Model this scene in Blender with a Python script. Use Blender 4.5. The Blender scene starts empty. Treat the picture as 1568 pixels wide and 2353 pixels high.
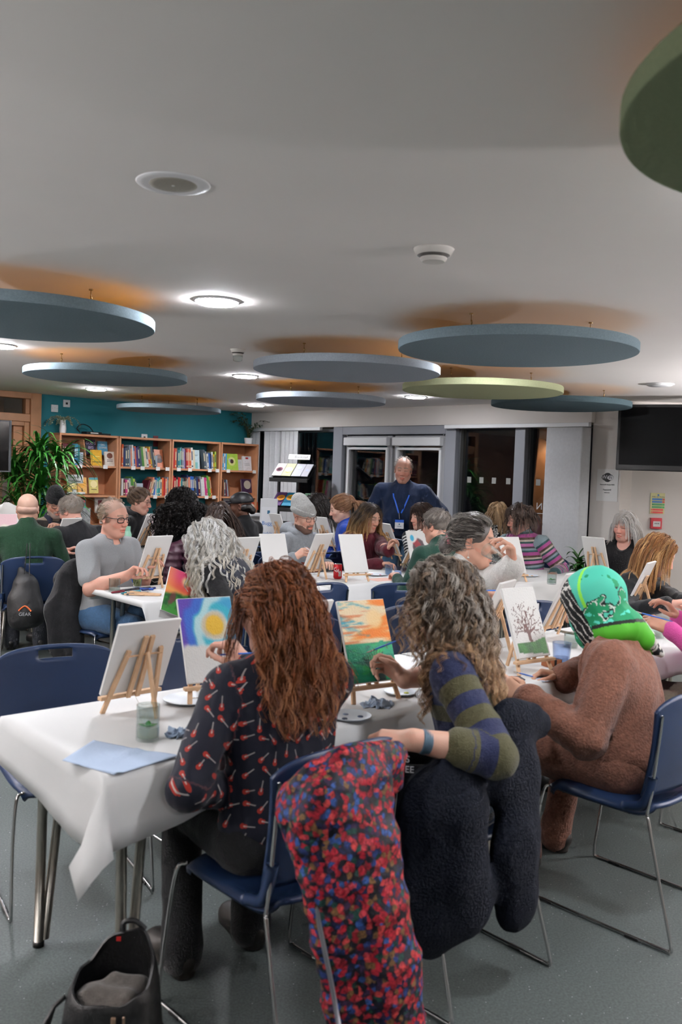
import bpy, bmesh, math, random
import numpy as np
from mathutils import Vector, Matrix
random.seed(7); np.random.seed(7)
PI = math.pi
COL = bpy.context.scene.collection

# ------------------------------------------------------------- camera model (image taken as 1568 x 2353)
FPX, PITCH, ROLL, HC = 2056.0, -0.0447, 0.036, 1.55
_cp, _sp, _cr, _sr = math.cos(PITCH), math.sin(PITCH), math.cos(ROLL), math.sin(ROLL)
RCAM = np.array([[_cr, _sr, 0], [-_sr, _cr, 0], [0, 0, 1]]) @ np.array([[1, 0, 0], [0, -_sp, _cp], [0, _cp, _sp]])
def ray(px, py): return RCAM.T @ np.array([(px - 784) / FPX, (1176.5 - py) / FPX, 1.0])
def at(px, py, Y):
    d = ray(px, py); return Vector((np.array([0, 0, HC]) + d * (Y / d[1])).tolist())
def atz(px, py, z):
    d = ray(px, py); return Vector((np.array([0, 0, HC]) + d * ((z - HC) / d[2])).tolist())

# ------------------------------------------------------------- linking and tagging
def link(o, parent=None):
    COL.objects.link(o)
    if parent is not None: o.parent = parent
    return o
def tag(o, label=None, cat=None, group=None, kind=None):
    if label: o['label'] = label
    if cat: o['category'] = cat
    if group: o['group'] = group
    if kind: o['kind'] = kind
    return o
def thing(name, label, cat, loc=(0, 0, 0), rz=0, group=None):
    o = bpy.data.objects.new(name, None); o.empty_display_size = 0.1
    link(o); o.location = loc; o.rotation_euler = (0, 0, rz)
    return tag(o, label, cat, group)
def copy_tree(o, parent=None):
    c = o.copy(); link(c)
    if parent is not None: c.parent = parent
    for ch in list(o.children): copy_tree(ch, c)
    return c

# ------------------------------------------------------------- colours and materials
def lin(v): return v / 12.92 if v <= .04045 else ((v + .055) / 1.055) ** 2.4
def C(s, a=1.0):
    if not isinstance(s, str): return tuple(s) if len(s) == 4 else (*s, a)
    s = s.lstrip('#'); s = ''.join(c * 2 for c in s) if len(s) == 3 else s
    return tuple(lin(int(s[i:i + 2], 16) / 255) for i in (0, 2, 4)) + (a,)
_M = {}
def newmat(name):
    m = bpy.data.materials.new(name); m.use_nodes = True
    nt = m.node_tree; return m, nt, nt.nodes['Principled BSDF']
def setp(b, **k):
    names = dict(color='Base Color', rough='Roughness', metal='Metallic', spec='Specular IOR Level', trans='Transmission Weight', ior='IOR',
                 sheen='Sheen Weight', coat='Coat Weight', em='Emission Color', es='Emission Strength', alpha='Alpha', sss='Subsurface Weight')
    for a, v in k.items(): b.inputs[names[a]].default_value = v
def mat(key, color='#808080', rough=.5, metal=0, spec=.5, noise=None, bump=None, **k):
    """plain material; noise=(scale, amount) mottles the colour, bump=(scale, strength)."""
    if key in _M: return _M[key]
    m, nt, b = newmat(key); setp(b, color=C(color), rough=rough, metal=metal, spec=spec, **k)
    N, L = nt.nodes, nt.links
    if noise or bump: tc = N.new('ShaderNodeTexCoord')
    if noise:
        t = N.new('ShaderNodeTexNoise'); t.inputs['Scale'].default_value = noise[0]; t.inputs['Detail'].default_value = 4
        L.new(tc.outputs['Object'], t.inputs['Vector'])
        mr = N.new('ShaderNodeMapRange'); mr.inputs[1].default_value = .3; mr.inputs[2].default_value = .7
        mr.inputs[3].default_value = 1 - noise[1]; mr.inputs[4].default_value = 1 + noise[1]
        L.new(t.outputs['Fac'], mr.inputs[0])
        mx = N.new('ShaderNodeVectorMath'); mx.operation = 'SCALE'; mx.inputs[0].default_value = C(color)[:3]
        L.new(mr.outputs[0], mx.inputs['Scale']); L.new(mx.outputs[0], b.inputs['Base Color'])
    if bump:
        t2 = N.new('ShaderNodeTexNoise'); t2.inputs['Scale'].default_value = bump[0]; t2.inputs['Detail'].default_value = 3
        L.new(tc.outputs['Object'], t2.inputs['Vector'])
        bp = N.new('ShaderNodeBump'); bp.inputs['Strength'].default_value = bump[1]; bp.inputs['Distance'].default_value = .01
        L.new(t2.outputs['Fac'], bp.inputs['Height']); L.new(bp.outputs[0], b.inputs['Normal'])
    _M[key] = m; return m
def cloth(key, color, noise=(60, .12), bump=(180, .35), rough=.9, sheen=.15):
    return mat(key, color, rough=rough, spec=.15, noise=noise, bump=bump, sheen=sheen)
def attr_mat(key, rough=.6, spec=.3, bump=None, attr='Col', **k):
    if key in _M: return _M[key]
    m, nt, b = newmat(key); setp(b, rough=rough, spec=spec, **k)
    a = nt.nodes.new('ShaderNodeAttribute'); a.attribute_name = attr
    nt.links.new(a.outputs['Color'], b.inputs['Base Color'])
    if bump:
        tc = nt.nodes.new('ShaderNodeTexCoord')
        t2 = nt.nodes.new('ShaderNodeTexNoise'); t2.inputs['Scale'].default_value = bump[0]
        nt.links.new(tc.outputs['Object'], t2.inputs['Vector'])
        bp = nt.nodes.new('ShaderNodeBump'); bp.inputs['Strength'].default_value = bump[1]; bp.inputs['Distance'].default_value = .01
        nt.links.new(t2.outputs['Fac'], bp.inputs['Height']); nt.links.new(bp.outputs[0], b.inputs['Normal'])
    _M[key] = m; return m
def stripe_mat(key, cols, period, soft=.0, rough=.9):
    """knit stripes driven by the float attribute S (metres along limb); cols = [(width, colour), ...]"""
    if key in _M: return _M[key]
    m, nt, b = newmat(key); setp(b, rough=rough, spec=.15, sheen=.15)
    N, L = nt.nodes, nt.links
    a = N.new('ShaderNodeAttribute'); a.attribute_name = 'S'
    d = N.new('ShaderNodeMath'); d.operation = 'DIVIDE'; d.inputs[1].default_value = period; L.new(a.outputs['Fac'], d.inputs[0])
    f = N.new('ShaderNodeMath'); f.operation = 'FRACT'; L.new(d.outputs[0], f.inputs[0])
    r = N.new('ShaderNodeValToRGB'); r.color_ramp.interpolation = 'CONSTANT'; L.new(f.outputs[0], r.inputs[0])
    tot = sum(w for w, _ in cols); e = r.color_ramp.elements; pos = 0
    for i, (w, c) in enumerate(cols):
        el = e[i] if i < 2 else e.new(pos / tot)
        el.position = pos / tot; el.color = C(c); pos += w
    if len(cols) < 2: e.remove(e[1])
    tc = N.new('ShaderNodeTexCoord'); t = N.new('ShaderNodeTexNoise'); t.inputs['Scale'].default_value = 220
    L.new(tc.outputs['Object'], t.inputs['Vector'])
    bp = N.new('ShaderNodeBump'); bp.inputs['Strength'].default_value = .4; bp.inputs['Distance'].default_value = .01
    L.new(t.outputs['Fac'], bp.inputs['Height']); L.new(bp.outputs[0], b.inputs['Normal'])
    L.new(r.outputs[0], b.inputs['Base Color']); _M[key] = m; return m
def emit(key, color, strength):
    if key in _M: return _M[key]
    m, nt, b = newmat(key); setp(b, color=(0, 0, 0, 1), em=C(color), es=strength); _M[key] = m; return m
def glass(key, color='#ffffff', rough=0.02, ior=1.45):
    if key in _M: return _M[key]
    m, nt, b = newmat(key); setp(b, color=C(color), rough=rough, trans=1, ior=ior, spec=.5); _M[key] = m; return m

# ------------------------------------------------------------- mesh helpers
def mesh_obj(name, verts, faces, m=None, parent=None, smooth=False, attrs=None, mats=None, fmat=None):
    me = bpy.data.meshes.new(name)
    verts = np.asarray(verts, dtype=np.float32).reshape(-1, 3)
    if isinstance(faces, np.ndarray):
        n, k = faces.shape
        me.vertices.add(len(verts)); me.vertices.foreach_set('co', verts.ravel())
        me.loops.add(n * k); me.loops.foreach_set('vertex_index', faces.astype(np.int32).ravel())
        me.polygons.add(n); me.polygons.foreach_set('loop_start', np.arange(0, n * k, k, dtype=np.int32))
        me.polygons.foreach_set('loop_total', np.full(n, k, dtype=np.int32))
        me.update(calc_edges=True)
    else:
        me.from_pydata(verts.tolist(), [], [list(f) for f in faces]); me.update()
    me.validate()
    if smooth: me.polygons.foreach_set('use_smooth', np.ones(len(me.polygons), dtype=bool))
    for mm in (mats or ([m] if m else [])): me.materials.append(mm)
    if fmat is not None: me.polygons.foreach_set('material_index', np.asarray(fmat, dtype=np.int32))
    for an, (kind, data) in (attrs or {}).items():
        at_ = me.attributes.new(an, kind, 'POINT')
        at_.data.foreach_set({'FLOAT': 'value', 'FLOAT_VECTOR': 'vector', 'FLOAT_COLOR': 'color'}[kind], np.asarray(data, dtype=np.float32).ravel())
    o = bpy.data.objects.new(name, me); return link(o, parent)
class MB:
    """collects boxes, tubes, discs, lathes and grids into one mesh"""
    def __init__(s): s.v = []; s.f = []; s.mi = []; s.cur = 0
    def add(s, vs, fs):
        b = len(s.v); s.v += [tuple(map(float, p)) for p in vs]; s.f += [tuple(b + i for i in f) for f in fs]; s.mi += [s.cur] * len(fs); return s
    def box(s, c, size, M=None):
        x, y, z = [d / 2 for d in size]; c = Vector(c)
        vs = [Vector((sx * x, sy * y, sz * z)) for sz in (-1, 1) for sy in (-1, 1) for sx in (-1, 1)]
        vs = [c + (M @ p if M else p) for p in vs]
        return s.add(vs, [(0, 2, 3, 1), (4, 5, 7, 6), (0, 1, 5, 4), (2, 6, 7, 3), (0, 4, 6, 2), (1, 3, 7, 5)])
    def bar(s, a, b, w, h, up=(0, 0, 1)):
        a, b = Vector(a), Vector(b); d = (b - a); L = d.length; d.normalize(); u = Vector(up)
        x = d.cross(u); x = x.normalized() if x.length > 1e-5 else Vector((1, 0, 0)); z = x.cross(d).normalized()
        M = Matrix((x, d, z)).transposed(); return s.box((a + b) / 2, (w, L, h), M)
    def tube(s, pts, r, n=8, closed=False, cap=True):
        pts = [Vector(p) for p in pts]; N = len(pts); rs = r if hasattr(r, '__len__') else [r] * N
        rings = []; prev = None
        for i, p in enumerate(pts):
            if closed: d = pts[(i + 1) % N] - pts[i - 1]
            else: d = pts[min(i + 1, N - 1)] - pts[max(i - 1, 0)]
            d.normalize()
            if prev is None:
                u = d.cross(Vector((0, 0, 1)));  u = u if u.length > .05 else d.cross(Vector((1, 0, 0)))
            else: u = prev - d * prev.dot(d)
            u.normalize(); prev = u; w = d.cross(u)
            rings.append([p + (u * math.cos(2 * PI * k / n) + w * math.sin(2 * PI * k / n)) * rs[i] for k in range(n)])
        fs = []
        for i in range(N if closed else N - 1):
            j = (i + 1) % N
            for k in range(n): fs.append((i * n + k, j * n + k, j * n + (k + 1) % n, i * n + (k + 1) % n)[::-1])
        if cap and not closed: fs += [tuple(range(n)), tuple(range((N - 1) * n, N * n))[::-1]]
        return s.add([q for r_ in rings for q in r_], fs)
    def lathe(s, prof, c=(0, 0, 0), n=24, M=None):
        c = Vector(c); vs = []; fs = []
        for r, z in prof:
            for k in range(n):
                p = Vector((r * math.cos(2 * PI * k / n), r * math.sin(2 * PI * k / n), z)); vs.append(c + (M @ p if M else p))
        for i in range(len(prof) - 1):
            for k in range(n): fs.append((i * n + k, i * n + (k + 1) % n, (i + 1) * n + (k + 1) % n, (i + 1) * n + k))
        if prof[0][0] > 1e-6: fs.append(tuple(range(n))[::-1])
        if prof[-1][0] > 1e-6: fs.append(tuple(range((len(prof) - 1) * n, len(prof) * n)))
        return s.add(vs, fs)
    def prism(s, poly, z0, z1, M=None, o=(0, 0, 0)):
        o = Vector(o); n = len(poly)
        vs = [Vector((x, y, z0)) for x, y in poly] + [Vector((x, y, z1)) for x, y in poly]
        vs = [o + (M @ p if M else p) for p in vs]
        return s.add(vs, [tuple(range(n))[::-1], tuple(range(n, 2 * n))] + [(i, (i + 1) % n, n + (i + 1) % n, n + i) for i in range(n)])
    def grid(s, P, flip=False, closed_u=False):
        """P: array (nu, nv, 3)"""
        P = np.asarray(P); nu, nv = P.shape[:2]; fs = []
        for i in range(nu if closed_u else nu - 1):
            for j in range(nv - 1):
                q = (i * nv + j, ((i + 1) % nu) * nv + j, ((i + 1) % nu) * nv + j + 1, i * nv + j + 1); fs.append(q[::-1] if flip else q)
        return s.add(P.reshape(-1, 3), fs)
    def build(s, name, m, parent=None, smooth=False, bevel=0, loc=None, mats=None, angle=None):
        o = mesh_obj(name, s.v, s.f, m, parent, smooth, mats=mats, fmat=s.mi if mats else None)
        if bevel:
            b = o.modifiers.new('Bevel', 'BEVEL'); b.width = bevel; b.segments = 2; b.limit_method = 'ANGLE'
        if angle and smooth:
            bm = bmesh.new(); bm.from_mesh(o.data)
            for e in bm.edges:
                if len(e.link_faces) == 2 and e.calc_face_angle(0) > math.radians(angle): e.smooth = False
            bm.to_mesh(o.data); bm.free()
        if loc is not None: o.location = loc
        return o
def solid(o, t, off=0):
    m = o.modifiers.new('Solidify', 'SOLIDIFY'); m.thickness = t; m.offset = off; return o
def text_mesh(name, s, size, M, m, parent=None, depth=.0006, align='CENTER'):
    cu = bpy.data.curves.new(name, 'FONT'); cu.body = s; cu.size = size; cu.align_x = align; cu.align_y = 'CENTER'; cu.extrude = depth; cu.resolution_u = 3
    tmp = bpy.data.objects.new('tmp_text', cu); COL.objects.link(tmp)
    dg = bpy.context.evaluated_depsgraph_get(); me = bpy.data.meshes.new_from_object(tmp.evaluated_get(dg))
    bpy.data.objects.remove(tmp); bpy.data.curves.remove(cu); me.name = name
    me.transform(M); me.materials.clear(); me.materials.append(m)
    return link(bpy.data.objects.new(name, me), parent)
def frame(o, x, y, z):
    """4x4 from origin and three axes"""
    M = Matrix.Identity(4)
    for i, a in enumerate((x, y, z)):
        for j in range(3): M[j][i] = a[j]
    for j in range(3): M[j][3] = o[j]
    return M
def catmull(pts, n=8):
    P = [Vector(p) for p in pts]; P = [P[0] * 2 - P[1]] + P + [P[-1] * 2 - P[-2]]; out = []
    for i in range(1, len(P) - 2):
        for k in range(n):
            t = k / n; a, b, c, d = P[i - 1], P[i], P[i + 1], P[i + 2]
            out.append(.5 * (2 * b + (c - a) * t + (2 * a - 5 * b + 4 * c - d) * t * t + (3 * b - 3 * c + d - a) * t ** 3))
    out.append(P[-2]); return out
# ------------------------------------------------------------- implicit surfaces: blend capsules and ellipsoids into one skin
def wnoise(p, scale, seed=0, oct=3):
    rs = np.random.RandomState(seed); out = np.zeros(len(p)); amp = 1.0
    q = p * scale
    for o in range(oct):
        W = rs.randn(5, 3); ph = rs.rand(5) * 6.28
        warp = np.sin(q @ rs.randn(3, 3) * .7 + rs.rand(3) * 6) * .6
        out += amp * np.sin((q + warp) @ W.T + ph).sum(1) / 3.2
        q = q * 2.03; amp *= .5
    return out / 1.75
class SDF:
    def __init__(s, res=.006): s.res = res; s.p = []
    def cap(s, a, b, ra, rb=None, k=.02, g=0, op='u'):
        s.p.append(('c', np.array(a, float), np.array(b, float), ra, ra if rb is None else rb, k, g, op)); return s
    def ell(s, c, r, R=None, k=.02, g=0, op='u'):
        s.p.append(('e', np.array(c, float), np.array(r, float), np.eye(3) if R is None else np.array(R, float), None, k, g, op)); return s
    def box(s, c, h, R=None, rad=.01, k=.02, g=0, op='u'):
        s.p.append(('b', np.array(c, float), np.array(h, float), np.eye(3) if R is None else np.array(R, float), rad, k, g, op)); return s
    def dist(s, pr, P):
        if pr[0] == 'c':
            a, b, ra, rb = pr[1:5]; ab = b - a; t = np.clip((P - a) @ ab / max(ab @ ab, 1e-12), 0, 1)
            return np.linalg.norm(P - a - t[:, None] * ab, axis=1) - (ra + (rb - ra) * t)
        q = (P - pr[1]) @ pr[3]
        if pr[0] == 'e':
            k0 = np.linalg.norm(q / pr[2], axis=1); k1 = np.linalg.norm(q / pr[2] ** 2, axis=1)
            return k0 * (k0 - 1) / np.maximum(k1, 1e-9)
        d = np.abs(q) - (pr[2] - pr[4])
        return np.linalg.norm(np.maximum(d, 0), axis=1) + np.minimum(d.max(1), 0) - pr[4]
    def bounds(s, pr):
        if pr[0] == 'c':
            r = max(pr[3], pr[4]); return np.minimum(pr[1], pr[2]) - r, np.maximum(pr[1], pr[2]) + r
        e = (np.abs(pr[3]) * pr[2]).sum(1) if pr[0] == 'b' else np.sqrt(((pr[3] * pr[2]) ** 2).sum(1))
        return pr[1] - e, pr[1] + e
    def mesh(s, noise=None, taper=None):
        res = s.res; adds = [p for p in s.p if p[7] == 'u']
        lo = np.min([s.bounds(p)[0] for p in adds], axis=0) - .03; hi = np.max([s.bounds(p)[1] for p in adds], axis=0) + .03
        n = np.ceil((hi - lo) / res).astype(int) + 1
        F = np.full(n, .08, dtype=np.float32)
        for pr in s.p:
            k = pr[5]; m = max(k, 3 * res) + res * 2; b0, b1 = s.bounds(pr)
            i0 = np.clip(np.floor((b0 - m - lo) / res).astype(int), 0, n); i1 = np.clip(np.ceil((b1 + m - lo) / res).astype(int) + 1, 0, n)
            if (i1 <= i0).any(): continue
            ax = [lo[j] + res * np.arange(i0[j], i1[j]) for j in range(3)]
            P = np.stack(np.meshgrid(*ax, indexing='ij'), -1).reshape(-1, 3)
            d = s.dist(pr, P).astype(np.float32).reshape(i1 - i0)
            sl = tuple(slice(i0[j], i1[j]) for j in range(3)); A = F[sl]
            if pr[7] == 'u':
                h = np.maximum(k - np.abs(A - d), 0) / k; F[sl] = np.minimum(A, d) - h * h * k * .25
            else:
                d = -d; h = np.maximum(k - np.abs(A - d), 0) / k; F[sl] = np.maximum(A, d) + h * h * k * .25
        if noise is not None:
            near = np.argwhere(np.abs(F) < .04)
            P = lo + near * res
            F[near[:, 0], near[:, 1], near[:, 2]] += noise(P).astype(np.float32)
        neg = F < 0
        c = [neg[i:n[0] - 1 + i, j:n[1] - 1 + j, k:n[2] - 1 + k] for i in (0, 1) for j in (0, 1) for k in (0, 1)]
        allv = c[0].copy(); anyv = c[0].copy()
        for q in c[1:]: allv &= q; anyv |= q
        act = np.argwhere(anyv & ~allv)
        idx = np.full(np.array(n) - 1, -1, dtype=np.int32); idx[act[:, 0], act[:, 1], act[:, 2]] = np.arange(len(act))
        off = np.array([(i, j, k) for i in (0, 1) for j in (0, 1) for k in (0, 1)])
        val = np.stack([F[act[:, 0] + o[0], act[:, 1] + o[1], act[:, 2] + o[2]] for o in off], 1)
        acc = np.zeros((len(act), 3)); cnt = np.zeros(len(act))
        for a in range(8):
            for b in range(a + 1, 8):
                if np.abs(off[a] - off[b]).sum() != 1: continue
                cr = (val[:, a] < 0) != (val[:, b] < 0)
                t = np.where(cr, val[:, a] / np.where(cr, val[:, a] - val[:, b], 1), 0)
                p = off[a] + t[:, None] * (off[b] - off[a]); acc += p * cr[:, None]; cnt += cr
        V = lo + (act + acc / cnt[:, None]) * res
        faces = []
        for ax in range(3):
            a2, a3 = (ax + 1) % 3, (ax + 2) % 3
            sl0 = [slice(None)] * 3; sl1 = [slice(None)] * 3; sl0[ax] = slice(0, -1); sl1[ax] = slice(1, None)
            e0, e1 = neg[tuple(sl0)], neg[tuple(sl1)]
            for flip, E in ((0, e0 & ~e1), (1, ~e0 & e1)):
                P = np.argwhere(E); P = P[(P[:, a2] > 0) & (P[:, a3] > 0) & (P[:, a2] < n[a2] - 1) & (P[:, a3] < n[a3] - 1)]
                q = []
                for d2, d3 in ((1, 1), (0, 1), (0, 0), (1, 0)):
                    Q = P.copy(); Q[:, a2] -= d2; Q[:, a3] -= d3; q.append(idx[Q[:, 0], Q[:, 1], Q[:, 2]])
                f = np.stack(q, 1); faces.append(f[:, ::-1] if flip else f)
        return V, np.concatenate(faces)
    def nearest(s, V, groups=None):
        """index of nearest primitive and position along it for each vertex"""
        best = np.full(len(V), 1e9); bi = np.zeros(len(V), int); bt = np.zeros(len(V))
        for i, pr in enumerate(s.p):
            if pr[7] != 'u': continue
            d = s.dist(pr, V); m = d < best
            if pr[0] == 'c':
                ab = pr[2] - pr[1]; t = np.clip((V - pr[1]) @ ab / max(ab @ ab, 1e-12), 0, 1)
            else: t = np.zeros(len(V))
            best[m] = d[m]; bi[m] = i; bt[m] = t[m]
        return bi, bt
# ------------------------------------------------------------- people
def RZ(d): a = math.radians(d); return np.array([[math.cos(a), -math.sin(a), 0], [math.sin(a), math.cos(a), 0], [0, 0, 1]])
def RX(d): a = math.radians(d); return np.array([[1, 0, 0], [0, math.cos(a), -math.sin(a)], [0, math.sin(a), math.cos(a)]])
def RY(d): a = math.radians(d); return np.array([[math.cos(a), 0, math.sin(a)], [0, 1, 0], [-math.sin(a), 0, math.cos(a)]])
def nrm(v): v = np.array(v, float); return v / max(np.linalg.norm(v), 1e-9)
def L3(s): return np.array(C(s)[:3])

SKIN = attr_mat('skin', rough=.5, spec=.35, bump=(350, .12))
HAIRM = attr_mat('hair_strands', rough=.42, spec=.45)
EYEM = attr_mat('eyeball', rough=.15, spec=.5)
def fac_facing(nt, mix, f0, k, p=2.5):
    lw = nt.nodes.new('ShaderNodeLayerWeight'); lw.inputs[0].default_value = .5; pw = nt.nodes.new('ShaderNodeMath'); pw.operation = 'POWER'; pw.inputs[1].default_value = p
    ma = nt.nodes.new('ShaderNodeMath'); ma.operation = 'MULTIPLY_ADD'; ma.inputs[1].default_value = k; ma.inputs[2].default_value = f0
    nt.links.new(lw.outputs['Facing'], pw.inputs[0]); nt.links.new(pw.outputs[0], ma.inputs[0]); nt.links.new(ma.outputs[0], mix.inputs[0])
def lens_mat():
    if 'lens' in _M: return _M['lens']
    m = bpy.data.materials.new('lens'); m.use_nodes = True; nt = m.node_tree; nt.nodes.clear()
    o = nt.nodes.new('ShaderNodeOutputMaterial'); t = nt.nodes.new('ShaderNodeBsdfTransparent'); g = nt.nodes.new('ShaderNodeBsdfGlossy'); g.inputs['Roughness'].default_value = .05
    x = nt.nodes.new('ShaderNodeMixShader'); fac_facing(nt, x, .03, .5); nt.links.new(t.outputs[0], x.inputs[1]); nt.links.new(g.outputs[0], x.inputs[2]); nt.links.new(x.outputs[0], o.inputs[0])
    _M['lens'] = m; return m

def hand(sd, W, d, n, sgn, hs=1.0, curl=(25, 30, 20), index=None, thumb=.4, k=.004):
    """W wrist, d pointing direction, n palm normal, sgn +1 right hand / -1 left hand"""
    d = nrm(d); n = nrm(n - d * np.dot(n, d)); t = -np.cross(n, d) * sgn; W = np.array(W)
    lat = (.030, .0105, -.0095, -.028); kn = (.088, .092, .087, .078)
    seg = ((.042, .026, .020), (.046, .029, .021), (.042, .027, .020), (.033, .021, .018))
    for i in range(4):
        K = W + (d * kn[i] + t * lat[i]) * hs
        sd.cap(W + (d * .012 + t * lat[i] * .55) * hs, K, .0145 * hs, .0115 * hs, k=.014, g=9)
        a = 0; p = K; r = (.0094, .0086, .0078, .0068); cu = index if (i == 0 and index) else tuple(c * (1 + .12 * (i - 1)) for c in curl)
        for j in range(3):
            a += math.radians(cu[j]); dd = d * math.cos(a) + n * math.sin(a) + t * (.05 * (1.5 - i)) * (1 if j == 0 else .4)
            e = p + nrm(dd) * seg[i][j] * hs; sd.cap(p, e, r[j] * hs * (.92 if i == 3 else 1), r[j + 1] * hs * (.92 if i == 3 else 1), k=k, g=9); p = e
    p = W + (d * .022 + t * .020 + n * .006) * hs
    for L_, v, r0, r1 in ((.044, d * .62 + t * (.75 - thumb * .4) + n * (.35 + thumb * .3), .0145, .0115), (.033, d * .85 + t * (.25 - thumb * .5) + n * (.3 + thumb * .4), .0108, .0095), (.027, d * .9 + t * (.05 - thumb * .5) + n * (.2 + thumb * .3), .0095, .0075)):
        e = p + nrm(v) * L_ * hs; sd.cap(p, e, r0 * hs, r1 * hs, k=.006, g=9); p = e

class Person: pass
def ik(S, Wt, l1, l2, pole):
    v = Wt - S; D = np.linalg.norm(v); D2 = min(D, (l1 + l2) * .995); u = v / max(D, 1e-6)
    W2 = S + u * D2; a = (l1 * l1 - l2 * l2 + D2 * D2) / (2 * D2); h = math.sqrt(max(l1 * l1 - a * a, 0))
    q = nrm(pole - u * np.dot(pole, u)); return S + u * a + q * h, W2

def person(label, pos, face, s=1.0, lean=8, side=0, twist=0, head=(0, 10, 0), seat=.545, stand=False, sw=.17, fat=0.0, girth=1.08,
           skin='#c99a82', lips=None, brow='#4a3a30', beard=None, stub=None, hands=None, poles=None, hdir=None, palm=None, curl=None, idx=None,
           top=('#333333', 'jumper'), topname='jumper', sleeve=1.0, topmat=None, neckline=.0, legs='#22252b', legmat=None, shoe='#151515', feet=None, res=.0055, headres=None,
           lids=.6, glasses=None, hs=1.0, wr=1.0, wrinkle=.006, knees=None, cat='person', legname='trousers', neckfwd=0, torsolen=1.0, wpoles=None):
    P = Person(); P.root = thing('person', label, cat, (pos[0], pos[1], 0))
    R0 = RZ(face - 90); U = RZ(face - 90 + twist) @ RX(-lean) @ RY(side); Uh = RZ(face - 90 + twist * .5) @ RX(-lean * .5) @ RY(side * .5)
    H = RZ(face - 90 + twist + head[0]) @ RX(-head[1]) @ RY(head[2])
    hz = seat if not stand else .93 * s
    tl = s * torsolen
    pel = np.array([0, 0, hz]); waist = pel + Uh @ [0, 0, .17 * tl]; chest = waist + U @ [0, .0, .15 * tl]; neck = waist + U @ [0, -.015, .315 * tl]
    Hc = neck + (U @ [0, .02 + neckfwd, .055 * s]) + H @ [0, .012, .075 * s]
    P.U, P.H, P.Hc, P.neck, P.chest, P.waist, P.pel, P.s, P.hs, P.R0 = U, H, Hc, neck, chest, waist, pel, s, s * hs, R0
    o3 = np.array([pos[0], pos[1], 0.0]); P.o3 = o3
    h_ = s * hs
    hl = lambda p: Hc + H @ (np.array(p, float) * h_)
    P.hl = hl
    sd = SDF(res)
    # torso (slim, clothing lies over it)
    sd.ell(pel, (.15 * girth * s, (.10 + fat * .5) * s, .11 * s), R0, k=.05); sd.ell(waist + U @ [0, fat * .5, 0], (.125 * girth * s, (.085 + fat) * s, .15 * s), Uh, k=.06)
    sd.ell(chest, (.14 * girth * s, (.092 + fat * .4) * s, .16 * s), U, k=.06)
    sh = {}
    for g_, q in ((1, 1), (-1, -1)):
        sh[g_] = waist + U @ [g_ * sw * s, -.005, .240 * tl]
    for q in (1, -1): sd.cap(neck - U @ [0, 0, .045], sh[q] - U @ [q * .01, 0, 0], .050 * s, .046 * s, k=.04)
    sd.cap(neck - U @ [0, 0, .03], hl((0, -.022, -.05)), .058 * s, .054 * h_, k=.03)
    # head
    ks = .02
    sd.ell(hl((0, -.012, .035)), np.array((.076, .096, .085)) * h_, H, k=.02); sd.ell(hl((0, .020, -.035)), np.array((.061, .070, .084)) * h_, H, k=.03)
    sd.ell(hl((0, .060, -.094)), np.array((.026, .022, .020)) * h_, H, k=.03)
    for q in (1, -1):
        sd.cap(hl((q * .052, -.005, -.052)), hl((q * .022, .052, -.094)), .021 * h_, .017 * h_, k=.03)
        sd.ell(hl((q * .040, .056, -.022)), np.array((.024, .020, .020)) * h_, H, k=.03)
        sd.ell(hl((q * .031, .096, .012)), np.array((.019, .022, .013)) * h_, H, k=.016, op='s')
        sd.ell(hl((q * .031, .0665, .0175 - .006 * lids)), np.array((.0155, .0145, .006 + .008 * lids)) * h_, H, k=.006)
        sd.ell(hl((q * .031, .067, -.002)), np.array((.015, .013, .006)) * h_, H, k=.008)
        Re = H @ RZ(-q * 18)
        sd.ell(hl((q * .079, -.012, -.004)), np.array((.008, .019, .031)) * h_, Re, k=.008); sd.ell(hl((q * .086, -.006, -.002)), np.array((.008, .010, .017)) * h_, Re, k=.006, op='s')
    sd.cap(hl((-.034, .072, .029)), hl((.034, .072, .029)), .0125 * h_, k=.02)
    sd.cap(hl((0, .082, .016)), hl((0, .104, -.024)), .0085 * h_, .0125 * h_, k=.014)
    for q in (1, -1): sd.ell(hl((q * .0125, .095, -.029)), np.array((.009, .011, .0085)) * h_, H, k=.008)
    sd.ell(hl((0, .086, -.057)), np.array((.024, .011, .0065)) * h_, H, k=.008); sd.ell(hl((0, .085, -.070)), np.array((.020, .011, .0075)) * h_, H, k=.008)
    sd.box(hl((0, .098, -.0635)), np.array((.019, .012, .0014)) * h_, H, rad=.001, k=.003, op='s')
    # arms and hands
    P.W = {}; P.E = {}; P.sh = sh; P.hd = {}
    l1, l2 = .285 * s, .25 * s
    for g_, key in ((1, 'R'), (-1, 'L')):
        tgt = (hands or {}).get(key)
        if tgt is None: tgt = (pel + R0 @ [g_ * .20, .30, .22]) if not stand else (pel + R0 @ [g_ * .26, .06, -.10])
        else: tgt = np.array(tgt) - o3
        pole = U @ np.array((poles or {}).get(key, (g_ * .55, -.35, -1.0)), float)
        if wpoles and key in wpoles: pole = np.array(wpoles[key], float)
        E, W = ik(sh[g_], tgt, l1, l2, pole)
        fd = nrm(W - E); hd = np.array((hdir or {}).get(key, fd), float); pn = np.array((palm or {}).get(key, (0, 0, -1)), float)
        sd.cap(sh[g_], E, .044 * s * wr, .037 * s * wr, k=.03, g=1); sd.cap(E, E + fd * .09 * s, .037 * s * wr, .041 * s * wr, k=.02, g=2); sd.cap(E + fd * .09 * s, W, .041 * s * wr, .0265 * s * wr, k=.02, g=2)
        sd.cap(W, W + nrm(hd) * .02 * s, .0255 * s, .021 * s, k=.016, g=9)
        hand(sd, W, hd, pn, g_, s * .98, (curl or {}).get(key, (28, 34, 22)), (idx or {}).get(key))
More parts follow.
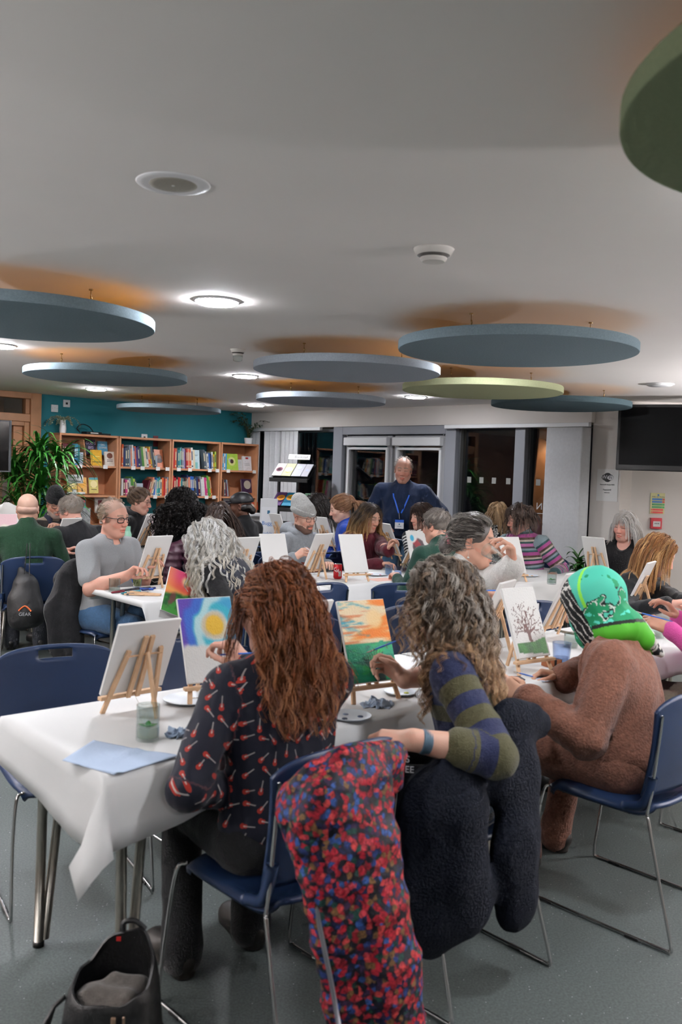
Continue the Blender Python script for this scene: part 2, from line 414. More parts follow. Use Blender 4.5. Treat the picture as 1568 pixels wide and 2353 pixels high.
        P.W[key], P.E[key], P.hd[key] = W + o3, E + o3, nrm(hd)
    # legs
    kn, an = {}, {}
    for g_, key in ((1, 'R'), (-1, 'L')):
        hip = pel + R0 @ [g_ * .088 * s, .0, -.02]
        if stand: K = np.array([*(R0 @ [g_ * .10, .03, 0])[:2], .50 * s]); A = np.array([*(R0 @ [g_ * .11, -.0, 0])[:2], .085])
        else:
            kx = (knees or {}).get(key, (.115, .42)); fx = (feet or {}).get(key, (.115, .40))
            K = np.array([*(R0 @ [g_ * kx[0], kx[1], 0])[:2], hz - .045]); A = np.array([*(R0 @ [g_ * fx[0], fx[1], 0])[:2], .085])
        kn[key], an[key] = K, A
        sd.cap(hip, K, .070 * s, .05 * s, k=.03, g=3); sd.cap(K, A, .045 * s, .033, k=.02, g=3); sd.cap(A, A + R0 @ [0, .10, -.045], .032, .028, k=.02, g=3)
    V, F = sd.mesh()
    # skin colour
    base = L3(skin); col = np.tile(base, (len(V), 1)); q = ((V - Hc) @ H) / h_
    hd_ = (np.abs(q) < .16).all(1)
    n1 = wnoise(V, 35, 3); col *= (1 + .06 * n1)[:, None]
    def paint(mask, c, a):
        col[mask] = col[mask] * (1 - a) + np.array(c) * a
    red = base * np.array((1.08, .78, .74))
    paint(hd_ & (q[:, 1] > .02) & (np.hypot(np.abs(q[:, 0]) - .042, q[:, 2] + .028) < .024), red, .5)
    paint(hd_ & (q[:, 1] > .085) & (q[:, 2] < 0) & (q[:, 2] > -.04), red, .45)
    paint(hd_ & (np.abs(q[:, 0]) > .072) & (np.abs(q[:, 2]) < .035), red, .4)
    if stub:
        m = hd_ & (q[:, 2] > -.01 + .35 * np.maximum(q[:, 1] - .02, 0)) & (q[:, 2] - q[:, 1] * 1.1 > .01 + stub[1])
        paint(m, L3(stub[0]), stub[2])
    if beard:
        bc, ba = beard
        m = hd_ & (q[:, 2] < -.034 - .0 * q[:, 1]) & (q[:, 1] > -.02) & (np.abs(q[:, 0]) + (q[:, 2] + .034) * -.1 > -.1) & ~((np.hypot(q[:, 0] / .021, (q[:, 2] + .064) / .009) < 1) & (q[:, 1] > .06))
        m &= (q[:, 2] < -.074 + .022 * np.clip((np.abs(q[:, 0]) - .03) / .03, 0, 1)) | ((np.abs(q[:, 0]) < .034) & (q[:, 2] < -.043) & (q[:, 1] > .06)); m &= q[:, 2] > -.135
        paint(m, L3(bc), ba)
        if ba > .5: V[m] += ((V[m] - (Hc + H @ np.array([0, 0, -.05]))) * .06)
    lipc = L3(lips) if lips else base * np.array((.95, .52, .50))
    paint(hd_ & (np.hypot(q[:, 0] / .024, (q[:, 2] + .0635) / .0125) < 1) & (q[:, 1] > .07), lipc, .75)
    if brow:
        ax_ = np.abs(q[:, 0]); bz = .036 - 5.5 * (ax_ - .030) ** 2 - .06 * (ax_ - .02)
        paint(hd_ & (q[:, 1] > .04) & (ax_ > .012) & (ax_ < .050) & (np.abs(q[:, 2] - bz) < .0055), L3(brow), .8)
    paint(hd_ & (q[:, 1] > .05) & (np.hypot((np.abs(q[:, 0]) - .031) / .017, (q[:, 2] - .0115 + .006 * lids) / .0030) < 1), L3('#2a1a14'), .7)
    mh = np.zeros(len(V), bool)
    for key in ('L', 'R'): mh |= np.linalg.norm(V + o3 - P.W[key], axis=1) < .2
    paint(mh & (wnoise(V, 60, 5) > .15), red, .3)
    P.body = mesh_obj('body', V, F, SKIN, P.root, True, attrs={'Col': ('FLOAT_COLOR', np.c_[col, np.ones(len(V))])})
    if lids < .95:
        for q_ in (1, -1):
            c0 = hl((q_ * .031, .0645, .009)); vs, fs, cs = [], [], []
            d0 = nrm(H @ np.array([0, 1, -.15])); a1 = nrm(np.cross(d0, [0, 0, 1])); a2 = np.cross(a1, d0)
            for i in range(9):
                for j in range(14):
                    th = PI * i / 8; ph = 2 * PI * j / 14; v = d0 * math.cos(th) + (a1 * math.cos(ph) + a2 * math.sin(ph)) * math.sin(th)
                    vs.append(c0 + v * .0122 * h_); cs.append((.02, .012, .008, 1) if i < 2 else ((.06, .05, .035, 1) if i < 3 else (.62, .58, .54, 1)))
            for i in range(8):
                for j in range(14): fs.append((i * 14 + j, i * 14 + (j + 1) % 14, (i + 1) * 14 + (j + 1) % 14, (i + 1) * 14 + j))
            mesh_obj('eye', vs, np.array(fs), EYEM, P.root, True, attrs={'Col': ('FLOAT_COLOR', np.array(cs))})
    if glasses: add_glasses(P, *glasses)
    # upper garment
    g = SDF(res * 1.1); e = .013 * s
    g.ell(pel + Uh @ [0, 0, .02], ((.155 * girth + .012) * s, (.105 + fat * .8) * s + e, .10 * s), R0, k=.06, g=0)
    g.ell(waist + U @ [0, fat * .5, -.02], ((.13 * girth) * s + e, (.088 + fat) * s + e, .16 * s), Uh, k=.07, g=0)
    g.ell(chest, ((.145 * girth) * s + e, (.096 + fat * .4) * s + e, .165 * s), U, k=.06, g=0)
    for q in (1, -1): g.cap(neck - U @ [0, 0, .045], sh[q] - U @ [q * .01, 0, 0], .052 * s + e, .045 * s + e, k=.05, g=0)
    if neckline >= 0: g.cap(neck - U @ [0, 0, .05], neck + U @ [0, .004, .012 + neckline], .064 * s + e * .6, .058 * s + e * .4, k=.025, g=5)
    if neckline < 0: g.ell(neck + U @ [0, .10, .02], (.075 * s, .10 * s, (.05 - neckline) * s), U, k=.012, op='s')
    for g_, key in ((1, 'R'), (-1, 'L')):
        S_, E, W = sh[g_], P.E[key] - o3, P.W[key] - o3; fd = W - E; i_ = 1 if g_ > 0 else 3
        if sleeve <= .5: g.cap(S_, S_ + (E - S_) * sleeve * 2, .053 * s * wr + .004, .053 * s * wr, k=.03, g=i_)
        else:
            g.cap(S_, E, .052 * s * wr + .006, .043 * s * wr + .008, k=.03, g=i_)
            f = (sleeve - .5) * 2 * .97; g.cap(E, E + fd * f, .043 * s * wr + .009, (.043 - .012 * f) * s * wr + .006, k=.02, g=i_ + 1)
            g.cap(E + fd * (f - .06), E + fd * f, (.043 - .011 * f) * s * wr + .009, (.043 - .012 * f) * s * wr + .009, k=.006, g=i_ + 1)
    P.gsdf = g
    sdn = int(abs(pos[0] * 977 + pos[1] * 131)) % 1000
    def folds(Q):
        a = wnoise(Q, 9, sdn, 2); b = wnoise(Q * np.array((1, 1, .45)), 22, sdn + 1, 2)
        return -wrinkle * (.7 * a + .9 * (1 - np.abs(b) * 1.6))
    GV, GF = g.mesh(folds if wrinkle else None)
    mt = topmat or cloth('cloth_' + top[0], top[0])
    P.top = mesh_obj(topname, GV, GF, mt, P.root, True, attrs=garment_attrs(P, g, GV))
    # trousers and shoes
    t = SDF(max(res * 1.3, .008))
    t.ell(pel + R0 @ [0, 0, -.01], ((.155 * girth + .004) * s, (.11 + fat * .5) * s, .10 * s), R0, k=.05)
    for g_, key in ((1, 'R'), (-1, 'L')):
        hip = pel + R0 @ [g_ * .088 * s * girth, 0, -.02]; K, A = kn[key], an[key]
        t.cap(hip, K, .086 * s * girth, .066 * s, k=.04); t.cap(K, A, .064 * s, .056, k=.03); t.cap(A + [0, 0, .03], A - [0, 0, .03], .056, .060, k=.02)
    TV, TF = t.mesh(lambda Q: -.005 * (1 - np.abs(wnoise(Q, 14, sdn + 5, 2)) * 1.5))
    P.legs = mesh_obj(legname, TV, TF, legmat or cloth('cloth_' + legs, legs), P.root, True)
    for g_, key in ((1, 'R'), (-1, 'L')):
        A = an[key]; f = SDF(.006)
        b0 = A + R0 @ [0, -.02, -.04]; b1 = A + R0 @ [g_ * .012, .155, -.052]
        f.ell(b0 + R0 @ [0, .0, .012], (.036, .05, .05), R0, k=.03); f.cap(b0 + R0 @ [0, .02, .012], b1, .040, .034, k=.03); f.ell(b1 + R0 @ [0, -.01, 0], (.043, .062, .032), R0, k=.03)
        f.cap(A + R0 @ [0, -.02, -.075], A + R0 @ [g_ * .012, .16, -.075], .036, .042, k=.01)
        f.box(A + R0 @ [0, .05, -.185], (.2, .4, .1), R0, rad=.001, k=.004, op='s')
        SV, SF = f.mesh(); mesh_obj('shoe', SV, SF, mat('shoe_' + shoe, shoe, .45, noise=(30, .2)), P.root, True)
    return P

def garment_attrs(P, g, V):
    bi, bt = g.nearest(V); S = np.zeros(len(V)); UV = np.zeros((len(V), 3)); gi = np.zeros(len(V))
    loc = (V - P.waist) @ P.U; S[:] = loc[:, 2]; UV[:, 0] = np.arctan2(loc[:, 0], -loc[:, 1]) * .16; UV[:, 1] = loc[:, 2]
    for i, pr in enumerate(g.p):
        if pr[0] != 'c' or pr[6] not in (1, 2, 3, 4): continue
        m = bi == i
        if not m.any(): continue
        a, b = pr[1], pr[2]; L = np.linalg.norm(b - a); d = (b - a) / L
        off = .20 - (0 if pr[6] in (1, 3) else .285 * P.s)
        S[m] = off - bt[m] * L
        u = nrm(np.cross(d, [0.1, .99, .1])); r = V[m] - a
        UV[m, 0] = r @ u + pr[6] * 1.3; UV[m, 1] = off - r @ d; gi[m] = pr[6]
    return {'S': ('FLOAT', S), 'P': ('FLOAT_VECTOR', UV), 'G': ('FLOAT', gi)}

def add_glasses(P, color='#151515', r=.0022, w=.024, h=.018, lens=True, z=.006):
    b = MB(); h_ = P.hs; T = lambda p: Vector(P.hl(p).tolist()); l = MB()
    for q in (1, -1):
        pts = []
        for k in range(20):
            a = 2 * PI * k / 20; cx = abs(math.cos(a)) ** .6 * (1 if math.cos(a) >= 0 else -1); cz = abs(math.sin(a)) ** .6 * (1 if math.sin(a) >= 0 else -1)
            pts.append((q * (.033 + cx * w), .094 - .010 * ((.033 + cx * w) / .06) ** 2, z + cz * h))
        b.tube([T(p) for p in pts], r * h_, 6, closed=True); l.add([T(p) for p in pts], [tuple(range(20))])
        b.tube([T(p) for p in ((q * (.033 + w), .088, z + h * .6), (q * .080, .060, z + .010), (q * .084, .0, z + .008), (q * .083, -.022, z - .012))], r * h_ * .9, 6)
    b.tube([T(p) for p in ((-.011, .0935, z + .006), (0, .098, z + .009), (.011, .0935, z + .006))], r * h_, 6)
    o = b.build('glasses', mat('spec_' + color, color, .35), P.root, True)
    if lens: l.build('lens', lens_mat(), o)
    return o

# ------------------------------------------------------------- hair
def blob_hair(P, prims, cut=True, face=(.058, .062, .105, .085, -.035), noise=(.004, 40), res=.006, extra=None):
    """prims: list of (centre, radii) in head space; returns verts/faces in root space"""
    g = SDF(res)
    for pr in prims:
        if len(pr) == 2: g.ell(P.hl(pr[0]), np.array(pr[1]) * P.hs, P.H, k=.03)
        else: g.cap(P.hl(pr[0]), P.hl(pr[1]), pr[2] * P.hs, pr[3] * P.hs, k=.03)
    if cut: g.ell(P.hl((0, face[3], face[4])), np.array(face[:3]) * P.hs, P.H, k=.012, op='s')
    V, F = g.mesh((lambda Q: noise[0] * wnoise(Q, noise[1], 11, 2)) if noise else None)
    return V, F
def tubes(PTS, r0, taper=.35):
    """PTS (n, m, 3) -> triangular tubes as one quad mesh"""
    n, m = PTS.shape[:2]; d = np.gradient(PTS, axis=1); d /= np.maximum(np.linalg.norm(d, axis=2, keepdims=True), 1e-9)
    ref = np.array([.31, .77, .55]); u = np.cross(d, ref); u /= np.maximum(np.linalg.norm(u, axis=2, keepdims=True), 1e-9); w = np.cross(d, u)
    rr = (r0 if np.ndim(r0) else np.full(n, r0))[:, None, None] * np.linspace(1, taper, m)[None, :, None]
    ring = np.stack([PTS + (u * math.cos(a) + w * math.sin(a)) * rr for a in (0, 2.094, 4.189)], 2)
    idx = np.arange(n * m * 3).reshape(n, m, 3); q = []
    for k in range(3):
        k2 = (k + 1) % 3; q.append(np.stack([idx[:, :-1, k], idx[:, 1:, k], idx[:, 1:, k2], idx[:, :-1, k2]], -1).reshape(-1, 4))
    return ring.reshape(-1, 3), np.concatenate(q)
def grow(P, n, length, seed=0, root=None, comb=(0, -.5, 0), grav=.12, lift=.012, curl=(.0, 60), wave=(.0, 25), clump=6, r=.0012, jit=.2, steps=22, part=None, torso=True, lenvar=.25, spread=.004, layer=.006, stand=.05, hug=.6, hugz=.0):
    """strands rooted on the scalp that fall along comb + gravity, kept off the head and shoulders"""
    rs = np.random.RandomState(seed); nc = max(n // clump, 1); h_ = P.hs
    c = np.array((0, -.014, .034)); rad = np.array((.080, .100, .089))
    roots = []
    while len(roots) < nc:
        v = rs.randn(3); v /= np.linalg.norm(v); p = c + v * rad
        if (root(p) if root else (p[2] > -.03 and not (p[1] > .045 and p[2] < .075))): roots.append(v)
    Vn = np.array(roots); lc = c + Vn * rad
    pos = (P.Hc + (lc * h_) @ P.H.T); nor = nrm3((Vn / rad) @ P.H.T)
    cb = np.array([comb(p) if callable(comb) else comb for p in lc], float) @ P.H.T
    lens = length * (1 + lenvar * (rs.rand(nc) - .5) * 2) * (np.array([1.0] * nc)); ds = lens / steps
    cb = cb - nor * np.minimum((cb * nor).sum(1, keepdims=True), 0) * .9
    d = nrm3(nor * stand + nrm3(cb) + rs.randn(nc, 3) * jit * .5)
    guide = [pos.copy()]; off = lift + layer * rs.rand(nc) * 2
    gv = np.array([0, 0, -1.0])
    tor = [pr for pr in P.gsdf.p if pr[6] in (0, 1, 3) and pr[7] == 'u'] if torso else []
    for st in range(steps):
        f = st / steps
        d = nrm3(d * (1 - grav) + gv * grav * (.4 + f) + cb * .10 * (1 - f) + rs.randn(nc, 3) * jit * .06)
        pos = pos + d * ds[:, None]
        lp = ((pos - P.Hc) @ P.H) / h_ - c; k = np.linalg.norm(lp / (rad + off[:, None]), axis=1); m = k < 1
        far = (k > 1) & (lp[:, 2] > hugz); k2 = np.where(far, 1 / (1 - hug * (1 - 1 / np.maximum(k, 1e-6))) / 1.0, k); lp[far] = lp[far] * (1 - hug * (1 - 1 / k[far]))[:, None]; pos[far] = P.Hc + ((lp[far] + c) * h_) @ P.H.T
        lp[m] = lp[m] / k[m, None]; pos[m] = P.Hc + ((lp[m] + c) * h_) @ P.H.T
        for pr in tor:
            dd = P.gsdf.dist(pr, pos); mm = dd < off
            if mm.any():
                e = 1e-3; gr = np.stack([P.gsdf.dist(pr, pos[mm] + np.eye(3)[a] * e) - dd[mm] for a in range(3)], 1); pos[mm] += nrm3(gr) * (off[mm] - dd[mm])[:, None]
        d = nrm3(d * .35 + nrm3(pos - guide[-1]) * .65); guide.append(pos.copy())
    G = np.stack(guide, 1)
    m = G.shape[1]; s = np.linspace(0, 1, m)[None, :] * lens[:, None]
    dd = nrm3(np.gradient(G, axis=1)); u = nrm3(np.cross(dd, np.array([.2, .5, .84]))); w = np.cross(dd, u)
    ph = rs.rand(nc, 1) * 6.28; fr = 1 + .35 * (rs.rand(nc, 1) - .5); amp = np.minimum(s / .05, 1)
    G = G + u * (curl[0] * amp * np.cos(ph + s * curl[1] * fr))[..., None] + w * (curl[0] * amp * np.sin(ph + s * curl[1] * fr))[..., None] + u * (wave[0] * amp * np.sin(ph * 1.7 + s * wave[1] * fr))[..., None]
    out = np.repeat(G, clump, 0); k = rs.randn(len(out), 1, 3) * spread * np.linspace(1.0, .55, m)[None, :, None]
    out = out + k + rs.randn(len(out), m, 3) * .0006
    return out, np.repeat(np.arange(nc), clump)
def nrm3(v): return v / np.maximum(np.linalg.norm(v, axis=-1, keepdims=True), 1e-9)
def hair_obj(P, parts, name='hair', m=None):
    """parts: list of (V, F, colours)"""
    b = 0; Vs, Fs, Cs = [], [], []
    for V, F, c in parts:
        Vs.append(V); Fs.append(F + b); Cs.append(c); b += len(V)
    V = np.concatenate(Vs); C_ = np.concatenate(Cs)
    return mesh_obj(name, V, np.concatenate(Fs), m or HAIRM, P.root, True, attrs={'Col': ('FLOAT_COLOR', np.c_[C_, np.ones(len(C_))])})
def strand_part(P, S, ids, cols, tips=None, r=.0012, seed=0, var=.25):
    rs = np.random.RandomState(seed); n, m = S.shape[:2]
    V, F = tubes(S, r * (.7 + .6 * rs.rand(n)) * P.hs)
    A = np.array([L3(c) for c in cols]); ci = rs.randint(len(A), size=ids.max() + 1)[ids]; base = A[ci] * (1 + var * (rs.rand(n, 1) - .5) * 2)
    if tips: B = np.array([L3(c) for c in tips]); tip = B[rs.randint(len(B), size=ids.max() + 1)[ids]] * (1 + var * (rs.rand(n, 1) - .5) * 2)
    else: tip = base
    t = np.clip(np.linspace(-.25, 1.15, m), 0, 1)[None, :, None]; c = base[:, None] * (1 - t) + tip[:, None] * t
    return V, F, np.repeat(c, 3, axis=1).reshape(-1, 3)
def cap_part(P, prims, color, **k):
    V, F = blob_hair(P, prims, **k); c = L3(color) * (1 + .25 * wnoise(V, 60, 4, 2))[:, None]
    return V, F, np.clip(c, 0, 1)
CAP = ((0, -.016, .036), (.082, .102, .089))
def simple_hair(P, style, color, color2=None, seed=1, n=1100):
    """short hair-styles for people further back"""
    c2 = color2 or color; cols = [color, c2]
    if style == 'short':      # short man's cut, forehead free
        parts = [cap_part(P, [CAP], color, face=(.075, .075, .115, .085, -.035), noise=(.003, 60))]
        S, i = grow(P, n, .035, seed, root=lambda p: p[2] > .0 - .3 * p[1] and not (p[1] > .05 and p[2] < .085), comb=lambda p: (p[0] * 3, .25, -.35), grav=.05, hug=.8, hugz=-.12, lift=.003, torso=False, clump=3, steps=6, jit=.5, stand=.15)
        parts.append(strand_part(P, S, i, cols, r=.0012, seed=seed))
    elif style == 'thin':     # receding
        parts = [cap_part(P, [((0, -.03, .024), (.081, .088, .08))], color, face=(.085, .09, .13, .075, .02), noise=(.002, 60))]
        S, i = grow(P, n, .03, seed, root=lambda p: p[1] < .03 and p[2] > -.03, comb=(0, -.5, -.3), grav=.05, hug=.9, hugz=-.12, lift=.002, torso=False, clump=3, steps=6, jit=.4)
        parts.append(strand_part(P, S, i, cols, r=.0010, seed=seed))
    elif style == 'sides':    # bald crown
        parts = [cap_part(P, [((0, -.034, -.005), (.0765, .0735, .048))], color, face=(.085, .08, .15, .07, .03), noise=(.001, 60))]
    elif style in ('bob', 'long', 'fringe'):
        L_ = {'bob': .20, 'long': .42, 'fringe': .15}[style]
        parts = [cap_part(P, [CAP, ((0, -.035, -.025), (.088, .075, .09))], color, face=(.060, .075, .11, .085, -.04))]
        S, i = grow(P, n, L_, seed, root=lambda p: p[2] > -.02 and not (p[1] > .045 and p[2] < .075), comb=lambda p: (p[0] * 6 + .5 * np.sign(p[0]), -.45 if style != 'long' else -.6, -.5), grav=.35, lift=.006, clump=5, steps=18, jit=.12)
        parts.append(strand_part(P, S, i, cols, r=.0016, seed=seed))
        if style in ('fringe', 'bob'):
            S, i = grow(P, n // 4, .085, seed + 9, root=lambda p: p[2] > .085 and p[1] > -.02, comb=(.25, 1.1, .0), grav=.25, lift=.005, clump=4, steps=10, torso=False, jit=.12)
            parts.append(strand_part(P, S, i, cols, r=.0015, seed=seed))
    elif style in ('pony', 'bun'):
        prims = [CAP]
        if style == 'bun': prims.append(((0, -.10, .105), (.034, .034, .034)))
        parts = [cap_part(P, prims, color, face=(.064, .075, .112, .085, -.030), noise=(.002, 70))]
        S, i = grow(P, n, .16, seed, root=lambda p: p[2] > -.03 and not (p[1] > .058 and p[2] < .075) and not (p[1] > .02 and p[2] < .025), comb=lambda p: (-p[0] * 5, -1.2, .7 if style == 'bun' else .25), grav=.02, hug=.95, hugz=-.12, lift=.004, torso=False, clump=4, steps=12, jit=.12)
        parts.append(strand_part(P, S, i, cols, r=.0016, seed=seed))
        if style == 'pony':
            S, i = grow(P, n // 2, .26, seed + 3, root=lambda p: p[1] < -.09 and p[2] > .03 and p[2] < .085, comb=(0, -1.0, .3), grav=.2, lift=.02, clump=5, steps=14, jit=.25)
            parts.append(strand_part(P, S, i, cols, r=.002, seed=seed))
    elif style == 'afro':
        prims = [((0, -.02, .03), (.105, .12, .11)), ((0, -.05, -.05), (.11, .09, .12))]
        parts = [cap_part(P, prims, color, noise=(.010, 55))]
        S, i = grow(P, n, .30, seed, comb=lambda p: (p[0] * 6, -.3, .1), grav=.16, lift=.03, curl=(.012, 110), clump=4, steps=26, jit=.3, layer=.015)
        parts.append(strand_part(P, S, i, cols, r=.0022, seed=seed))
    return hair_obj(P, parts)
# ------------------------------------------------------------- chair
NAVY = mat('navy_plastic', '#1a2d4d', .38, spec=.45, bump=(400, .06))
NAVYD = mat('navy_plastic_dark', '#1b2e4e', .42, spec=.4)
CHROME = mat('chrome', '#c8c8c8', .14, metal=1)
STEEL = mat('satin_steel', '#a9a59c', .32, metal=1)
RUBBER = mat('black_rubber', '#141414', .6)
def make_chair(label):
    """sitter looks along local +Y; origin on the floor under the seat centre"""
    t = thing('stacking_chair', label, 'chair')
    # back panel: curved sheet with hand slot
    NU, NV = 29, 21; ws, z0, z1 = .235, .485, .835
    def P(u, v):   # u -1..1, v 0..1
        w = ws * (1 - .06 * (1 - v)); x = u * w; z = z0 + (z1 - z0) * v
        top = .020 * (abs(u) ** 6) + .012 * u * u
        z -= top * v ** 6 * 1.6
        y = -.196 - .042 * v - .012 * math.sin(PI * v) + .030 * u * u
        return (x, y, z)
    vs, fs, keep = [], [], {}
    us = [-1 + 2 * i / (NU - 1) for i in range(NU)]; vv = [j / (NV - 1) for j in range(NV)]
    for u in us:
        for v in vv: vs.append(P(u, v))
    for i in range(NU - 1):
        for j in range(NV - 1):
            um, vm = (us[i] + us[i + 1]) / 2, (vv[j] + vv[j + 1]) / 2
            if abs(um) < .31 and .855 < vm < .945: continue
            fs.append((i * NV + j, (i + 1) * NV + j, (i + 1) * NV + j + 1, i * NV + j + 1))
    o = mesh_obj('backrest', vs, fs, NAVY, t, True); solid(o, .013)
    # arms that carry the back down to the seat
    for s in (-1, 1):
        m = MB(); pts = [Vector((s * .215, -.200, .56)), Vector((s * .217, -.188, .50)), Vector((s * .219, -.165, .455)), Vector((s * .219, -.10, .435))]
        m.tube(catmull(pts, 5), [.017] * 16, 8); m.build('back_arm', NAVY, t, True)
    # seat shell
    nu, nv = 25, 25; vs, fs = [], []
    for i in range(nu):
        for j in range(nv):
            u, v = -1 + 2 * i / (nu - 1), -1 + 2 * j / (nv - 1)
            k = (abs(u) ** 5 + abs(v) ** 5) ** .2; k = 1 / max(k, 1) if max(abs(u), abs(v)) > 0 else 1
            k = max(abs(u), abs(v)) / ((abs(u) ** 5 + abs(v) ** 5) ** .2) if (u or v) else 1
            x, y = u * k * .232, v * k * .225 + .005
            z = .445 - .012 * math.exp(-((x / .13) ** 2 + ((y + .05) / .14) ** 2)) + .012 * u * u * 0 - .035 * max(0, (v - .72) / .28) ** 2 + .018 * max(0, (-v - .7) / .3) ** 2
            z -= .018 * max(0, (abs(u) - .85) / .15) ** 2
            vs.append((x, y, z))
    for i in range(nu - 1):
        for j in range(nv - 1): fs.append((i * nv + j, (i + 1) * nv + j, (i + 1) * nv + j + 1, i * nv + j + 1))
    o = mesh_obj('seat', vs, fs, NAVY, t, True); solid(o, .016, -1)
    # chrome sled frame: one rod each side
    for s in (-1, 1):
        m = MB(); x0, x1 = .222, .262
        pts = [(s * x0, -.226, .775), (s * x0, -.212, .62), (s * .222, -.200, .50), (s * .222, -.190, .43), (s * .226, -.200, .40), (s * .234, -.255, .20), (s * .242, -.305, .03), (s * .243, -.302, .012), (s * .244, -.28, .007),
               (s * .247, -.05, .007), (s * .248, .20, .007), (s * .248, .245, .009), (s * .246, .262, .03), (s * .240, .235, .24), (s * .226, .215, .40), (s * .20, .20, .418)]
        m.tube(catmull(pts, 4), .0058, 8); m.build('leg_frame', CHROME, t, True)
        for yy in (-.17, .17):
            MB().box((s * .2475, yy, .006), (.016, .05, .010)).build('glide', RUBBER, t, bevel=.003)
    m = MB()
    for yy in (-.12, .14): m.tube([(-.215, yy, .415), (.215, yy, .415)], .0055, 6)
    m.build('seat_rail', CHROME, t, True)
    return t
_CH = []
def chair(label, x, y, face, group=None):
    if not _CH: o = make_chair(label); _CH.append(o)
    else: o = copy_tree(_CH[0])
    o.location = (x, y, 0); o.rotation_euler = (0, 0, math.radians(face - 90)); o['label'] = label
    if group: o['group'] = group
    return o
# ------------------------------------------------------------- table with paper cover
PAPER = mat('white_paper', '#dddcda', .55, spec=.3, bump=(7, .12))
AX = math.radians(42.0)
def table(label, corner, length, width=.70, z=.74, ang=42.0, legs=True):
    """corner: near-left corner; runs length along ang, width towards the far side"""
    a = Vector((math.cos(math.radians(ang)), math.sin(math.radians(ang)), 0)); n = Vector((-a.y, a.x, 0)); c = Vector((corner[0], corner[1], 0))
    t = thing('folding_table', label, 'table', tuple(c + a * length / 2 + n * width / 2), math.radians(ang))
    MB().box((0, 0, z - .022), (length - .02, width - .02, .030)).build('tabletop', mat('table_laminate', '#8d8578', .5), t, bevel=.004)
    for ex in (-1, 1):
        for ey in (-1, 1):
            m = MB(); x = ex * (length / 2 - .10); y = ey * (width / 2 - .10)
            m.tube([(x, y, z - .04), (x - ex * .002, y + ey * .02, .012)], .0155, 10); m.tube([(x - ex * .075, y, z - .04), (x - ex * .022, y + ey * .02, .02)], .0145, 10)
            l = m.build('leg', STEEL, t, True)
            f = MB(); f.lathe([(.018, 0), (.018, .016), (.0155, .018)], (x - ex * .002, y + ey * .02, 0), 12); f.build('foot', RUBBER, l, True)
    return t
def cover(label, corner, length, width=.70, z=.7405, ang=42.0, over=(.22, .20, .2, .2), seed=1, skew=0, steep=78, res=.03, corner_flare=.55, z_min=.40):
    """paper sheet: over = overhang at (near, far, start end, far end)"""
    a = np.array((math.cos(math.radians(ang)), math.sin(math.radians(ang)))); n = np.array((-a[1], a[0])); c = np.array(corner[:2], float)
    us = np.arange(-over[2], length + over[3] + res * .5, res); vs_ = np.arange(-over[0], width + over[1] + res * .5, res)
    rs = np.random.RandomState(seed); P = np.zeros((len(us), len(vs_), 3)); U, V = np.meshgrid(us, vs_, indexing='ij')
    if skew:      # sheet laid askew: more of it hangs at the near start corner
        U0, V0 = U.copy(), V.copy()
        V = np.where(V0 < 0, V0 * (1 + skew * np.clip(1 - U0 / .55, 0, 1.3)), V0); U = np.where(U0 < 0, U0 * (1 + skew * .9 * np.clip(1 - V0 / width, 0, 1.25)), U0)
    cu, cv = np.clip(U, 0, length), np.clip(V, 0, width); du, dv = U - cu, V - cv; D = np.hypot(du, dv)
    d = np.stack([du, dv], -1) / np.maximum(D, 1e-9)[..., None]; isc = np.minimum(np.abs(du), np.abs(dv)) / np.maximum(D, 1e-9)
    st = np.radians(steep - (steep - 50) * np.clip(isc * 3, 0, 1) * corner_flare)
    q = np.stack([U, V, np.zeros_like(U)], -1).reshape(-1, 3)
    w1 = wnoise(q, 5, seed, 3).reshape(U.shape); w2 = wnoise(q * (1, 1, 1), 14, seed + 7, 2).reshape(U.shape)
    r0 = .012; bend = np.minimum(D / .03, 1)
    out = D * np.cos(st) * bend + r0 * np.minimum(D / .02, 1) * 0 + np.where(D > 0, .020 * w1 * np.minimum(D / .1, 1.2), 0) + np.where(D > 0, .007 * (np.abs(w2)) * np.minimum(D / .1, 1), 0)
    out = np.maximum(out, np.where(D > 0, .004, 0))
    x = cu + d[..., 0] * out; y = cv + d[..., 1] * out; zz = z - D * np.sin(st) * bend + .0012 * (w1 + 1) * (D == 0)
    P[..., :2] = c + x[..., None] * a + y[..., None] * n; P[..., 2] = np.maximum(zz, z_min)
    o3 = P.reshape(-1, 3).mean(0); o3[2] = z
    nu, nv = U.shape; idx = np.arange(nu * nv).reshape(nu, nv); F = np.stack([idx[:-1, :-1], idx[1:, :-1], idx[1:, 1:], idx[:-1, 1:]], -1).reshape(-1, 4)
    o = mesh_obj('paper_table_cover', P.reshape(-1, 3) - o3, F, PAPER, None, True); o.location = o3.tolist()
    solid(o, .0012, 1); tag(o, label, 'tablecloth'); return o
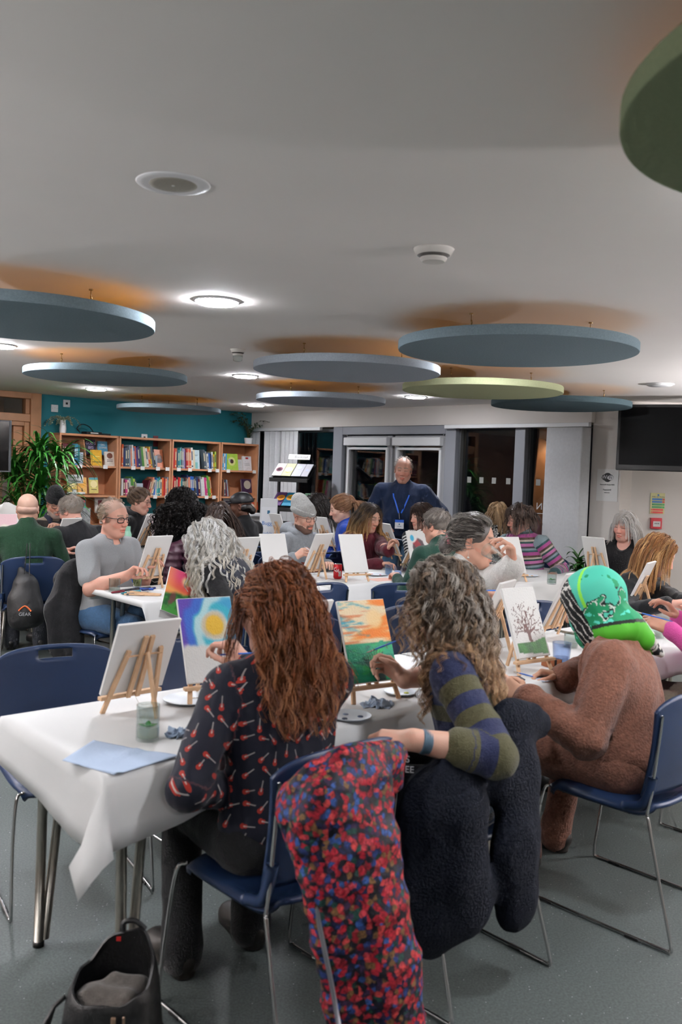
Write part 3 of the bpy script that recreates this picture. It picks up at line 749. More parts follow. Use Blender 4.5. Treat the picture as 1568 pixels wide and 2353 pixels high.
# ------------------------------------------------------------- easel, canvas
PINE = mat('pine', '#d9b28c', .55, noise=(25, .10), bump=(90, .1))
CANV = mat('canvas_white', '#e6e4e0', .8, bump=(600, .15))
TILT = 23
def make_easel(label):
    """stands at origin; painting side faces local -Y (towards the painter), leaning back to +Y"""
    t = thing('table_easel', label, 'easel'); q = math.radians(TILT); sl = lambda h, dy=0: (0, h * math.tan(q) + dy, h)
    for x0, x1, z1, nm in ((-.098, -.060, .215, 'leg'), (.098, .060, .215, 'leg')):
        MB().bar((x0, .0, .0), (x1, math.tan(q) * z1, z1), .0155, .010, (0, -1, 0)).build(nm, PINE, t, bevel=.0015)
    for x in (-.014, .014):
        MB().bar((x * 1.25, .045 * math.tan(q) + .004, .045), (x * .85, .26 * math.tan(q) + .004, .26), .016, .010, (0, -1, 0)).build('centre_bar', PINE, t, bevel=.0015)
    MB().bar((-.115, .052 * math.tan(q) - .012, .052), (.115, .052 * math.tan(q) - .012, .052), .024, .012).build('ledge', PINE, t, bevel=.0015)
    MB().bar((0, .205 * math.tan(q) + .014, .205), (0, .165, .002), .015, .010, (1, 0, 0)).build('rear_leg', PINE, t, bevel=.0015)
    m = MB(); m.tube([(-.066, .195 * math.tan(q) + .004, .195), (.066, .195 * math.tan(q) + .004, .195)], .0032, 6); m.build('dowel', PINE, t, True)
    m = MB(); m.tube(catmull([(0, .05 * math.tan(q) + .01, .055), (0, .07, .030), (0, .135, .045)], 5), .0008, 4); m.build('cord', mat('white_cord', '#e0dcd2', .8), t, True)
    return t
_EA = []
def easel(label, x, y, face, z=.743, tiltx=0):
    """face = compass direction (deg) the painting looks"""
    if not _EA: o = make_easel(label); _EA.append(o)
    else: o = copy_tree(_EA[0]); o['label'] = label
    o.location = (x, y, z); o.rotation_euler = (0, 0, math.radians(face + 90)); return o
def canvas(label, ea, w=.205, h=.30, paint=None, base=.066, name='canvas_board', res=(44, 66), key=None, group=None):
    """board resting on the easel ledge; paint(u, v) -> srgb colour tuple arrays, u right 0..1 as seen by painter, v up 0..1"""
    t = thing(name, label, 'painting' if paint else 'canvas', tuple(ea.location), ea.rotation_euler[2], group)
    q = math.radians(TILT); y0 = base * math.tan(q) - .0136; th = .012
    ux, uz, un = Vector((1, 0, 0)), Vector((0, math.sin(q), math.cos(q))), Vector((0, -math.cos(q), math.sin(q)))
    M = Matrix((ux, -un, uz)).transposed(); ctr = Vector((0, y0, base)) + uz * h / 2 - un * 0
    MB().box(ctr, (w, th, h), M).build('board', CANV, t, bevel=.002)
    if paint:
        nu, nv = res; u, v = np.meshgrid(np.linspace(0, 1, nu), np.linspace(0, 1, nv), indexing='ij')
        c = paint(u, v); c = np.where(c <= .04045, c / 12.92, ((c + .055) / 1.055) ** 2.4)
        P = np.array(ctr)[None, None] + (u - .5)[..., None] * w * .985 * np.array(ux) + (v - .5)[..., None] * h * .985 * np.array(uz) + np.array(un) * (th / 2 + .0006)
        idx = np.arange(nu * nv).reshape(nu, nv); F = np.stack([idx[:-1, :-1], idx[1:, :-1], idx[1:, 1:], idx[:-1, 1:]], -1).reshape(-1, 4)
        mesh_obj('paint_layer', P.reshape(-1, 3), F, attr_mat('paint', .5, .4, bump=(160, .25)), t, True, attrs={'Col': ('FLOAT_COLOR', np.concatenate([c, np.ones(c.shape[:2] + (1,))], -1).reshape(-1, 4))})
    return t
def mixc(c, b, a): return c * (1 - a[..., None]) + np.array(b) * a[..., None]
def hx(s): s = s.lstrip('#'); return np.array([int(s[i:i + 2], 16) / 255 for i in (0, 2, 4)])
def n2(u, v, s, seed, ax=1.0): return wnoise(np.stack([u * s * ax, v * s, u * 0], -1).reshape(-1, 3), 1.0, seed, 3).reshape(u.shape)
def sst(x, a, b): t = np.clip((x - a) / (b - a), 0, 1); return t * t * (3 - 2 * t)
def white(u): return np.ones(u.shape + (3,)) * np.array((.90, .895, .88))
def paint_bluesun(u, v):
    c = white(u); nz = n2(u, v, 6, 3) * .05
    d = np.hypot((u - .62) * .68, v - .66) + nz * .6
    sky = mixc(c, hx('#2f9fd0'), sst(d, .12, .30)); e = np.hypot((u - .95) * .8, (v - .55)) + nz
    sky = mixc(sky, hx('#25b4cc'), sst(d, .16, .22) * (1 - sst(d, .24, .32))); sky = mixc(sky, hx('#cfeef0'), sst(e, .40, .47) * (1 - sst(e, .53, .58)) * .9); sky = mixc(sky, hx('#2b62c8'), sst(e, .54, .61)); sky = mixc(sky, hx('#5436a8'), sst(e, .67, .76)); sky = mixc(sky, hx('#d6c7a6'), 1 - sst(d, .13, .18)); sky = mixc(sky, hx('#eebf2e'), 1 - sst(d, .09, .125))
    low = .42 + .10 * (u - .5) * (u > .5) - .05 * np.abs(u - .35) + nz
    return mixc(sky, (.90, .895, .88), 1 - sst(v, low - .02, low + .05))
def paint_orange(u, v):
    b = n2(u, v * 5, 4, 5, .7); b2 = n2(u, v * 6, 5, 9, .6)
    c = mixc(white(u), hx('#f2dcb4'), np.ones_like(u)); c = mixc(c, hx('#f08428'), sst(b + .5 * (u - .3), -.1, .35)); c = mixc(c, hx('#3f9fb4'), sst(b2 - .8 * u, .0, .35))
    d = np.hypot((u - .72) * .7, (v - .76)); c = mixc(c, hx('#fbd79a'), (1 - sst(d, .08, .15)) * .9); c = mixc(c, hx('#d8703a'), sst(n2(u, v * 8, 6, 14, .5), .25, .5) * .7)
    g = mixc(white(u), hx('#159a72'), np.ones_like(u)); g = mixc(g, hx('#2fb05a'), sst(n2(u, v * 3, 5, 2), -.1, .5)); g = mixc(g, hx('#0e5f57'), sst(n2(u, v * 4, 7, 8), .2, .6) * .8)
    for k in range(11):
        x0 = .62 + .02 * (k - 5); sp = (k - 5) * .055; x = x0 + sp * (v / .42) ** 1.6 - .05 * (v / .4)
        g = mixc(g, hx('#123a34'), (np.abs(u - x) < .016 * (1.2 - v)) * (v < .40 - .02 * abs(k - 5)) * .85)
    hz = .47 + .01 * n2(u, v, 8, 4); return np.where((v > hz)[..., None], c, g)
def paint_tree(u, v):
    c = white(u); br = hx('#5d3a36')
    def seg(x0, y0, x1, y1, w0, w1):
        nonlocal c
        dx, dy = x1 - x0, (y1 - y0) * 1.45; px, py = u - x0, (v - y0) * 1.45; t = np.clip((px * dx + py * dy) / (dx * dx + dy * dy), 0, 1)
        c = mixc(c, br, (np.hypot(px - t * dx, py - t * dy) < w0 + (w1 - w0) * t) * 1.0)
    rs = random.Random(4)
    def grow_(x, y, a, L, w, n):
        x1, y1 = x + math.cos(a) * L, y + math.sin(a) * L / 1.45; seg(x, y, x1, y1, w, w * .7)
        if n > 0:
            for k in (-1, 1): grow_(x1, y1, a + k * rs.uniform(.25, .7), L * rs.uniform(.62, .85), w * .66, n - 1)
            if n > 1: grow_(x + (x1 - x) * .55, y + (y1 - y) * .55, a + rs.choice((-1, 1)) * .8, L * .5, w * .6, n - 2)
    seg(.52, .14, .50, .36, .05, .042); seg(.50, .36, .47, .40, .045, .045); seg(.50, .34, .70, .40, .03, .025)
    for a, L in ((2.5, .20), (2.05, .24), (1.65, .24), (1.25, .26), (.75, .22), (.35, .17), (2.9, .17)): grow_(.49, .34, a, L, .017, 3)
    top = .19 + .05 * u + .015 * np.sin(u * 9) ; g = mixc(white(u), hx('#3d7a3a'), np.ones_like(u)); g = mixc(g, hx('#2b5f2e'), sst(n2(u, v, 9, 3), 0, .6))
    m = (v < top) & (v > .02 + .05 * (1 - u)) & (u > .06 - .0 * v) & (u < .97); return np.where(m[..., None], g, c)
def paint_pinkgreen(u, v):
    c = mixc(white(u), hx('#e2604a'), np.ones_like(u)); c = mixc(c, hx('#e0507a'), sst(v, .55, .9)); c = mixc(c, hx('#f2a35a'), (1 - sst(u, .0, .4)) * .6); d = np.hypot((u - .62) * .7, v - .80)
    c = mixc(c, hx('#f3dfa0'), 1 - sst(d, .04, .16)); c = mixc(c, hx('#e9b35a'), (1 - sst(np.abs(v - .48 + .1 * (u - .5)), .0, .12)) * .7)
    gl = .48 + .16 * (u - .5) + .04 * n2(u, v, 6, 2); g = mixc(white(u), hx('#3f8a3a'), np.ones_like(u)); g = mixc(g, hx('#1f5a2c'), sst(n2(u, v, 10, 6), -.1, .5)); g = mixc(g, hx('#6e4040'), sst(n2(u, v, 8, 12) - 2.0 * np.hypot(u - .25, v - .30), -.35, .2) * .9)
    return mixc(c, (.3, .5, .2), 0 * u) * sst(v, gl - .05, gl + .05)[..., None] + g * (1 - sst(v, gl - .05, gl + .05))[..., None]
def paint_orangesun(u, v):
    c = mixc(white(u), hx('#ecd2d2'), sst(v, .2, .5)); d = np.hypot((u - .58) * .7, v - .70) + .02 * n2(u, v, 6, 3)
    c = mixc(c, hx('#f0a090'), 1 - sst(d, .16, .34)); c = mixc(c, hx('#f2703a'), 1 - sst(d, .14, .18)); c = mixc(c, hx('#f8b02c'), 1 - sst(d, .05, .11)); return c
def paint_paleyellow(u, v):
    c = mixc(white(u), hx('#eec8cc'), sst(v + .1 * n2(u, v, 5, 4), .2, .7)); d = np.hypot((u - .5) * .7, v - .5); c = mixc(c, hx('#f2e8d8'), 1 - sst(d, .14, .22)); return mixc(c, hx('#efe07a'), 1 - sst(d, .06, .12))
def paint_bright(u, v):
    c = white(u); d = np.hypot((u - .5), (v - .45) * .9); m = 1 - sst(d + .06 * n2(u, v, 7, 3), .26, .32)
    p = mixc(white(u), hx('#46343a'), np.ones_like(u)); p = mixc(p, hx('#7ab82a'), (1 - sst(np.hypot(u - .42, v - .25), .10, .18))); p = mixc(p, hx('#2a6fc0'), (1 - sst(np.hypot(u - .70, v - .22), .08, .16))); p = mixc(p, hx('#8a2f38'), sst(n2(u, v, 9, 8), .2, .5))
    c = c * (1 - m[..., None]) + p * m[..., None]; c = mixc(c, hx('#3fa8cc'), 1 - sst(np.hypot(u - .22, v - .80), .07, .11)); return mixc(c, hx('#a86a70'), (np.abs(v - .05 - .06 * (u - .5)) < .012) * .8)
# ------------------------------------------------------------- small table things
def thin_glass(key, tint, refl=1.0, ior=1.5, rough=.03):
    m = bpy.data.materials.new(key); m.use_nodes = True; nt = m.node_tree; nt.nodes.clear()
    o = nt.nodes.new('ShaderNodeOutputMaterial'); t = nt.nodes.new('ShaderNodeBsdfTransparent'); t.inputs[0].default_value = C(tint); g = nt.nodes.new('ShaderNodeBsdfGlossy'); g.inputs['Roughness'].default_value = rough
    x = nt.nodes.new('ShaderNodeMixShader'); fac_facing(nt, x, .04, .75, 2.5); nt.links.new(t.outputs[0], x.inputs[1]); nt.links.new(g.outputs[0], x.inputs[2]); nt.links.new(x.outputs[0], o.inputs[0]); return m
CLEAR = thin_glass('clear_glass', '#f0f5f4'); CUPB = thin_glass('blue_plastic', '#e6eefb', rough=.12)
def tumbler(label, x, y, z=.7425, r=.036, h=.095, liquid=None, level=.35, mint=False, plastic=False, taper=1.0, brush=None):
    t = thing('plastic_cup' if plastic else 'drinking_glass', label, 'cup' if plastic else 'glass', (x, y, z)); w = .0016; rb = r * taper
    m = MB(); prof = [(0.0, 0), (rb * .96, 0), (rb, .003)] + [(rb + (r - rb) * k / 5, .003 + (h - .003) * k / 5) for k in range(1, 6)] + [(r - w, h)] + [(rb + (r - rb) * k / 5 - w, .003 + (h - .003) * k / 5) for k in range(4, 0, -1)] + [(rb - w * 1.5, .010), (0, .010)]
    m.lathe(prof, (0, 0, 0), 28); m.build('body', CUPB if plastic else CLEAR, t, True, angle=50)
    if liquid:
        m = MB(); hl_ = .0105 + h * level; rr = rb + (r - rb) * level - w - .0004; m.lathe([(0, .0105), (rb - w * 2, .0105), (rr, hl_), (0, hl_)], (0, 0, 0), 28)
        m.build('liquid', mat('liquid_' + liquid, liquid, .15, spec=.5, alpha=.42), t, True, angle=40)
    if mint:
        m = MB()
        for k in range(4):
            a = k * 1.7; c = Vector((.012 * math.cos(a), .012 * math.sin(a), h * level + .012)); L = .016
            vs = [c + Vector((math.cos(a) * L * s - math.sin(a) * w_ * .009, math.sin(a) * L * s + math.cos(a) * w_ * .009, .006 * s)) for s, w_ in ((-.7, 0), (-.1, 1), (.6, .7), (1, 0), (.6, -.7), (-.1, -1))]
            m.add(vs, [tuple(range(6))])
        o = m.build('mint_leaf', mat('mint', '#3f8a35', .5), t); solid(o, .001)
    return t
def paintbrush(label, tip, end, col='#2f6fd0', group=None):
    """tip and end are world points"""
    tip, end = Vector(tip), Vector(end); d = end - tip; L = d.length; d.normalize()
    t = thing('paintbrush', label, 'paintbrush', tuple(tip), 0, group); p = lambda s: d * (L * s)
    m = MB(); m.tube([p(.28), p(.45), p(.8), p(1)], [.0026, .0034, .0026, .0015], 8); m.build('handle', mat('brush_' + col, col, .3), t, True)
    m = MB(); m.tube([p(.15), p(.28)], [.0028, .0027], 8); m.build('ferrule', mat('ferrule', '#d8d8d8', .25, metal=1), t, True)
    m = MB(); m.tube([p(0), p(.06), p(.15)], [.0004, .0026, .0026], 8); m.build('bristles', mat('bristle', '#d8cfc0', .8), t, True); return t
def crumple(label, x, y, z, r, col='#a9b8cc', seed=1):
    o = thing('paper_napkin', label, 'napkin', (x, y, z)); rs = np.random.RandomState(seed); n, m_ = 30, 30
    P = np.zeros((n, m_, 3))
    u, v = np.meshgrid(np.linspace(-1, 1, n), np.linspace(-1, 1, m_), indexing='ij'); q = np.stack([u, v, u * 0], -1).reshape(-1, 3)
    a = wnoise(q, 2.2, seed, 3).reshape(n, m_); b = wnoise(q, 2.6, seed + 3, 3).reshape(n, m_); c = wnoise(q, 3.0, seed + 5, 3).reshape(n, m_)
    P[..., 0] = (u * .75 + .35 * a) * r; P[..., 1] = (v * .6 + .35 * b) * r; P[..., 2] = r * .55 * np.abs(c) * (1.25 - np.hypot(u, v) * .7) + r * .35 * np.abs(a * b)
    P[..., 2] -= P[..., 2].min()
    mb = MB().grid(P); k = mb.build('sheet', mat('napkin_' + col, col, .85, bump=(60, .3)), o, False); solid(k, .0012); return o
# ------------------------------------------------------------- room shell
CEIL = 2.335
C0 = Vector((-1.25, 12.73, 0)); TD = Vector((-.72701, -.68662, 0)); GD = Vector((.68662, -.72701, 0))   # along teal wall / along glazed wall
TN = GD.copy(); GN = Vector((-GD.y, GD.x, 0))      # TN: into the room from teal wall; GN: outward through the glazing
PE = C0 + GD * 5.71
def tp(s, off, z): return C0 + TD * s + TN * off + Vector((0, 0, z))
def gp(s, off, z): return C0 + GD * s + GN * off + Vector((0, 0, z))     # off > 0 is outside
MT = Matrix((-TD, -TN, Vector((0, 0, 1)))).transposed()    # local x along wall to the right, y outwards
MG = Matrix((GD, GN, Vector((0, 0, 1)))).transposed()
def struct(o): o['kind'] = 'structure'; return o
def floor_mat():
    m, nt, b = newmat('vinyl_floor'); setp(b, rough=.42, spec=.4); N, L = nt.nodes, nt.links
    tc = N.new('ShaderNodeTexCoord'); n = N.new('ShaderNodeTexNoise'); n.inputs['Scale'].default_value = 140; n.inputs['Detail'].default_value = 2; L.new(tc.outputs['Object'], n.inputs['Vector'])
    r = N.new('ShaderNodeValToRGB'); e = r.color_ramp.elements; e[0].position = .35; e[0].color = C('#454c4b'); e[1].position = .68; e[1].color = C('#5d6563'); L.new(n.outputs['Fac'], r.inputs[0])
    v = N.new('ShaderNodeTexVoronoi'); v.inputs['Scale'].default_value = 38; L.new(tc.outputs['Object'], v.inputs['Vector'])
    lt = N.new('ShaderNodeMath'); lt.operation = 'LESS_THAN'; lt.inputs[1].default_value = .055; L.new(v.outputs['Distance'], lt.inputs[0])
    mx = N.new('ShaderNodeMix'); mx.data_type = 'RGBA'; L.new(lt.outputs[0], mx.inputs[0]); L.new(r.outputs[0], mx.inputs[6]); mx.inputs[7].default_value = (.75, .75, .78, 1); L.new(mx.outputs[2], b.inputs['Base Color'])
    L.new(lt.outputs[0], b.inputs['Metallic']); n3 = N.new('ShaderNodeTexNoise'); n3.inputs['Scale'].default_value = 1.3; L.new(tc.outputs['Object'], n3.inputs['Vector'])
    mr = N.new('ShaderNodeMapRange'); mr.inputs[3].default_value = .34; mr.inputs[4].default_value = .52; L.new(n3.outputs['Fac'], mr.inputs[0]); L.new(mr.outputs[0], b.inputs['Roughness']); return m
WALLW = mat('wall_paint', '#d9d2cb', .75, spec=.2, noise=(3, .02)); CEILM = mat('ceiling_paint', '#ece7e2', .8, spec=.15, noise=(1.5, .02)); TEAL = mat('teal_paint', '#237580', .6, spec=.3, noise=(4, .04))
WOOD = mat('beech', '#c98d66', .45, noise=(9, .09), bump=(60, .06)); OAK = mat('oak_frame', '#b07a52', .45, noise=(7, .12), bump=(40, .06)); ALU = mat('grey_alu', '#8b8d93', .45, metal=.0, spec=.5); ALUD = mat('dark_alu', '#4a4d50', .5); WHITEP = mat('white_plastic', '#dcdcdc', .4); BLACK = mat('black_gloss', '#060607', .12, spec=.6); BLACKM = mat('black_matt', '#0c0c0d', .55)
poly = [tuple(C0.xy), tuple(PE.xy), (2.82, 8.72), (7, 8.4), (7, -4), (-8, -4), tuple((C0 + TD * 9.28).xy)]
struct(MB().prism(poly[::-1], -.1, 0).build('floor', floor_mat())); struct(MB().prism(poly[::-1], CEIL, CEIL + .1).build('ceiling', CEILM))
def wall_seg(name, a, b, z0, z1, m, th=.12):
    a, b = Vector(a), Vector(b); d = (b - a).normalized(); n = Vector((-d.y, d.x, 0))      # n: outward (left of direction of travel)
    M = Matrix((d, n, Vector((0, 0, 1)))).transposed(); c = (a + b) / 2 + n * th / 2; c.z = (z0 + z1) / 2
    return struct(MB().box(c, ((b - a).length, th, z1 - z0), M).build(name, m))
wall_seg('wall_teal', tp(3.22, 0, 0), tp(-.12, 0, 0), 0, CEIL, TEAL)
wall_seg('wall_far_left', tp(9.28, 0, 0), tp(4.9, 0, 0), 0, CEIL, mat('oak_panelling', '#5a3a26', .5, noise=(3, .2)))
wall_seg('wall_left', (-8, -4, 0), (-8, 6.36, 0), 0, CEIL, mat('oak_panelling', '#5a3a26', .5, noise=(3, .2))); wall_seg('wall_rear', (7, -4, 0), (-8, -4, 0), 0, CEIL, WALLW); wall_seg('wall_side', (7, 8.4, 0), (7, -4, 0), 0, CEIL, WALLW)
wall_seg('wall_right', (2.82, 8.72, 0), (7, 8.4, 0), 0, CEIL, WALLW)
# header over the glazing, pier
struct(MB().box(gp(2.70, .10, (2.12 + CEIL) / 2), (5.42, .36, CEIL - 2.12), MG).build('wall_header', WALLW))
struct(MB().box(gp(5.55, .14, CEIL / 2), (.32, .30, CEIL), MG).build('wall_pier', WALLW))
# --- glazing
GLASSP = bpy.data.materials.new('night_glass'); GLASSP.use_nodes = True
def _gl():
    nt = GLASSP.node_tree; nt.nodes.clear(); o = nt.nodes.new('ShaderNodeOutputMaterial'); t = nt.nodes.new('ShaderNodeBsdfTransparent'); t.inputs[0].default_value = (.8, .82, .82, 1)
    g = nt.nodes.new('ShaderNodeBsdfGlossy'); g.inputs['Roughness'].default_value = .015; x = nt.nodes.new('ShaderNodeMixShader'); fac_facing(nt, x, .075, .6); nt.links.new(t.outputs[0], x.inputs[1]); nt.links.new(g.outputs[0], x.inputs[2]); nt.links.new(x.outputs[0], o.inputs[0])
_gl()
def gbox(mb, s0, s1, z0, z1, off, th): mb.box(gp((s0 + s1) / 2, off, (z0 + z1) / 2), (s1 - s0, th, z1 - z0), MG); return mb
def window(n, s0, s1, z0=.08, z1=2.10, fr=.05, m=ALU, deep=.10):
    w = thing('window_%d' % n, None, None, tuple(gp((s0 + s1) / 2, 0, 0))); w['kind'] = 'structure'; L = w.location; f = MB()
    for a, b, c, d in ((s0, s0 + fr, z0, z1), (s1 - fr, s1, z0, z1), (s0 + fr, s1 - fr, z0, z0 + fr), (s0 + fr, s1 - fr, z1 - fr, z1)): gbox(f, a, b, c, d, .05, deep)
    o = f.build('window_frame', m, w, bevel=.004); o.location = -L
    p = gbox(MB(), s0 + fr, s1 - fr, z0 + fr, z1 - fr, .06, .012).build('pane', GLASSP, w); p.location = -L
    return w
window(1, .0, 1.69, fr=.04, m=ALUD); window(2, 3.70, 4.50, fr=.025, m=ALUD); window(3, 4.63, 5.40, fr=.025, m=ALUD)
for i, (a, b, m, off, th) in enumerate(((1.69, 1.86, ALU, .02, .16), (3.55, 3.70, ALU, .02, .16), (4.50, 4.63, ALU, .02, .16))): struct(gbox(MB(), a, b, 0, 2.12, off, th).build('trim_%d' % (i + 1), m, bevel=.006))
struct(gbox(MB(), 1.86, 3.55, 2.02, 2.12, .02, .16).build('trim_4', ALU, bevel=.006))
struct(gbox(MB(), 0, 5.4, 0, .08, .02, .16).build('trim_5', ALUD))
def door(n, s0, s1, flip):
    w = thing('door_%d' % n, None, None, tuple(gp((s0 + s1) / 2, 0, 0))); w['kind'] = 'structure'; L = w.location; f = MB(); fr = .085
    for a, b, c, d in ((s0, s0 + fr, .01, 2.01), (s1 - fr, s1, .01, 2.01), (s0 + fr, s1 - fr, .01, .20), (s0 + fr, s1 - fr, 1.90, 2.01)): gbox(f, a, b, c, d, .03, .07)
    o = f.build('door_leaf', mat('door_grey', '#9a9a9c', .4), w, bevel=.006); o.location = -L
    f = MB(); k = .03
    for a, b, c, d in ((s0 + .05, s0 + .05 + k, .2, 1.865), (s1 - .05 - k, s1 - .05, .2, 1.865), (s0 + .05, s1 - .05, 1.835, 1.865)): gbox(f, a, b, c, d, -.02, .03)
    o = f.build('blind_frame', WHITEP, w, bevel=.004); o.location = -L
    o = gbox(MB(), s0 + .01, s1 - .04, 1.885, 1.985, -.035, .07).build('blind_cassette', WHITEP, w, bevel=.008); o.location = -L
    o = gbox(MB(), s0 + .085, s1 - .085, .2, 1.90, .04, .012).build('pane', GLASSP, w); o.location = -L
    hs = s1 - .045 if not flip else s0 + .045; m = MB(); m.tube([gp(hs, -.07, .85), gp(hs, -.07, 1.30)], .012, 8); m.tube([gp(hs, -.07, .90), gp(hs, 0, .90)], .008, 6); m.tube([gp(hs, -.07, 1.25), gp(hs, 0, 1.25)], .008, 6)
    o = m.build('door_handle', CHROME, w, True); o.location = -L
    m = MB()
    for zz in (2.005, .3): m.lathe([(.014, 0), (.014, .07)], gp(s0 + .02 if not flip else s1 - .02, -.02, zz), 10)
    o = m.build('hinge', CHROME, w, True); o.location = -L
door(1, 1.88, 2.68, False); door(2, 2.72, 3.52, True)
# blind head rails
def vblind(label, s0, s1, slats, group=None, rail=None):
    t = thing('vertical_blind', label, 'blind', tuple(gp((s0 + s1) / 2, -.10, 2.10))); L = t.location
    r0, r1 = rail or (s0, s1); o = gbox(MB(), r0, r1, 2.075, 2.115, -.12, .05).build('head_rail', WHITEP, t, bevel=.004); o.location = -L
    for s, ang, w, zb in slats:
        d = GD * math.cos(ang) + GN * math.sin(ang); a = gp(s, -.12, 0); m = MB()
        P = np.array([[(a + d * (k - .5) * w + Vector((0, 0, z)) + GN * .004 * math.sin(z * 3 + s * 9))[:] for z in np.linspace(zb, 2.07, 8)] for k in np.linspace(0, 1, 5)]); m.grid(P)
        o = m.build('slat', mat('blind_fabric', '#cfcfd0', .8, noise=(40, .04)), t, True); o.location = -L; solid(o, .001)
    return t
vblind('white vertical blind drawn together beside the pier with the WiFi notice', 4.98, 5.40, [(4.99 + .0115 * k, (.62, .80, .70)[k % 3], .10, .06) for k in range(35)], rail=(3.6, 5.42))
vblind('white vertical blind with loose spread slats behind the black leaflet stand', .05, 1.62, [(.05 + .075 * k, .15, .085, .1) for k in range(3)] + [(.42, .8, .085, .1), (.55, 1.1, .085, .1), (.66, 1.2, .085, .1)] + [(.76 + .085 * k, .12, .085, .1) for k in range(4)], rail=(.03, 1.52))
# frosted safety squares, window lettering (reads from outside)
def sticker(s, z, w=.055, h=.065, parent=None):
    return gbox(MB(), s - w / 2, s + w / 2, z - h / 2, z + h / 2, .05, .003)
for k, s in enumerate((3.83, 4.00, 4.17, 4.36, 4.74, 4.93)):
    o = sticker(s, 1.515).build('glass_sticker', mat('frost', '#8f8f8a', .7)); tag(o, '%s frosted square on the dark window right of the standing man' % ['first', 'second', 'third', 'fourth', 'fifth', 'sixth'][k], 'sticker', 'frosted squares on the windows')
t = thing('window_lettering', 'white reversed IN lettering and ringed dove emblem on the dark glass', 'sign', tuple(gp(4.86, .045, 1.27))); L = t.location
m = MB(); N_ = 28
for r0, r1 in ((.078, .090),):
    for k in range(N_):
        a0, a1 = 2 * PI * k / N_, 2 * PI * (k + 1) / N_; m.add([gp(4.93 + r * math.cos(a), .045, 1.27 + r * math.sin(a)) for r, a in ((r0, a0), (r1, a0), (r1, a1), (r0, a1))], [(0, 1, 2, 3)])
m.add([gp(4.93 + x * .08, .045, 1.27 + y * .08) for x, y in ((-.5, -.3), (.7, -.75), (.55, -.1), (.95, .55), (.3, .35), (-.15, .75), (-.25, .2), (-.6, .45))], [tuple(range(8))])
m.add([gp(s, .045, z) for s, z in ((4.74, 1.19), (4.86, 1.19), (4.86, 1.196), (4.74, 1.196))], [(0, 1, 2, 3)])
o = m.build('emblem', mat('frostw', '#c8c8c4', .7)); o.parent = t; o.location = -L
text_mesh('lettering', 'IN', .10, Matrix.Translation(gp(4.785, .04, 1.265) - L) @ frame((0, 0, 0), -GD, Vector((0, 0, 1)), -GN * -1), mat('frostw', '#c8c8c4', .7), t)
# --- outside: paving, timber porch posts, lamps
struct(MB().box(gp(3, 4.2, -.06), (14, 8, .1), MG).build('ground_outside', mat('paving', '#3a3633', .8, noise=(6, .2))))
def post(label, top, bot, w):
    m = MB(); a, b = Vector(bot), Vector(top); a.z = 0; a.x -= (b.x - bot[0]) * .4; m.bar(a, b, w, .14, (0, 1, 0)); tag(m.build('timber_post', OAK, bevel=.01), label, 'post')
post('leaning timber porch post outside the dark window beside the blind', at(1253, 985, 11.0), at(1226, 1200, 11.0), .16); post('upright timber porch post behind the leaning one outside', at(1266, 985, 11.4), at(1258, 1200, 11.4), .14)
o = MB(); o.bar(at(1258, 1026, 11.25), at(1330, 1034, 11.25), .10, .10); tag(o.build('timber_beam', OAK, bevel=.008), 'timber beam of the porch outside the window', 'beam')
for k, (pw, lb) in enumerate(((at(1272, 1017, 10.5), 'upper'), (at(1278, 1029, 10.8), 'lower'))):
    t = thing('porch_lamp', '%s round glowing porch lamp outside the window beside the blind' % lb, 'lamp', tuple(pw)); z = pw.z; m = MB(); m.lathe([(0, -.02), (.07, -.012), (.08, .01), (.0, .03)], (0, 0, 0), 20); m.build('diffuser', emit('porch', '#ffe0bc', 30), t, True)
    m = MB(); m.lathe([(.085, .012), (.09, .03), (.03, .05), (0, .05)], (0, 0, 0), 20); m.build('housing', ALUD, t, True); m = MB(); m.tube([(0, 0, .05), (0, 0, 2.62 - z)], .006, 6); m.build('rod', ALUD, t)
tag(MB().box(gp(4.6, 1.75, 2.66), (4.4, 2.4, .08), MG).build('porch_roof', OAK), 'timber porch roof outside the glazed wall', 'roof')
# --- timber screen left of the teal wall, with lit room behind it
scr = thing('door_3', None, None, tuple(tp(4.0, 0, 0))); scr['kind'] = 'structure'; L = scr.location
def tbox(mb, s0, s1, z0, z1, off, th): mb.box(tp((s0 + s1) / 2, off, (z0 + z1) / 2), (s1 - s0, th, z1 - z0), MT); return mb
f = MB(); tbox(f, 3.20, 3.33, 0, CEIL, -.03, .16); tbox(f, 3.33, 4.9, CEIL - .07, CEIL, -.03, .16); tbox(f, 3.33, 4.9, 2.00, 2.09, -.03, .14); tbox(f, 4.8, 4.9, 0, CEIL, -.03, .16); tbox(f, 3.33, 3.39, .0, 2.0, -.03, .10); tbox(f, 3.33, 3.38, 2.09, CEIL - .07, -.03, .10); tbox(f, 3.39, 4.8, 1.95, 2.0, -.03, .10)
o = f.build('timber_frame', OAK, scr, bevel=.005); o.location = -L
f = MB(); tbox(f, 3.39, 4.8, 0, .95, -.05, .05); tbox(f, 3.39, 3.50, .95, 1.95, -.05, .05); o = f.build('door_panel', OAK, scr, bevel=.004); o.location = -L
o = tbox(MB(), 3.38, 4.8, 2.09, CEIL - .07, -.05, .01).build('pane', GLASSP, scr); o.location = -L
wall_seg('wall_lobby', tp(5.6, -1.1, 0), tp(3.1, -1.1, 0), 0, CEIL, mat('lobby_paint', '#d6b096', .8)); wall_seg('wall_lobby_side', tp(3.12, -.05, 0), tp(3.12, -1.1, 0), 0, CEIL, WALLW, .05)
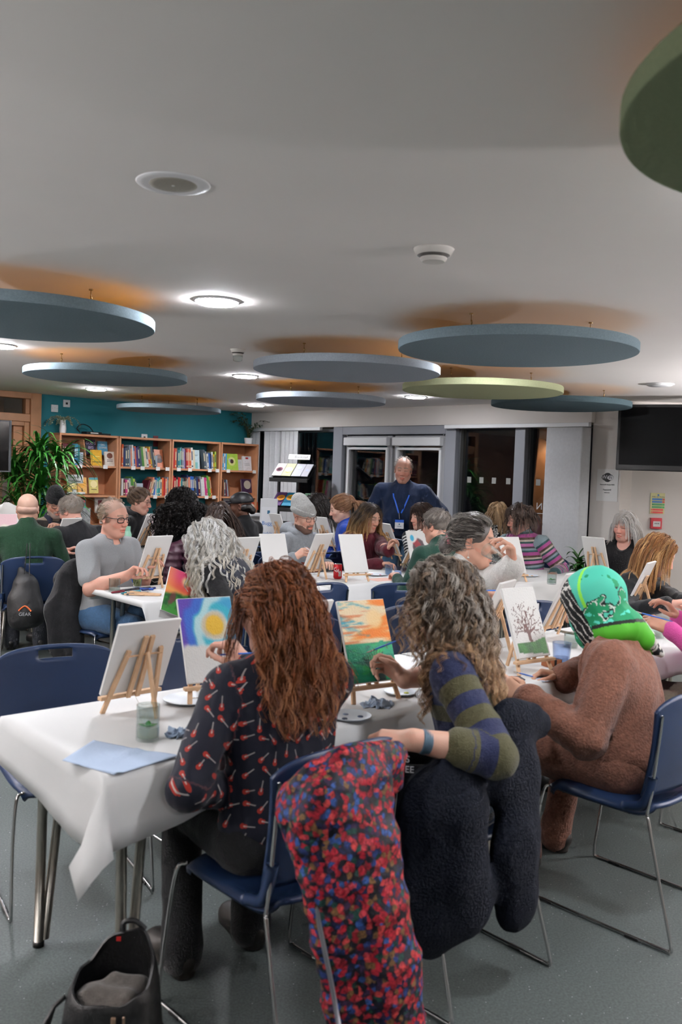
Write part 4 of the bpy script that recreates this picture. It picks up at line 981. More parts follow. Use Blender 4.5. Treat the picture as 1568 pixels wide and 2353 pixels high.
struct(MB().box(tp(4.3, -.62, CEIL + .05), (2.6, 1.1, .1), MT).build('ceiling_lobby', CEILM)); struct(MB().box(tp(4.3, -.62, -.05), (2.6, 1.1, .1), MT).build('floor_lobby', mat('paving', '#3a3633', .8)))
tag(tbox(MB(), 3.62, 3.80, 0, 1.98, -.75, .05).build('timber_post', mat('pale_post', '#d9bda6', .5), bevel=.005), 'pale upright post in the lobby behind the timber screen', 'post')
# ------------------------------------------------------------- downlights, discs, ceiling fittings
LAMP_S = 268.0
UP_S = 4300.0  # strength of the added ceiling uplighters
LAMP = emit('led_white', '#f4f6fd', LAMP_S)
ORN = mat('felt_orange', '#f4b040', .9, spec=.1, noise=(60, .1))
def downlight(x, y, label, on=True):
    t = thing('ceiling_downlight', label, 'light', (x, y, CEIL), 0, 'ceiling downlights'); m = MB(); m.lathe([(.097, 0), (.112, 0), (.112, -.006), (.097, -.009)], (0, 0, 0), 36); m.build('rim', WHITEP, t, True)
    m = MB(); m.lathe([(.097, -.001), (.096, -.013), (.088, -.018), (0, -.020)], (0, 0, 0), 36); m.build('diffuser', LAMP if on else WHITEP, t, True); return t
for x, y, lb in ((-.62, 4.25, 'largest bright downlight on its own in the ceiling, above the white haired woman'), (-.85, 7.61, 'bright downlight just below the small smoke detector'), (-2.63, 9.49, 'bright downlight under the left hanging disc by the teal wall'), (-1.09, 11.01, 'small bright downlight near the corner of the teal wall'),
                 (.71, 9.04, 'bright downlight beside the pale green disc above the standing man'), (-2.38, 6.18, 'bright downlight cut by the picture edge under the large left disc'), (.93, 5.68, 'downlight hidden above the large blue grey disc')):
    downlight(x, y, lb)
downlight(2.48, 7.11, 'unlit downlight ring in the ceiling near the wall television', False)
for x, y in ((1.15, 2.31), (-2.17, 2.82), (2.70, 3.74), (-3.94, 4.75), (-1.94, -.54), (1.4, -1.0), (-3.7, 1.4), (-4.2, 8.1), (4.3, 5.2)): downlight(x, y, 'round ceiling downlight beyond the edge of the picture')
for x, y, lb in ((4.4, 6.0, 'beyond the wall television'), (4.0, 1.8, 'at the side wall'), (-4.7, 5.0, 'by the panelled wall'), (-3.4, .6, 'behind the photographer, panelled side'), (-5.6, 2.6, 'between the side doors'), (5.4, 3.9, 'further along the side wall')):  # unseen standing uplighters, added only to brighten the ceiling
    t = thing('added_uplighter', 'tall standing uplighter ' + lb, 'lamp', (x, y, 0)); m = MB(); m.lathe([(0, 0), (.14, 0), (.14, .02), (.02, .03), (.014, .05), (.014, 1.70), (.03, 1.72)], (0, 0, 0), 24); m.build('stand', ALUD, t, True, angle=40)
    m = MB(); m.lathe([(.03, 1.71), (.12, 1.75), (.16, 1.80), (.155, 1.80), (.12, 1.762), (0, 1.75)], (0, 0, 0), 28); m.build('lamp_shade', ALU, t, True); m = MB(); m.lathe([(.13, 1.782), (0, 1.785)], (0, 0, 0), 28); m.build('diffuser', emit('added_uplight', '#f7f3f6', UP_S), t, True)
FELT = {'blue': mat('felt_blue', '#7b8b93', .95, spec=.1, noise=(120, .10), bump=(300, .3)), 'grey': mat('felt_grey', '#9aa2aa', .95, spec=.1, noise=(120, .08), bump=(300, .3)), 'green': mat('felt_green', '#aaae8a', .95, spec=.1, noise=(120, .06), bump=(300, .3)), 'dark': mat('felt_dark', '#4f6066', .95, spec=.1, noise=(120, .10), bump=(300, .3)), 'sage': mat('felt_sage', '#808a6c', .95, spec=.1, noise=(120, .06))}
def disc(x, y, col, label):
    t = thing('acoustic_disc', label, 'ceiling panel', (x, y, 2.186), 0, 'hanging acoustic discs'); m = MB(); R_ = .6; m.lathe([(0, 0), (R_ - .008, 0), (R_ - .002, .002), (R_, .008), (R_, .044), (R_ - .004, .049)], (0, 0, 0), 96); m.build('felt_panel', FELT[col], t, True, angle=40)
    m = MB(); m.lathe([(R_ - .004, .049), (0, .0495)], (0, 0, 0), 96); m.build('backing', ORN, t)
    for k in range(3):
        a = math.radians(222 + 120 * k); px, py = .36 * math.cos(a), .36 * math.sin(a)
        m = MB(); m.tube([(px, py, .048), (px, py, CEIL - 2.186 - .004)], .0022, 6); m.lathe([(.010, 0), (.010, .006)], (px, py, CEIL - 2.186 - .006), 10); m.tube([(px, py, .09), (px + .004, py, .105), (px, py, .118)], .004, 6); m.build('hanger', mat('brass', '#8d7a55', .35, metal=.8), t, True)
    return t
for x, y, c, lb in ((-1.51, 4.20, 'blue', 'large blue grey ceiling disc cut by the left picture edge'), (-1.802, 6.775, 'blue', 'blue grey ceiling disc hanging below the large cut off one'), (-2.056, 10.52, 'blue', 'smallest blue ceiling disc, in front of the teal wall'), (.004, 5.788, 'grey', 'light grey ceiling disc with a bright white rim in the middle'), (-.224, 8.337, 'grey', 'light grey ceiling disc hanging lower, beside the small downlight'),
                    (.861, 4.586, 'blue', 'largest blue grey ceiling disc, above the pale green one'), (1.03, 6.785, 'green', 'pale green ceiling disc above the standing man'), (1.886, 7.865, 'dark', 'dark grey ceiling disc beside the wall television'), (1.06, 1.50, 'sage', 'sage green ceiling disc close overhead in the top corner')): disc(x, y, c, lb)
t = thing('ceiling_speaker', 'round flush ceiling speaker with grey mesh', 'speaker', (-.50, 2.53, CEIL)); m = MB(); m.lathe([(.083, -.004), (.100, -.003), (.103, 0)], (0, 0, 0), 40); m.build('rim', WHITEP, t, True); m = MB(); m.lathe([(.083, -.003), (.05, -.005), (0, -.006)], (0, 0, 0), 40); m.build('mesh_grille', mat('speaker_grille', '#8f8b80', .7, noise=(200, .1)), t, True); m = MB(); m.lathe([(.005, -.0062), (0, -.0075)], (0, 0, 0), 10); m.build('badge', WHITEP, t)
def smoke(x, y, s, label):
    t = thing('smoke_detector', label, 'smoke detector', (x, y, CEIL)); m = MB(); m.lathe([(.055 * s, -.0) , (.053 * s, -.004), (.046 * s, -.022)], (0, 0, 0), 32); m.build('base', mat('detector_white', '#d8d3cc', .4), t, True)
    m = MB(); m.lathe([(.044 * s, -.022), (.036 * s, -.028), (.034 * s, -.034)], (0, 0, 0), 32); m.build('vent_ring', mat('vent_dark', '#4a4642', .6), t, True); m = MB(); m.lathe([(.036 * s, -.030), (.036 * s, -.036), (.030 * s, -.044), (0, -.046)], (0, 0, 0), 32); m.build('dome', mat('detector_white', '#d8d3cc', .4), t, True, angle=40)
    return t
smoke(.29, 3.15, 1.3, 'white smoke detector on the bare ceiling'); t = smoke(-.72, 5.96, .95, 'small clear beacon detector beside the grey disc')
m = MB(); m.lathe([(.034, -.044), (.030, -.075), (.018, -.080), (0, -.08)], (0, 0, 0), 24); m.build('beacon', CLEAR, t, True)
# ------------------------------------------------------------- tables, covers
A2 = Vector((math.cos(AX), math.sin(AX))); N2v = Vector((-A2.y, A2.x))
def along(c, t, n=0): return (c[0] + A2.x * t + N2v.x * n, c[1] + A2.y * t + N2v.y * n)
TC1 = (-.58, 2.27); TC2 = along(TC1, 1.81); TC3 = (-1.14, 5.23); TC4 = (-.02, 6.30); TC5 = (1.25, 6.72)
table('folding table under the white paper nearest the black rucksack', TC1, 1.8); table('folding table where the woman in the green headscarf paints', TC2, 2.4)
cover('white paper cover with a long drooping corner on the nearest table', TC1, 1.8, over=(.105, .10, .12, .0), seed=3, steep=80, corner_flare=.85, skew=.75)
cover('white paper cover on the table in front of the green headscarf', TC2, 2.4, over=(.11, .10, .0, .2), seed=4)
table('folding table beside the man in the grey polo shirt', TC3, 1.45, .66); cover('white paper cover on the table of the man in the grey polo shirt', TC3, 1.45, .66, over=(.20, .06, .03, .1), seed=5, steep=76)
table('folding table with the red drink can', TC4, 1.2); cover('white paper cover with the red drink can on it', TC4, 1.2, over=(.23, .12, .14, .10), seed=6)
table('folding table in front of the woman in the striped jumper', TC5, 1.45); cover('white paper cover in front of the woman in the striped jumper', TC5, 1.45, over=(.22, .12, .10, .15), seed=8)
TC6 = (-2.75, 7.05); TC7 = (-1.55, 8.2); TC8 = (-.4, 8.78)
for c, L_, lb in ((TC6, 1.3, 'between the bald man and the man in the black woolly hat'), (TC7, .95, 'behind the woman with big black curls'), (TC8, 1.2, 'behind the man in the grey woolly hat')):
    table('folding table ' + lb, c, L_, z=.74); cover('white paper cover ' + lb, c, L_, over=(.15, .12, .08, .08), seed=int(c[1] * 10))
# ------------------------------------------------------------- empty chairs
chair('empty blue chair with a hand slot behind the nearest easel', -.98, 3.28, 301)
chair('empty blue chair behind the blue sky painting', -.52, 3.80, 311)
chair('empty blue chair to the far side beside the red haired woman', -.02, 4.20, 311)
chair('empty blue chair turned by the red drink can table', -.25, 5.92, 131); chair('empty blue chair between the can table and the curly haired woman', .42, 6.12, 98)
chair('empty blue chair behind the tree painting easel', 1.28, 5.05, 305)
chair('empty blue chair beside the grey hooded man, showing its curved back', .08, 7.78, 311)
# ------------------------------------------------------------- easels with boards
def eb(px, py, face, lab, elab, paint=None, w=.205, h=.30, z=.743, d=None):
    p = atz(px, py, z) if d is None else at(px, py, d)
    e = easel(elab, p.x, p.y, face, z); canvas(lab, e, w, h, paint); return e
eb(295, 1628, 136, 'blank white board seen from behind on the nearest easel', 'nearest pine table easel, seen from behind beside the tumbler', w=.235, h=.262)
eb(497, 1612, 303, 'half finished painting of a yellow sun in a blue and purple sky', 'pine easel holding the blue sky painting', paint_bluesun)
eb(866, 1612, 303, 'painting of an orange sky over a green bank with dark reeds', 'pine easel holding the orange and green painting', paint_orange)
eb(1232, 1548, 305, 'painting of a bare brown tree on a green mound', 'pine easel holding the tree painting', paint_tree, w=.19)
eb(1262, 1462, 140, 'white board seen from behind, next to the green headscarf', 'pine easel seen from behind beside the green headscarf')
eb(1098, 1500, 150, 'white board in front of the woman in the white sweater', 'pine easel in front of the woman in the white sweater')
eb(655, 1585, 136, 'white board mostly hidden by the red haired woman', 'pine easel mostly hidden by the red haired woman')
eb(338, 1345, 140, 'white board the man in the grey polo shirt is painting, seen from behind', 'pine easel of the man in the grey polo shirt')
eb(640, 1340, 300, 'blank white board left of the grey hooded man', 'pine easel with a blank board behind the red hair')
eb(540, 1345, 136, 'white board half hidden behind the white curls', 'pine easel half hidden behind the white curls')
eb(712, 1327, 142, 'white board seen from behind in front of the grey hooded man', 'pine easel in front of the grey hooded man')
eb(822, 1337, 300, 'blank white board facing us beside the red drink can', 'pine easel with the blank board beside the red drink can')
eb(925, 1300, 168, 'white board seen almost edge on beside the maroon hoodie', 'pine easel seen almost edge on beside the maroon hoodie', d=7.55)
eb(912, 1280, 22, 'white board seen from behind below the standing man', 'pine easel below the standing man', d=8.35, z=.745)
eb(972, 1320, 296, 'painting with green, blue and dark red blobs on white', 'pine easel holding the painting of coloured blobs', paint_bright, w=.2)
eb(1188, 1338, 298, 'blank white board behind the glass of the drinking woman', 'pine easel behind the drinking woman')
eb(1376, 1335, 45, 'white board seen from behind in front of the woman with the white bob', 'pine easel in front of the woman with the white bob', d=7.5)
eb(1440, 1418, 148, 'white board seen from behind over the headscarf in front of the black fleece', 'pine easel between the headscarf and the black fleece')
eb(757, 1268, 40, 'white board in front of the long dark haired woman with glasses', 'pine easel in front of the long dark haired woman', d=9.15)
eb(652, 1250, 40, 'small white board beside the parking notice', 'pine easel beside the parking notice', d=9.5)
eb(140, 1272, 148, 'white board in front of the man in the black woolly hat', 'pine easel in front of the man in the black woolly hat', d=7.5)
eb(322, 1256, 160, 'white board seen from behind beside the orange sun painting', 'pine easel beside the orange sun painting', d=8.45)
eb(375, 1262, 292, 'painting of an orange sun on a pink ground', 'pine easel holding the orange sun painting', paint_orangesun, d=8.35)
eb(14, 1276, 300, 'pale painting of a yellow sun on pink beside the bald man', 'pine easel in front of the bald man', paint_paleyellow, d=7.55)
# painting held by the white haired woman
hc = at(414, 1365, 5.38); t = thing('canvas_board', 'hand held painting of a pink sky over green held by the white haired woman', 'painting', tuple(hc)); 
ux = Vector((.80, .45, -.40)).normalized(); un = Vector((.35, -.75, .55)); un = (un - ux * un.dot(ux)).normalized(); uz = un.cross(ux)
Mh = Matrix((ux, -un, uz)).transposed(); MB().box((0, 0, 0), (.205, .012, .30), Mh).build('board', CANV, t, bevel=.002)
u, v = np.meshgrid(np.linspace(0, 1, 44), np.linspace(0, 1, 66), indexing='ij'); c = paint_pinkgreen(u, v); c = np.where(c <= .04045, c / 12.92, ((c + .055) / 1.055) ** 2.4)
Pp = (u - .5)[..., None] * .202 * np.array(ux) + (v - .5)[..., None] * .296 * np.array(uz) + np.array(un) * .0068
idx = np.arange(44 * 66).reshape(44, 66); Fq = np.stack([idx[:-1, :-1], idx[1:, :-1], idx[1:, 1:], idx[:-1, 1:]], -1).reshape(-1, 4)
mesh_obj('paint_layer', Pp.reshape(-1, 3), Fq, attr_mat('paint', .5, .4, bump=(160, .25)), t, True, attrs={'Col': ('FLOAT_COLOR', np.concatenate([c, np.ones(c.shape[:2] + (1,))], -1).reshape(-1, 4))})
# ------------------------------------------------------------- things on the tables
p = atz(339, 1700, .7425); tumbler('tall clear tumbler with a mint leaf beside the nearest easel', p.x, p.y, r=.034, h=.105, liquid='#d9dccb', level=.30, mint=True)
def napkin(label, corners, z=.7425, col='#b3c4dc', folds=1):
    P4 = [atz(x, y, z) for x, y in corners]; ctr = sum(P4, Vector()) / 4; t = thing('paper_napkin', label, 'napkin', tuple(ctr)); n = 26
    for k in range(folds):
        P = np.zeros((n, n, 3)); u, v = np.meshgrid(np.linspace(0, 1, n), np.linspace(0, 1, n), indexing='ij')
        for w_, q in (((1 - u) * (1 - v), P4[0]), (u * (1 - v), P4[1]), (u * v, P4[2]), ((1 - u) * v, P4[3])): P += w_[..., None] * np.array(q - ctr)
        P[..., 2] = .0015 + .004 * k + .006 * np.abs(np.sin(u * 5 + k)) * (u > .5) * v + .010 * np.exp(-((v - .05) / .05) ** 2) * np.clip(u - .5, 0, 1) + .0035 * np.exp(-((u - .34) / .015) ** 2)
        o = MB().grid(P).build('sheet', mat('napkin_' + col, col, .85, bump=(60, .2)), t, True); solid(o, .001)
napkin('flat folded pale blue paper napkin on the nearest table', [(143, 1748), (262, 1783), (412, 1742), (215, 1702)])
p = atz(437, 1690, .742); crumple('crumpled blue paper napkin beside the tumbler', p.x, p.y, .742, .085, '#97a8bd', 4); p = atz(868, 1622, .742); crumple('crumpled pale blue napkin under the orange and green painting', p.x, p.y, .742, .068, '#b4c4d8', 6)
p = atz(962, 1335, .742); crumple('crumpled pale blue napkin beside the blank board', p.x, p.y, .742, .06, '#b4c4d8', 8)
def plate(label, px, py, r=.075, z=.742, blobs=()):
    p = atz(px, py, z); t = thing('paint_plate', label, 'plate', tuple(p)); m = MB(); m.lathe([(0, 0), (r * .72, 0), (r, .010), (r * 1.0, .012), (r * .70, .003), (0, .003)], (0, 0, 0), 40); m.build('plate', mat('plate_white', '#dfe5ec', .35), t, True, angle=50)
    for k, (a, q, c) in enumerate(blobs):
        m = MB(); m.lathe([(.010, 0), (.008, .003), (0, .004)], (r * q * math.cos(a), r * q * math.sin(a), .003), 12); m.build('paint_blob', mat('blob_' + c, c, .3), t, True)
    return p
p = plate('white paint plate with a brush lying on it behind the blue sky painting', 432, 1612, .085); paintbrush('blue brush lying on the paint plate', (p.x + .0, p.y - .02, .758), (p.x + .15, p.y + .03, .758))
plate('paint plate with blue smears beside the red haired woman', 805, 1650, .07, blobs=((.3, .5, '#4a5a78'), (2, .5, '#8a98b0'), (4, .4, '#323c50')))
plate('paint plate with yellow green paint beside the curly haired woman', 920, 1595, .06, blobs=((.3, .4, '#c8d040'), (2, .5, '#9fb050'), (4, .4, '#d8d4a0')))
plate('paint plate with red paint beside the maroon hoodie', 862, 1322, .09, blobs=((.3, .5, '#b02a4a'), (2, .6, '#d86a6a'), (3.3, .5, '#7a3a8a'), (4.6, .5, '#d8a090')))
plate('paint plate with orange paint beside the striped jumper', 1212, 1324, .09, blobs=((.3, .5, '#e0a030'), (2, .6, '#e8c060')))
def cup(px, py, label, z=.7425, **k): p = atz(px, py, z); return tumbler(label, p.x, p.y, z, **k)
cup(893, 1322, 'blue plastic cup of murky water beside the maroon hoodie', r=.034, h=.088, plastic=True, taper=.75, liquid='#7a9aa0', level=.55); cup(915, 1327, 'clear blue plastic cup in front of the dark red drink', r=.034, h=.088, plastic=True, taper=.75, liquid='#b4c4e0', level=.3)
cup(931, 1318, 'glass of dark red drink', r=.035, h=.085, liquid='#5a0f16', level=.42); cup(954, 1297, 'blue plastic cup behind the coloured blobs painting', r=.032, h=.09, plastic=True, taper=.75, liquid='#c4d0e4', level=.4)
cup(1268, 1342, 'glass with a mint sprig beside the striped jumper', r=.036, h=.10, liquid='#c4d4c8', level=.25, mint=True); cup(1290, 1528, 'blue plastic water cup in front of the brown robe', r=.042, h=.10, plastic=True, taper=.8, liquid='#b8cce8', level=.25)
cup(263, 1360, 'empty clear glass beside the pens', r=.036, h=.085, liquid='#e2ded6', level=.2); cup(315, 1350, 'plastic cup of yellow paint water with a brush', r=.034, h=.07, plastic=True, taper=.8, liquid='#c6c43c', level=.75)
cup(1488, 1425, 'glass of white wine behind the headscarf', r=.036, h=.10, liquid='#cfd0a0', level=.55); cup(1510, 1465, 'clear tumbler beside the pink sleeve', r=.036, h=.09, liquid='#d5d8bc', level=.2); cup(1312, 1488, 'small glass behind the blue water cup', r=.033, h=.07, liquid='#dfe0d8', level=.15)
# drink can
p = atz(776, 1330, .7425); t = thing('drink_can', 'red soft drink can with white script lettering', 'can', tuple(p)); m = MB(); m.lathe([(.024, 0), (.029, .006), (.033, .012), (.033, .104), (.028, .112)], (0, 0, 0), 32); m.build('body', mat('can_red', '#c8202c', .25, metal=.3), t, True, angle=60)
m = MB(); m.lathe([(.028, .112), (.0275, .115), (.026, .113), (0, .112)], (0, 0, 0), 32); m.build('lid', mat('can_top', '#c9c9c9', .25, metal=1), t, True)
for k, ch in enumerate('Cola'):
    a = math.radians(-128 + k * 24); nn = Vector((math.cos(a), math.sin(a), 0)); text_mesh('lettering', ch, .040, frame(nn * .0334 + Vector((0, 0, .072 - k * .005)), Vector((-nn.y, nn.x, 0)), Vector((0, 0, 1)), nn), mat('can_white', '#f0f0f0', .3), t)
m = MB(); nn = Vector((math.cos(math.radians(-60)), math.sin(math.radians(-60)), 0)); m.box(nn * .0325 + Vector((0, 0, .04)), (.003, .022, .035), Matrix.Rotation(math.radians(-60), 3, 'Z')); m.build('label_panel', mat('can_white2', '#b9b0ac', .4), t)
# pens on the polo man's table, clips
for k, (x0, y0, x1, y1, c) in enumerate(((255, 1362, 285, 1358, '#7a2030'), (272, 1358, 318, 1352, '#2a2a34'), (278, 1364, 322, 1358, '#3a8fa0'), (300, 1354, 345, 1350, '#15151c'), (318, 1352, 352, 1354, '#2a52a8'), (290, 1366, 340, 1362, '#50545c'), (325, 1356, 356, 1351, '#1c2c6a'))):
    a, b = atz(x0, y0, .750), atz(x1, y1, .750); m = MB(); d = (b - a) / 10; m.tube([a - a, (b - a) * .06, (b - a) * .1, (b - a) * .9, b - a], [.002, .005, .0065, .0065, .005], 8); t = thing('marker_pen', ['maroon', 'black', 'teal', 'shiny black', 'blue', 'grey', 'dark blue'][k] + ' marker pen lying by the plastic cup of yellow water', 'pen', tuple(a)); m.build('barrel', mat('pen_' + c, c, .3), t, True)
    m = MB(); m.tube([(b - a) * .62, (b - a) * 1.01], .0072, 8); m.build('cap', mat('penc_' + c, c, .35), t, True)
t = thing('folded_easel', 'folded wooden easel lying flat beside the marker pens', 'easel', tuple(atz(325, 1368, .742)))
m = MB()
for k, dy in enumerate((-.03, 0, .03)): MB().bar((-.10 + .01 * k, dy, .008 + .004 * k), (.12, dy * .6, .008), .012, .010).build('bar', PINE, t, bevel=.001)
m.tube(catmull([(-.04, -.05, .014), (0, -.06, .012), (.03, -.05, .014), (.01, -.04, .014), (-.02, -.05, .014)], 5), .003, 5); m.build('loop', PINE, t, True)
def phone(px, py, col, label, ang=30, w=.07, h=.145, z=.743):
    p = atz(px, py, z); t = thing('box_of_paints' if 'box' in label else 'phone', label, 'box' if 'box' in label else 'phone', tuple(p), math.radians(ang)); MB().box((0, 0, .006), (w, h, .010)).build('case', mat('ph_' + col, col, .4), t, bevel=.003); return t
# small paint tube box by the tree painting
p = atz(1268, 1530, .743); t = thing('paint_box', 'small orange and black patterned box behind the tree painting', 'box', tuple(p), .5); MB().box((0, 0, .015), (.075, .05, .03)).build('carton', mat('carton', '#9a5a34', .5), t, bevel=.002); MB().box((0, 0, .0155), (.012, .0505, .0305)).build('band', mat('blk', '#171310', .5), t)
p = atz(1318, 1452, .743); t = thing('sketch_pad', 'grey backed sketch pad lying behind the headscarf', 'sketchbook', tuple(p), .7); MB().box((0, 0, .006), (.16, .12, .008)).build('cover', mat('padgrey', '#7d7868', .6), t); MB().box((0, 0, .0115), (.15, .11, .003)).build('pages', PAPER, t)
p = atz(1340, 1470, .742); t = thing('paper_sheet', 'loose white sheet of paper behind the headscarf', 'paper', tuple(p), .4); MB().box((0, 0, .001), (.30, .21, .0012)).build('sheet', PAPER, t)
p = atz(1510, 1440, .742); t = thing('paper_sheet', 'white sheet with brushes on it behind the pink sleeve', 'paper', tuple(p), .6); MB().box((0, 0, .001), (.20, .20, .0012)).build('sheet', PAPER, t)
paintbrush('blue brush lying on the sheet behind the pink sleeve', tuple(p + Vector((-.1, -.03, .006))), tuple(p + Vector((.08, .05, .006)))); paintbrush('second blue brush lying across the sheet by the pink sleeve', tuple(p + Vector((-.09, -.06, .006))), tuple(p + Vector((.09, -.0, .006))))
p = atz(1262, 1556, .742); t = thing('paper_sheet', 'sheet with blue marks under the hand of the woman in the headscarf', 'paper', tuple(p), .5); MB().box((0, 0, .001), (.16, .11, .0012)).build('sheet', mat('bluepaper', '#cfdcf2', .7), t)
p = atz(1180, 1560, .742); t = thing('cloth_pad', 'small dark grey cloth beside the tree painting', 'cloth', tuple(p), .2); MB().box((0, 0, .003), (.08, .06, .005)).build('cloth', mat('greycl', '#4e4e52', .9), t, bevel=.002)
p = atz(725, 1335, .742); t = thing('paper_napkin', 'white folded napkin in front of the grey hooded man', 'napkin', tuple(p), .6); MB().box((0, 0, .003), (.16, .10, .005)).build('sheet', PAPER, t, bevel=.002)
p = atz(878, 1332, .742); t = thing('paper_sheet', 'paper with a pink orange wash beside the blank board', 'paper', tuple(p), .7); MB().box((0, 0, .001), (.22, .16, .0012)).build('sheet', mat('pinkwash', '#e8b8a8', .7), t)
# ------------------------------------------------------------- bookcases along the teal wall
ZS = (1.52, 1.165, .81, .45, .10); BAYS = ((3.09, 2.325), (2.315, 1.575), (1.565, .81), (.80, .17)); DEP = .30
def lb(s0, s1, z0, z1, o0, o1):   # size helper -> centre, size
    return tp((s0 + s1) / 2, (o0 + o1) / 2, (z0 + z1) / 2), (abs(s0 - s1), abs(o1 - o0), z1 - z0)
for k, (s1, s0) in enumerate(BAYS):
    t = thing('bookcase', ['beech bookcase bay next to the tall plant', 'open backed bookcase bay, second from the tall plant', 'open backed bookcase bay, third from the tall plant', 'beech bookcase bay nearest the glazed wall, with ivy'][k], 'bookcase', tuple(tp((s0 + s1) / 2, .155, 0)), 0, 'bookcase bays on the teal wall'); L = t.location
    for e in (s0 + .0125, s1 - .0125):
        c, sz = lb(e - .0125, e + .0125, 0, 1.885, .01, DEP); o = MB().box(c, sz, MT).build('side_panel', WOOD, t, bevel=.003); o.location = -L
    c, sz = lb(s0, s1, 1.862, 1.888, .01, DEP); o = MB().box(c, sz, MT).build('top', WOOD, t, bevel=.003); o.location = -L
    for z in ZS:
        c, sz = lb(s0 + .026, s1 - .026, z - .024, z, .02, DEP - .005); o = MB().box(c, sz, MT).build('shelf', WOOD, t, bevel=.002); o.location = -L
    c, sz = lb(s0 + .026, s1 - .026, 0, .075, .03, .05); 
    if k in (0, 3):
        c, sz = lb(s0 + .026, s1 - .026, .08, 1.86, .012, .018); o = MB().box(c, sz, MT).build('back_panel', WOOD, t); o.location = -L
BAYN = ['bay by the tall plant', 'second bay from the plant', 'third bay from the plant', 'bay by the glazed wall']; ROWN = ['top', 'middle', 'lower', 'bottom']
ORD = ['first', 'second', 'third', 'fourth', 'fifth', 'sixth', 'seventh', 'eighth', 'ninth', 'tenth', 'eleventh', 'twelfth', 'thirteenth', 'fourteenth', 'fifteenth', 'sixteenth', 'seventeenth', 'eighteenth', 'nineteenth', 'twentieth', 'twenty-first', 'twenty-second', 'twenty-third', 'twenty-fourth', 'twenty-fifth', 'twenty-sixth']
BC = dict(maroon='#5c1826', black='#15161a', sky='#3f9fd0', teal='#2a7f86', grey='#8b94a0', orange='#d8622f', navy='#1f2f5c', white='#d8d6d0', red='#b8252c', yellow='#d8b02c', pink='#c83a7c', green='#4f8a3a', purple='#4a2f6a', cream='#dccfae', brown='#7a4a32', blue='#2f62b0', turquoise='#4fb0aa', salmon='#df8a6a', slate='#4a5560', lilac='#9a86b8', lime='#a8c04a')
PAGES = mat('book_pages', '#d9d2c0', .8)
def spine_book(col, s_left, z, th, h, dep, lean, lab, group, off1=.285):
    """upright book; s_left = its edge nearest the plant; lean in degrees towards the glazed wall"""
    cov = mat('book_' + col, BC[col], .45, noise=(60, .10)); m = MB(); w = .0022
    m.cur = 0; m.box((th / 2, -dep / 2 + .001, h / 2), (th, .002, h)); m.box((w / 2, 0, h / 2), (w, dep, h)); m.box((th - w / 2, 0, h / 2), (w, dep, h))
    m.cur = 1; m.box((th / 2, .002, h / 2), (th - 2 * w, dep - .008, h - .008))
    if (int(th * 1e5) + int(h * 1e4)) % 3 != 0:
        m.cur = 2; m.box((th / 2, -dep / 2 - .0004, h * .62), (th * .45, .0008, h * .42)); m.box((th / 2, -dep / 2 - .0004, h * .12), (th * .6, .0008, h * .07))
    o = m.build('book', None, mats=[cov, PAGES, mat('spine_light' if col not in ('white', 'cream', 'yellow', 'lime') else 'spine_dark', '#d8cfae' if col not in ('white', 'cream', 'yellow', 'lime') else '#33405a', .5)])
    Mx = MT.to_4x4(); Mx.translation = tp(s_left, off1 - dep / 2, z); o.matrix_world = Mx @ Matrix.Rotation(math.radians(lean), 4, 'Y')
    tag(o, lab, 'book', group); return o
def run(bay, row, cols, s_start, lean0=0, lean1=0, hs=(.20, .27), seed=0):
    rs = random.Random(seed); s = s_start; n = len(cols)
    for i, c in enumerate(cols):
        th = rs.uniform(.016, .032); h = rs.uniform(*hs); le = lean0 + (lean1 - lean0) * i / max(n - 1, 1); le = -le
        if s - th < BAYS[bay][1] + .045: break
        s -= .0012
        if le < 0: pass
        spine_book(c, s, ZS[row] + .0005 + (math.sin(math.radians(-le)) * 0 if le <= 0 else th * math.sin(math.radians(le))), th, h, rs.uniform(.13, .17), le, '%s book, %s from the plant end on the %s shelf, %s' % (c, ORD[i], ROWN[row], BAYN[bay]), 'spine-out books on the bookcases')
        s -= th / max(math.cos(math.radians(le)), .5)
    return s
def faceout(col, s_mid, z, w, h, lab, off=.24, lean=9, art=None, txt=None, tcol='#f0f0e8', ts=.04):
    t = thing('book', lab, 'book', tuple(tp(s_mid, off, z)), 0, 'face-out books on the bookcases'); 
    m = MB(); m.cur = 0; m.box((0, -.009, h / 2), (w, .003, h)); m.box((0, .009, h / 2), (w, .003, h)); m.cur = 1; m.box((.002, 0, h / 2), (w - .006, .015, h - .006)); 
    R_ = MT.to_4x4() @ Matrix.Rotation(math.radians(-lean), 4, 'X')
    o = m.build('cover', None, t, mats=[mat('fo_' + col, col, .4, noise=(40, .12)), PAGES]); o.matrix_local = R_
    for (x0, y0, x1, y1, c) in (art or ()):
        m = MB(); m.box(((x0 + x1) / 2 * w, -.0112, (y0 + y1) / 2 * h), (abs(x1 - x0) * w, .001, abs(y1 - y0) * h)); o = m.build('cover_art', mat('art_' + c, c, .5), t); o.matrix_local = R_
    for k, s_ in enumerate((txt or '').split('|') if txt else ()):
        text_mesh('lettering', s_, ts, R_ @ frame((0, -.0122, h * .74 - k * ts * 1.15), Vector((1, 0, 0)), Vector((0, 0, 1)), Vector((0, -1, 0))), mat('txt_' + tcol, tcol, .5), t)
    return t
def art_blob(t, lean, x, y, r, c, w=1, off=-.0116):
    m = MB(); m.lathe([(0, .0), (r, 0), (r, .0008), (0, .0009)], (0, 0, 0), 20); o = m.build('cover_art', mat('art_' + c, c, .5), t)
    o.matrix_local = MT.to_4x4() @ Matrix.Rotation(math.radians(-lean), 4, 'X') @ Matrix.Translation((x, off, y)) @ Matrix.Rotation(math.radians(90), 4, 'X') @ Matrix.Scale(w, 4, (1, 0, 0))
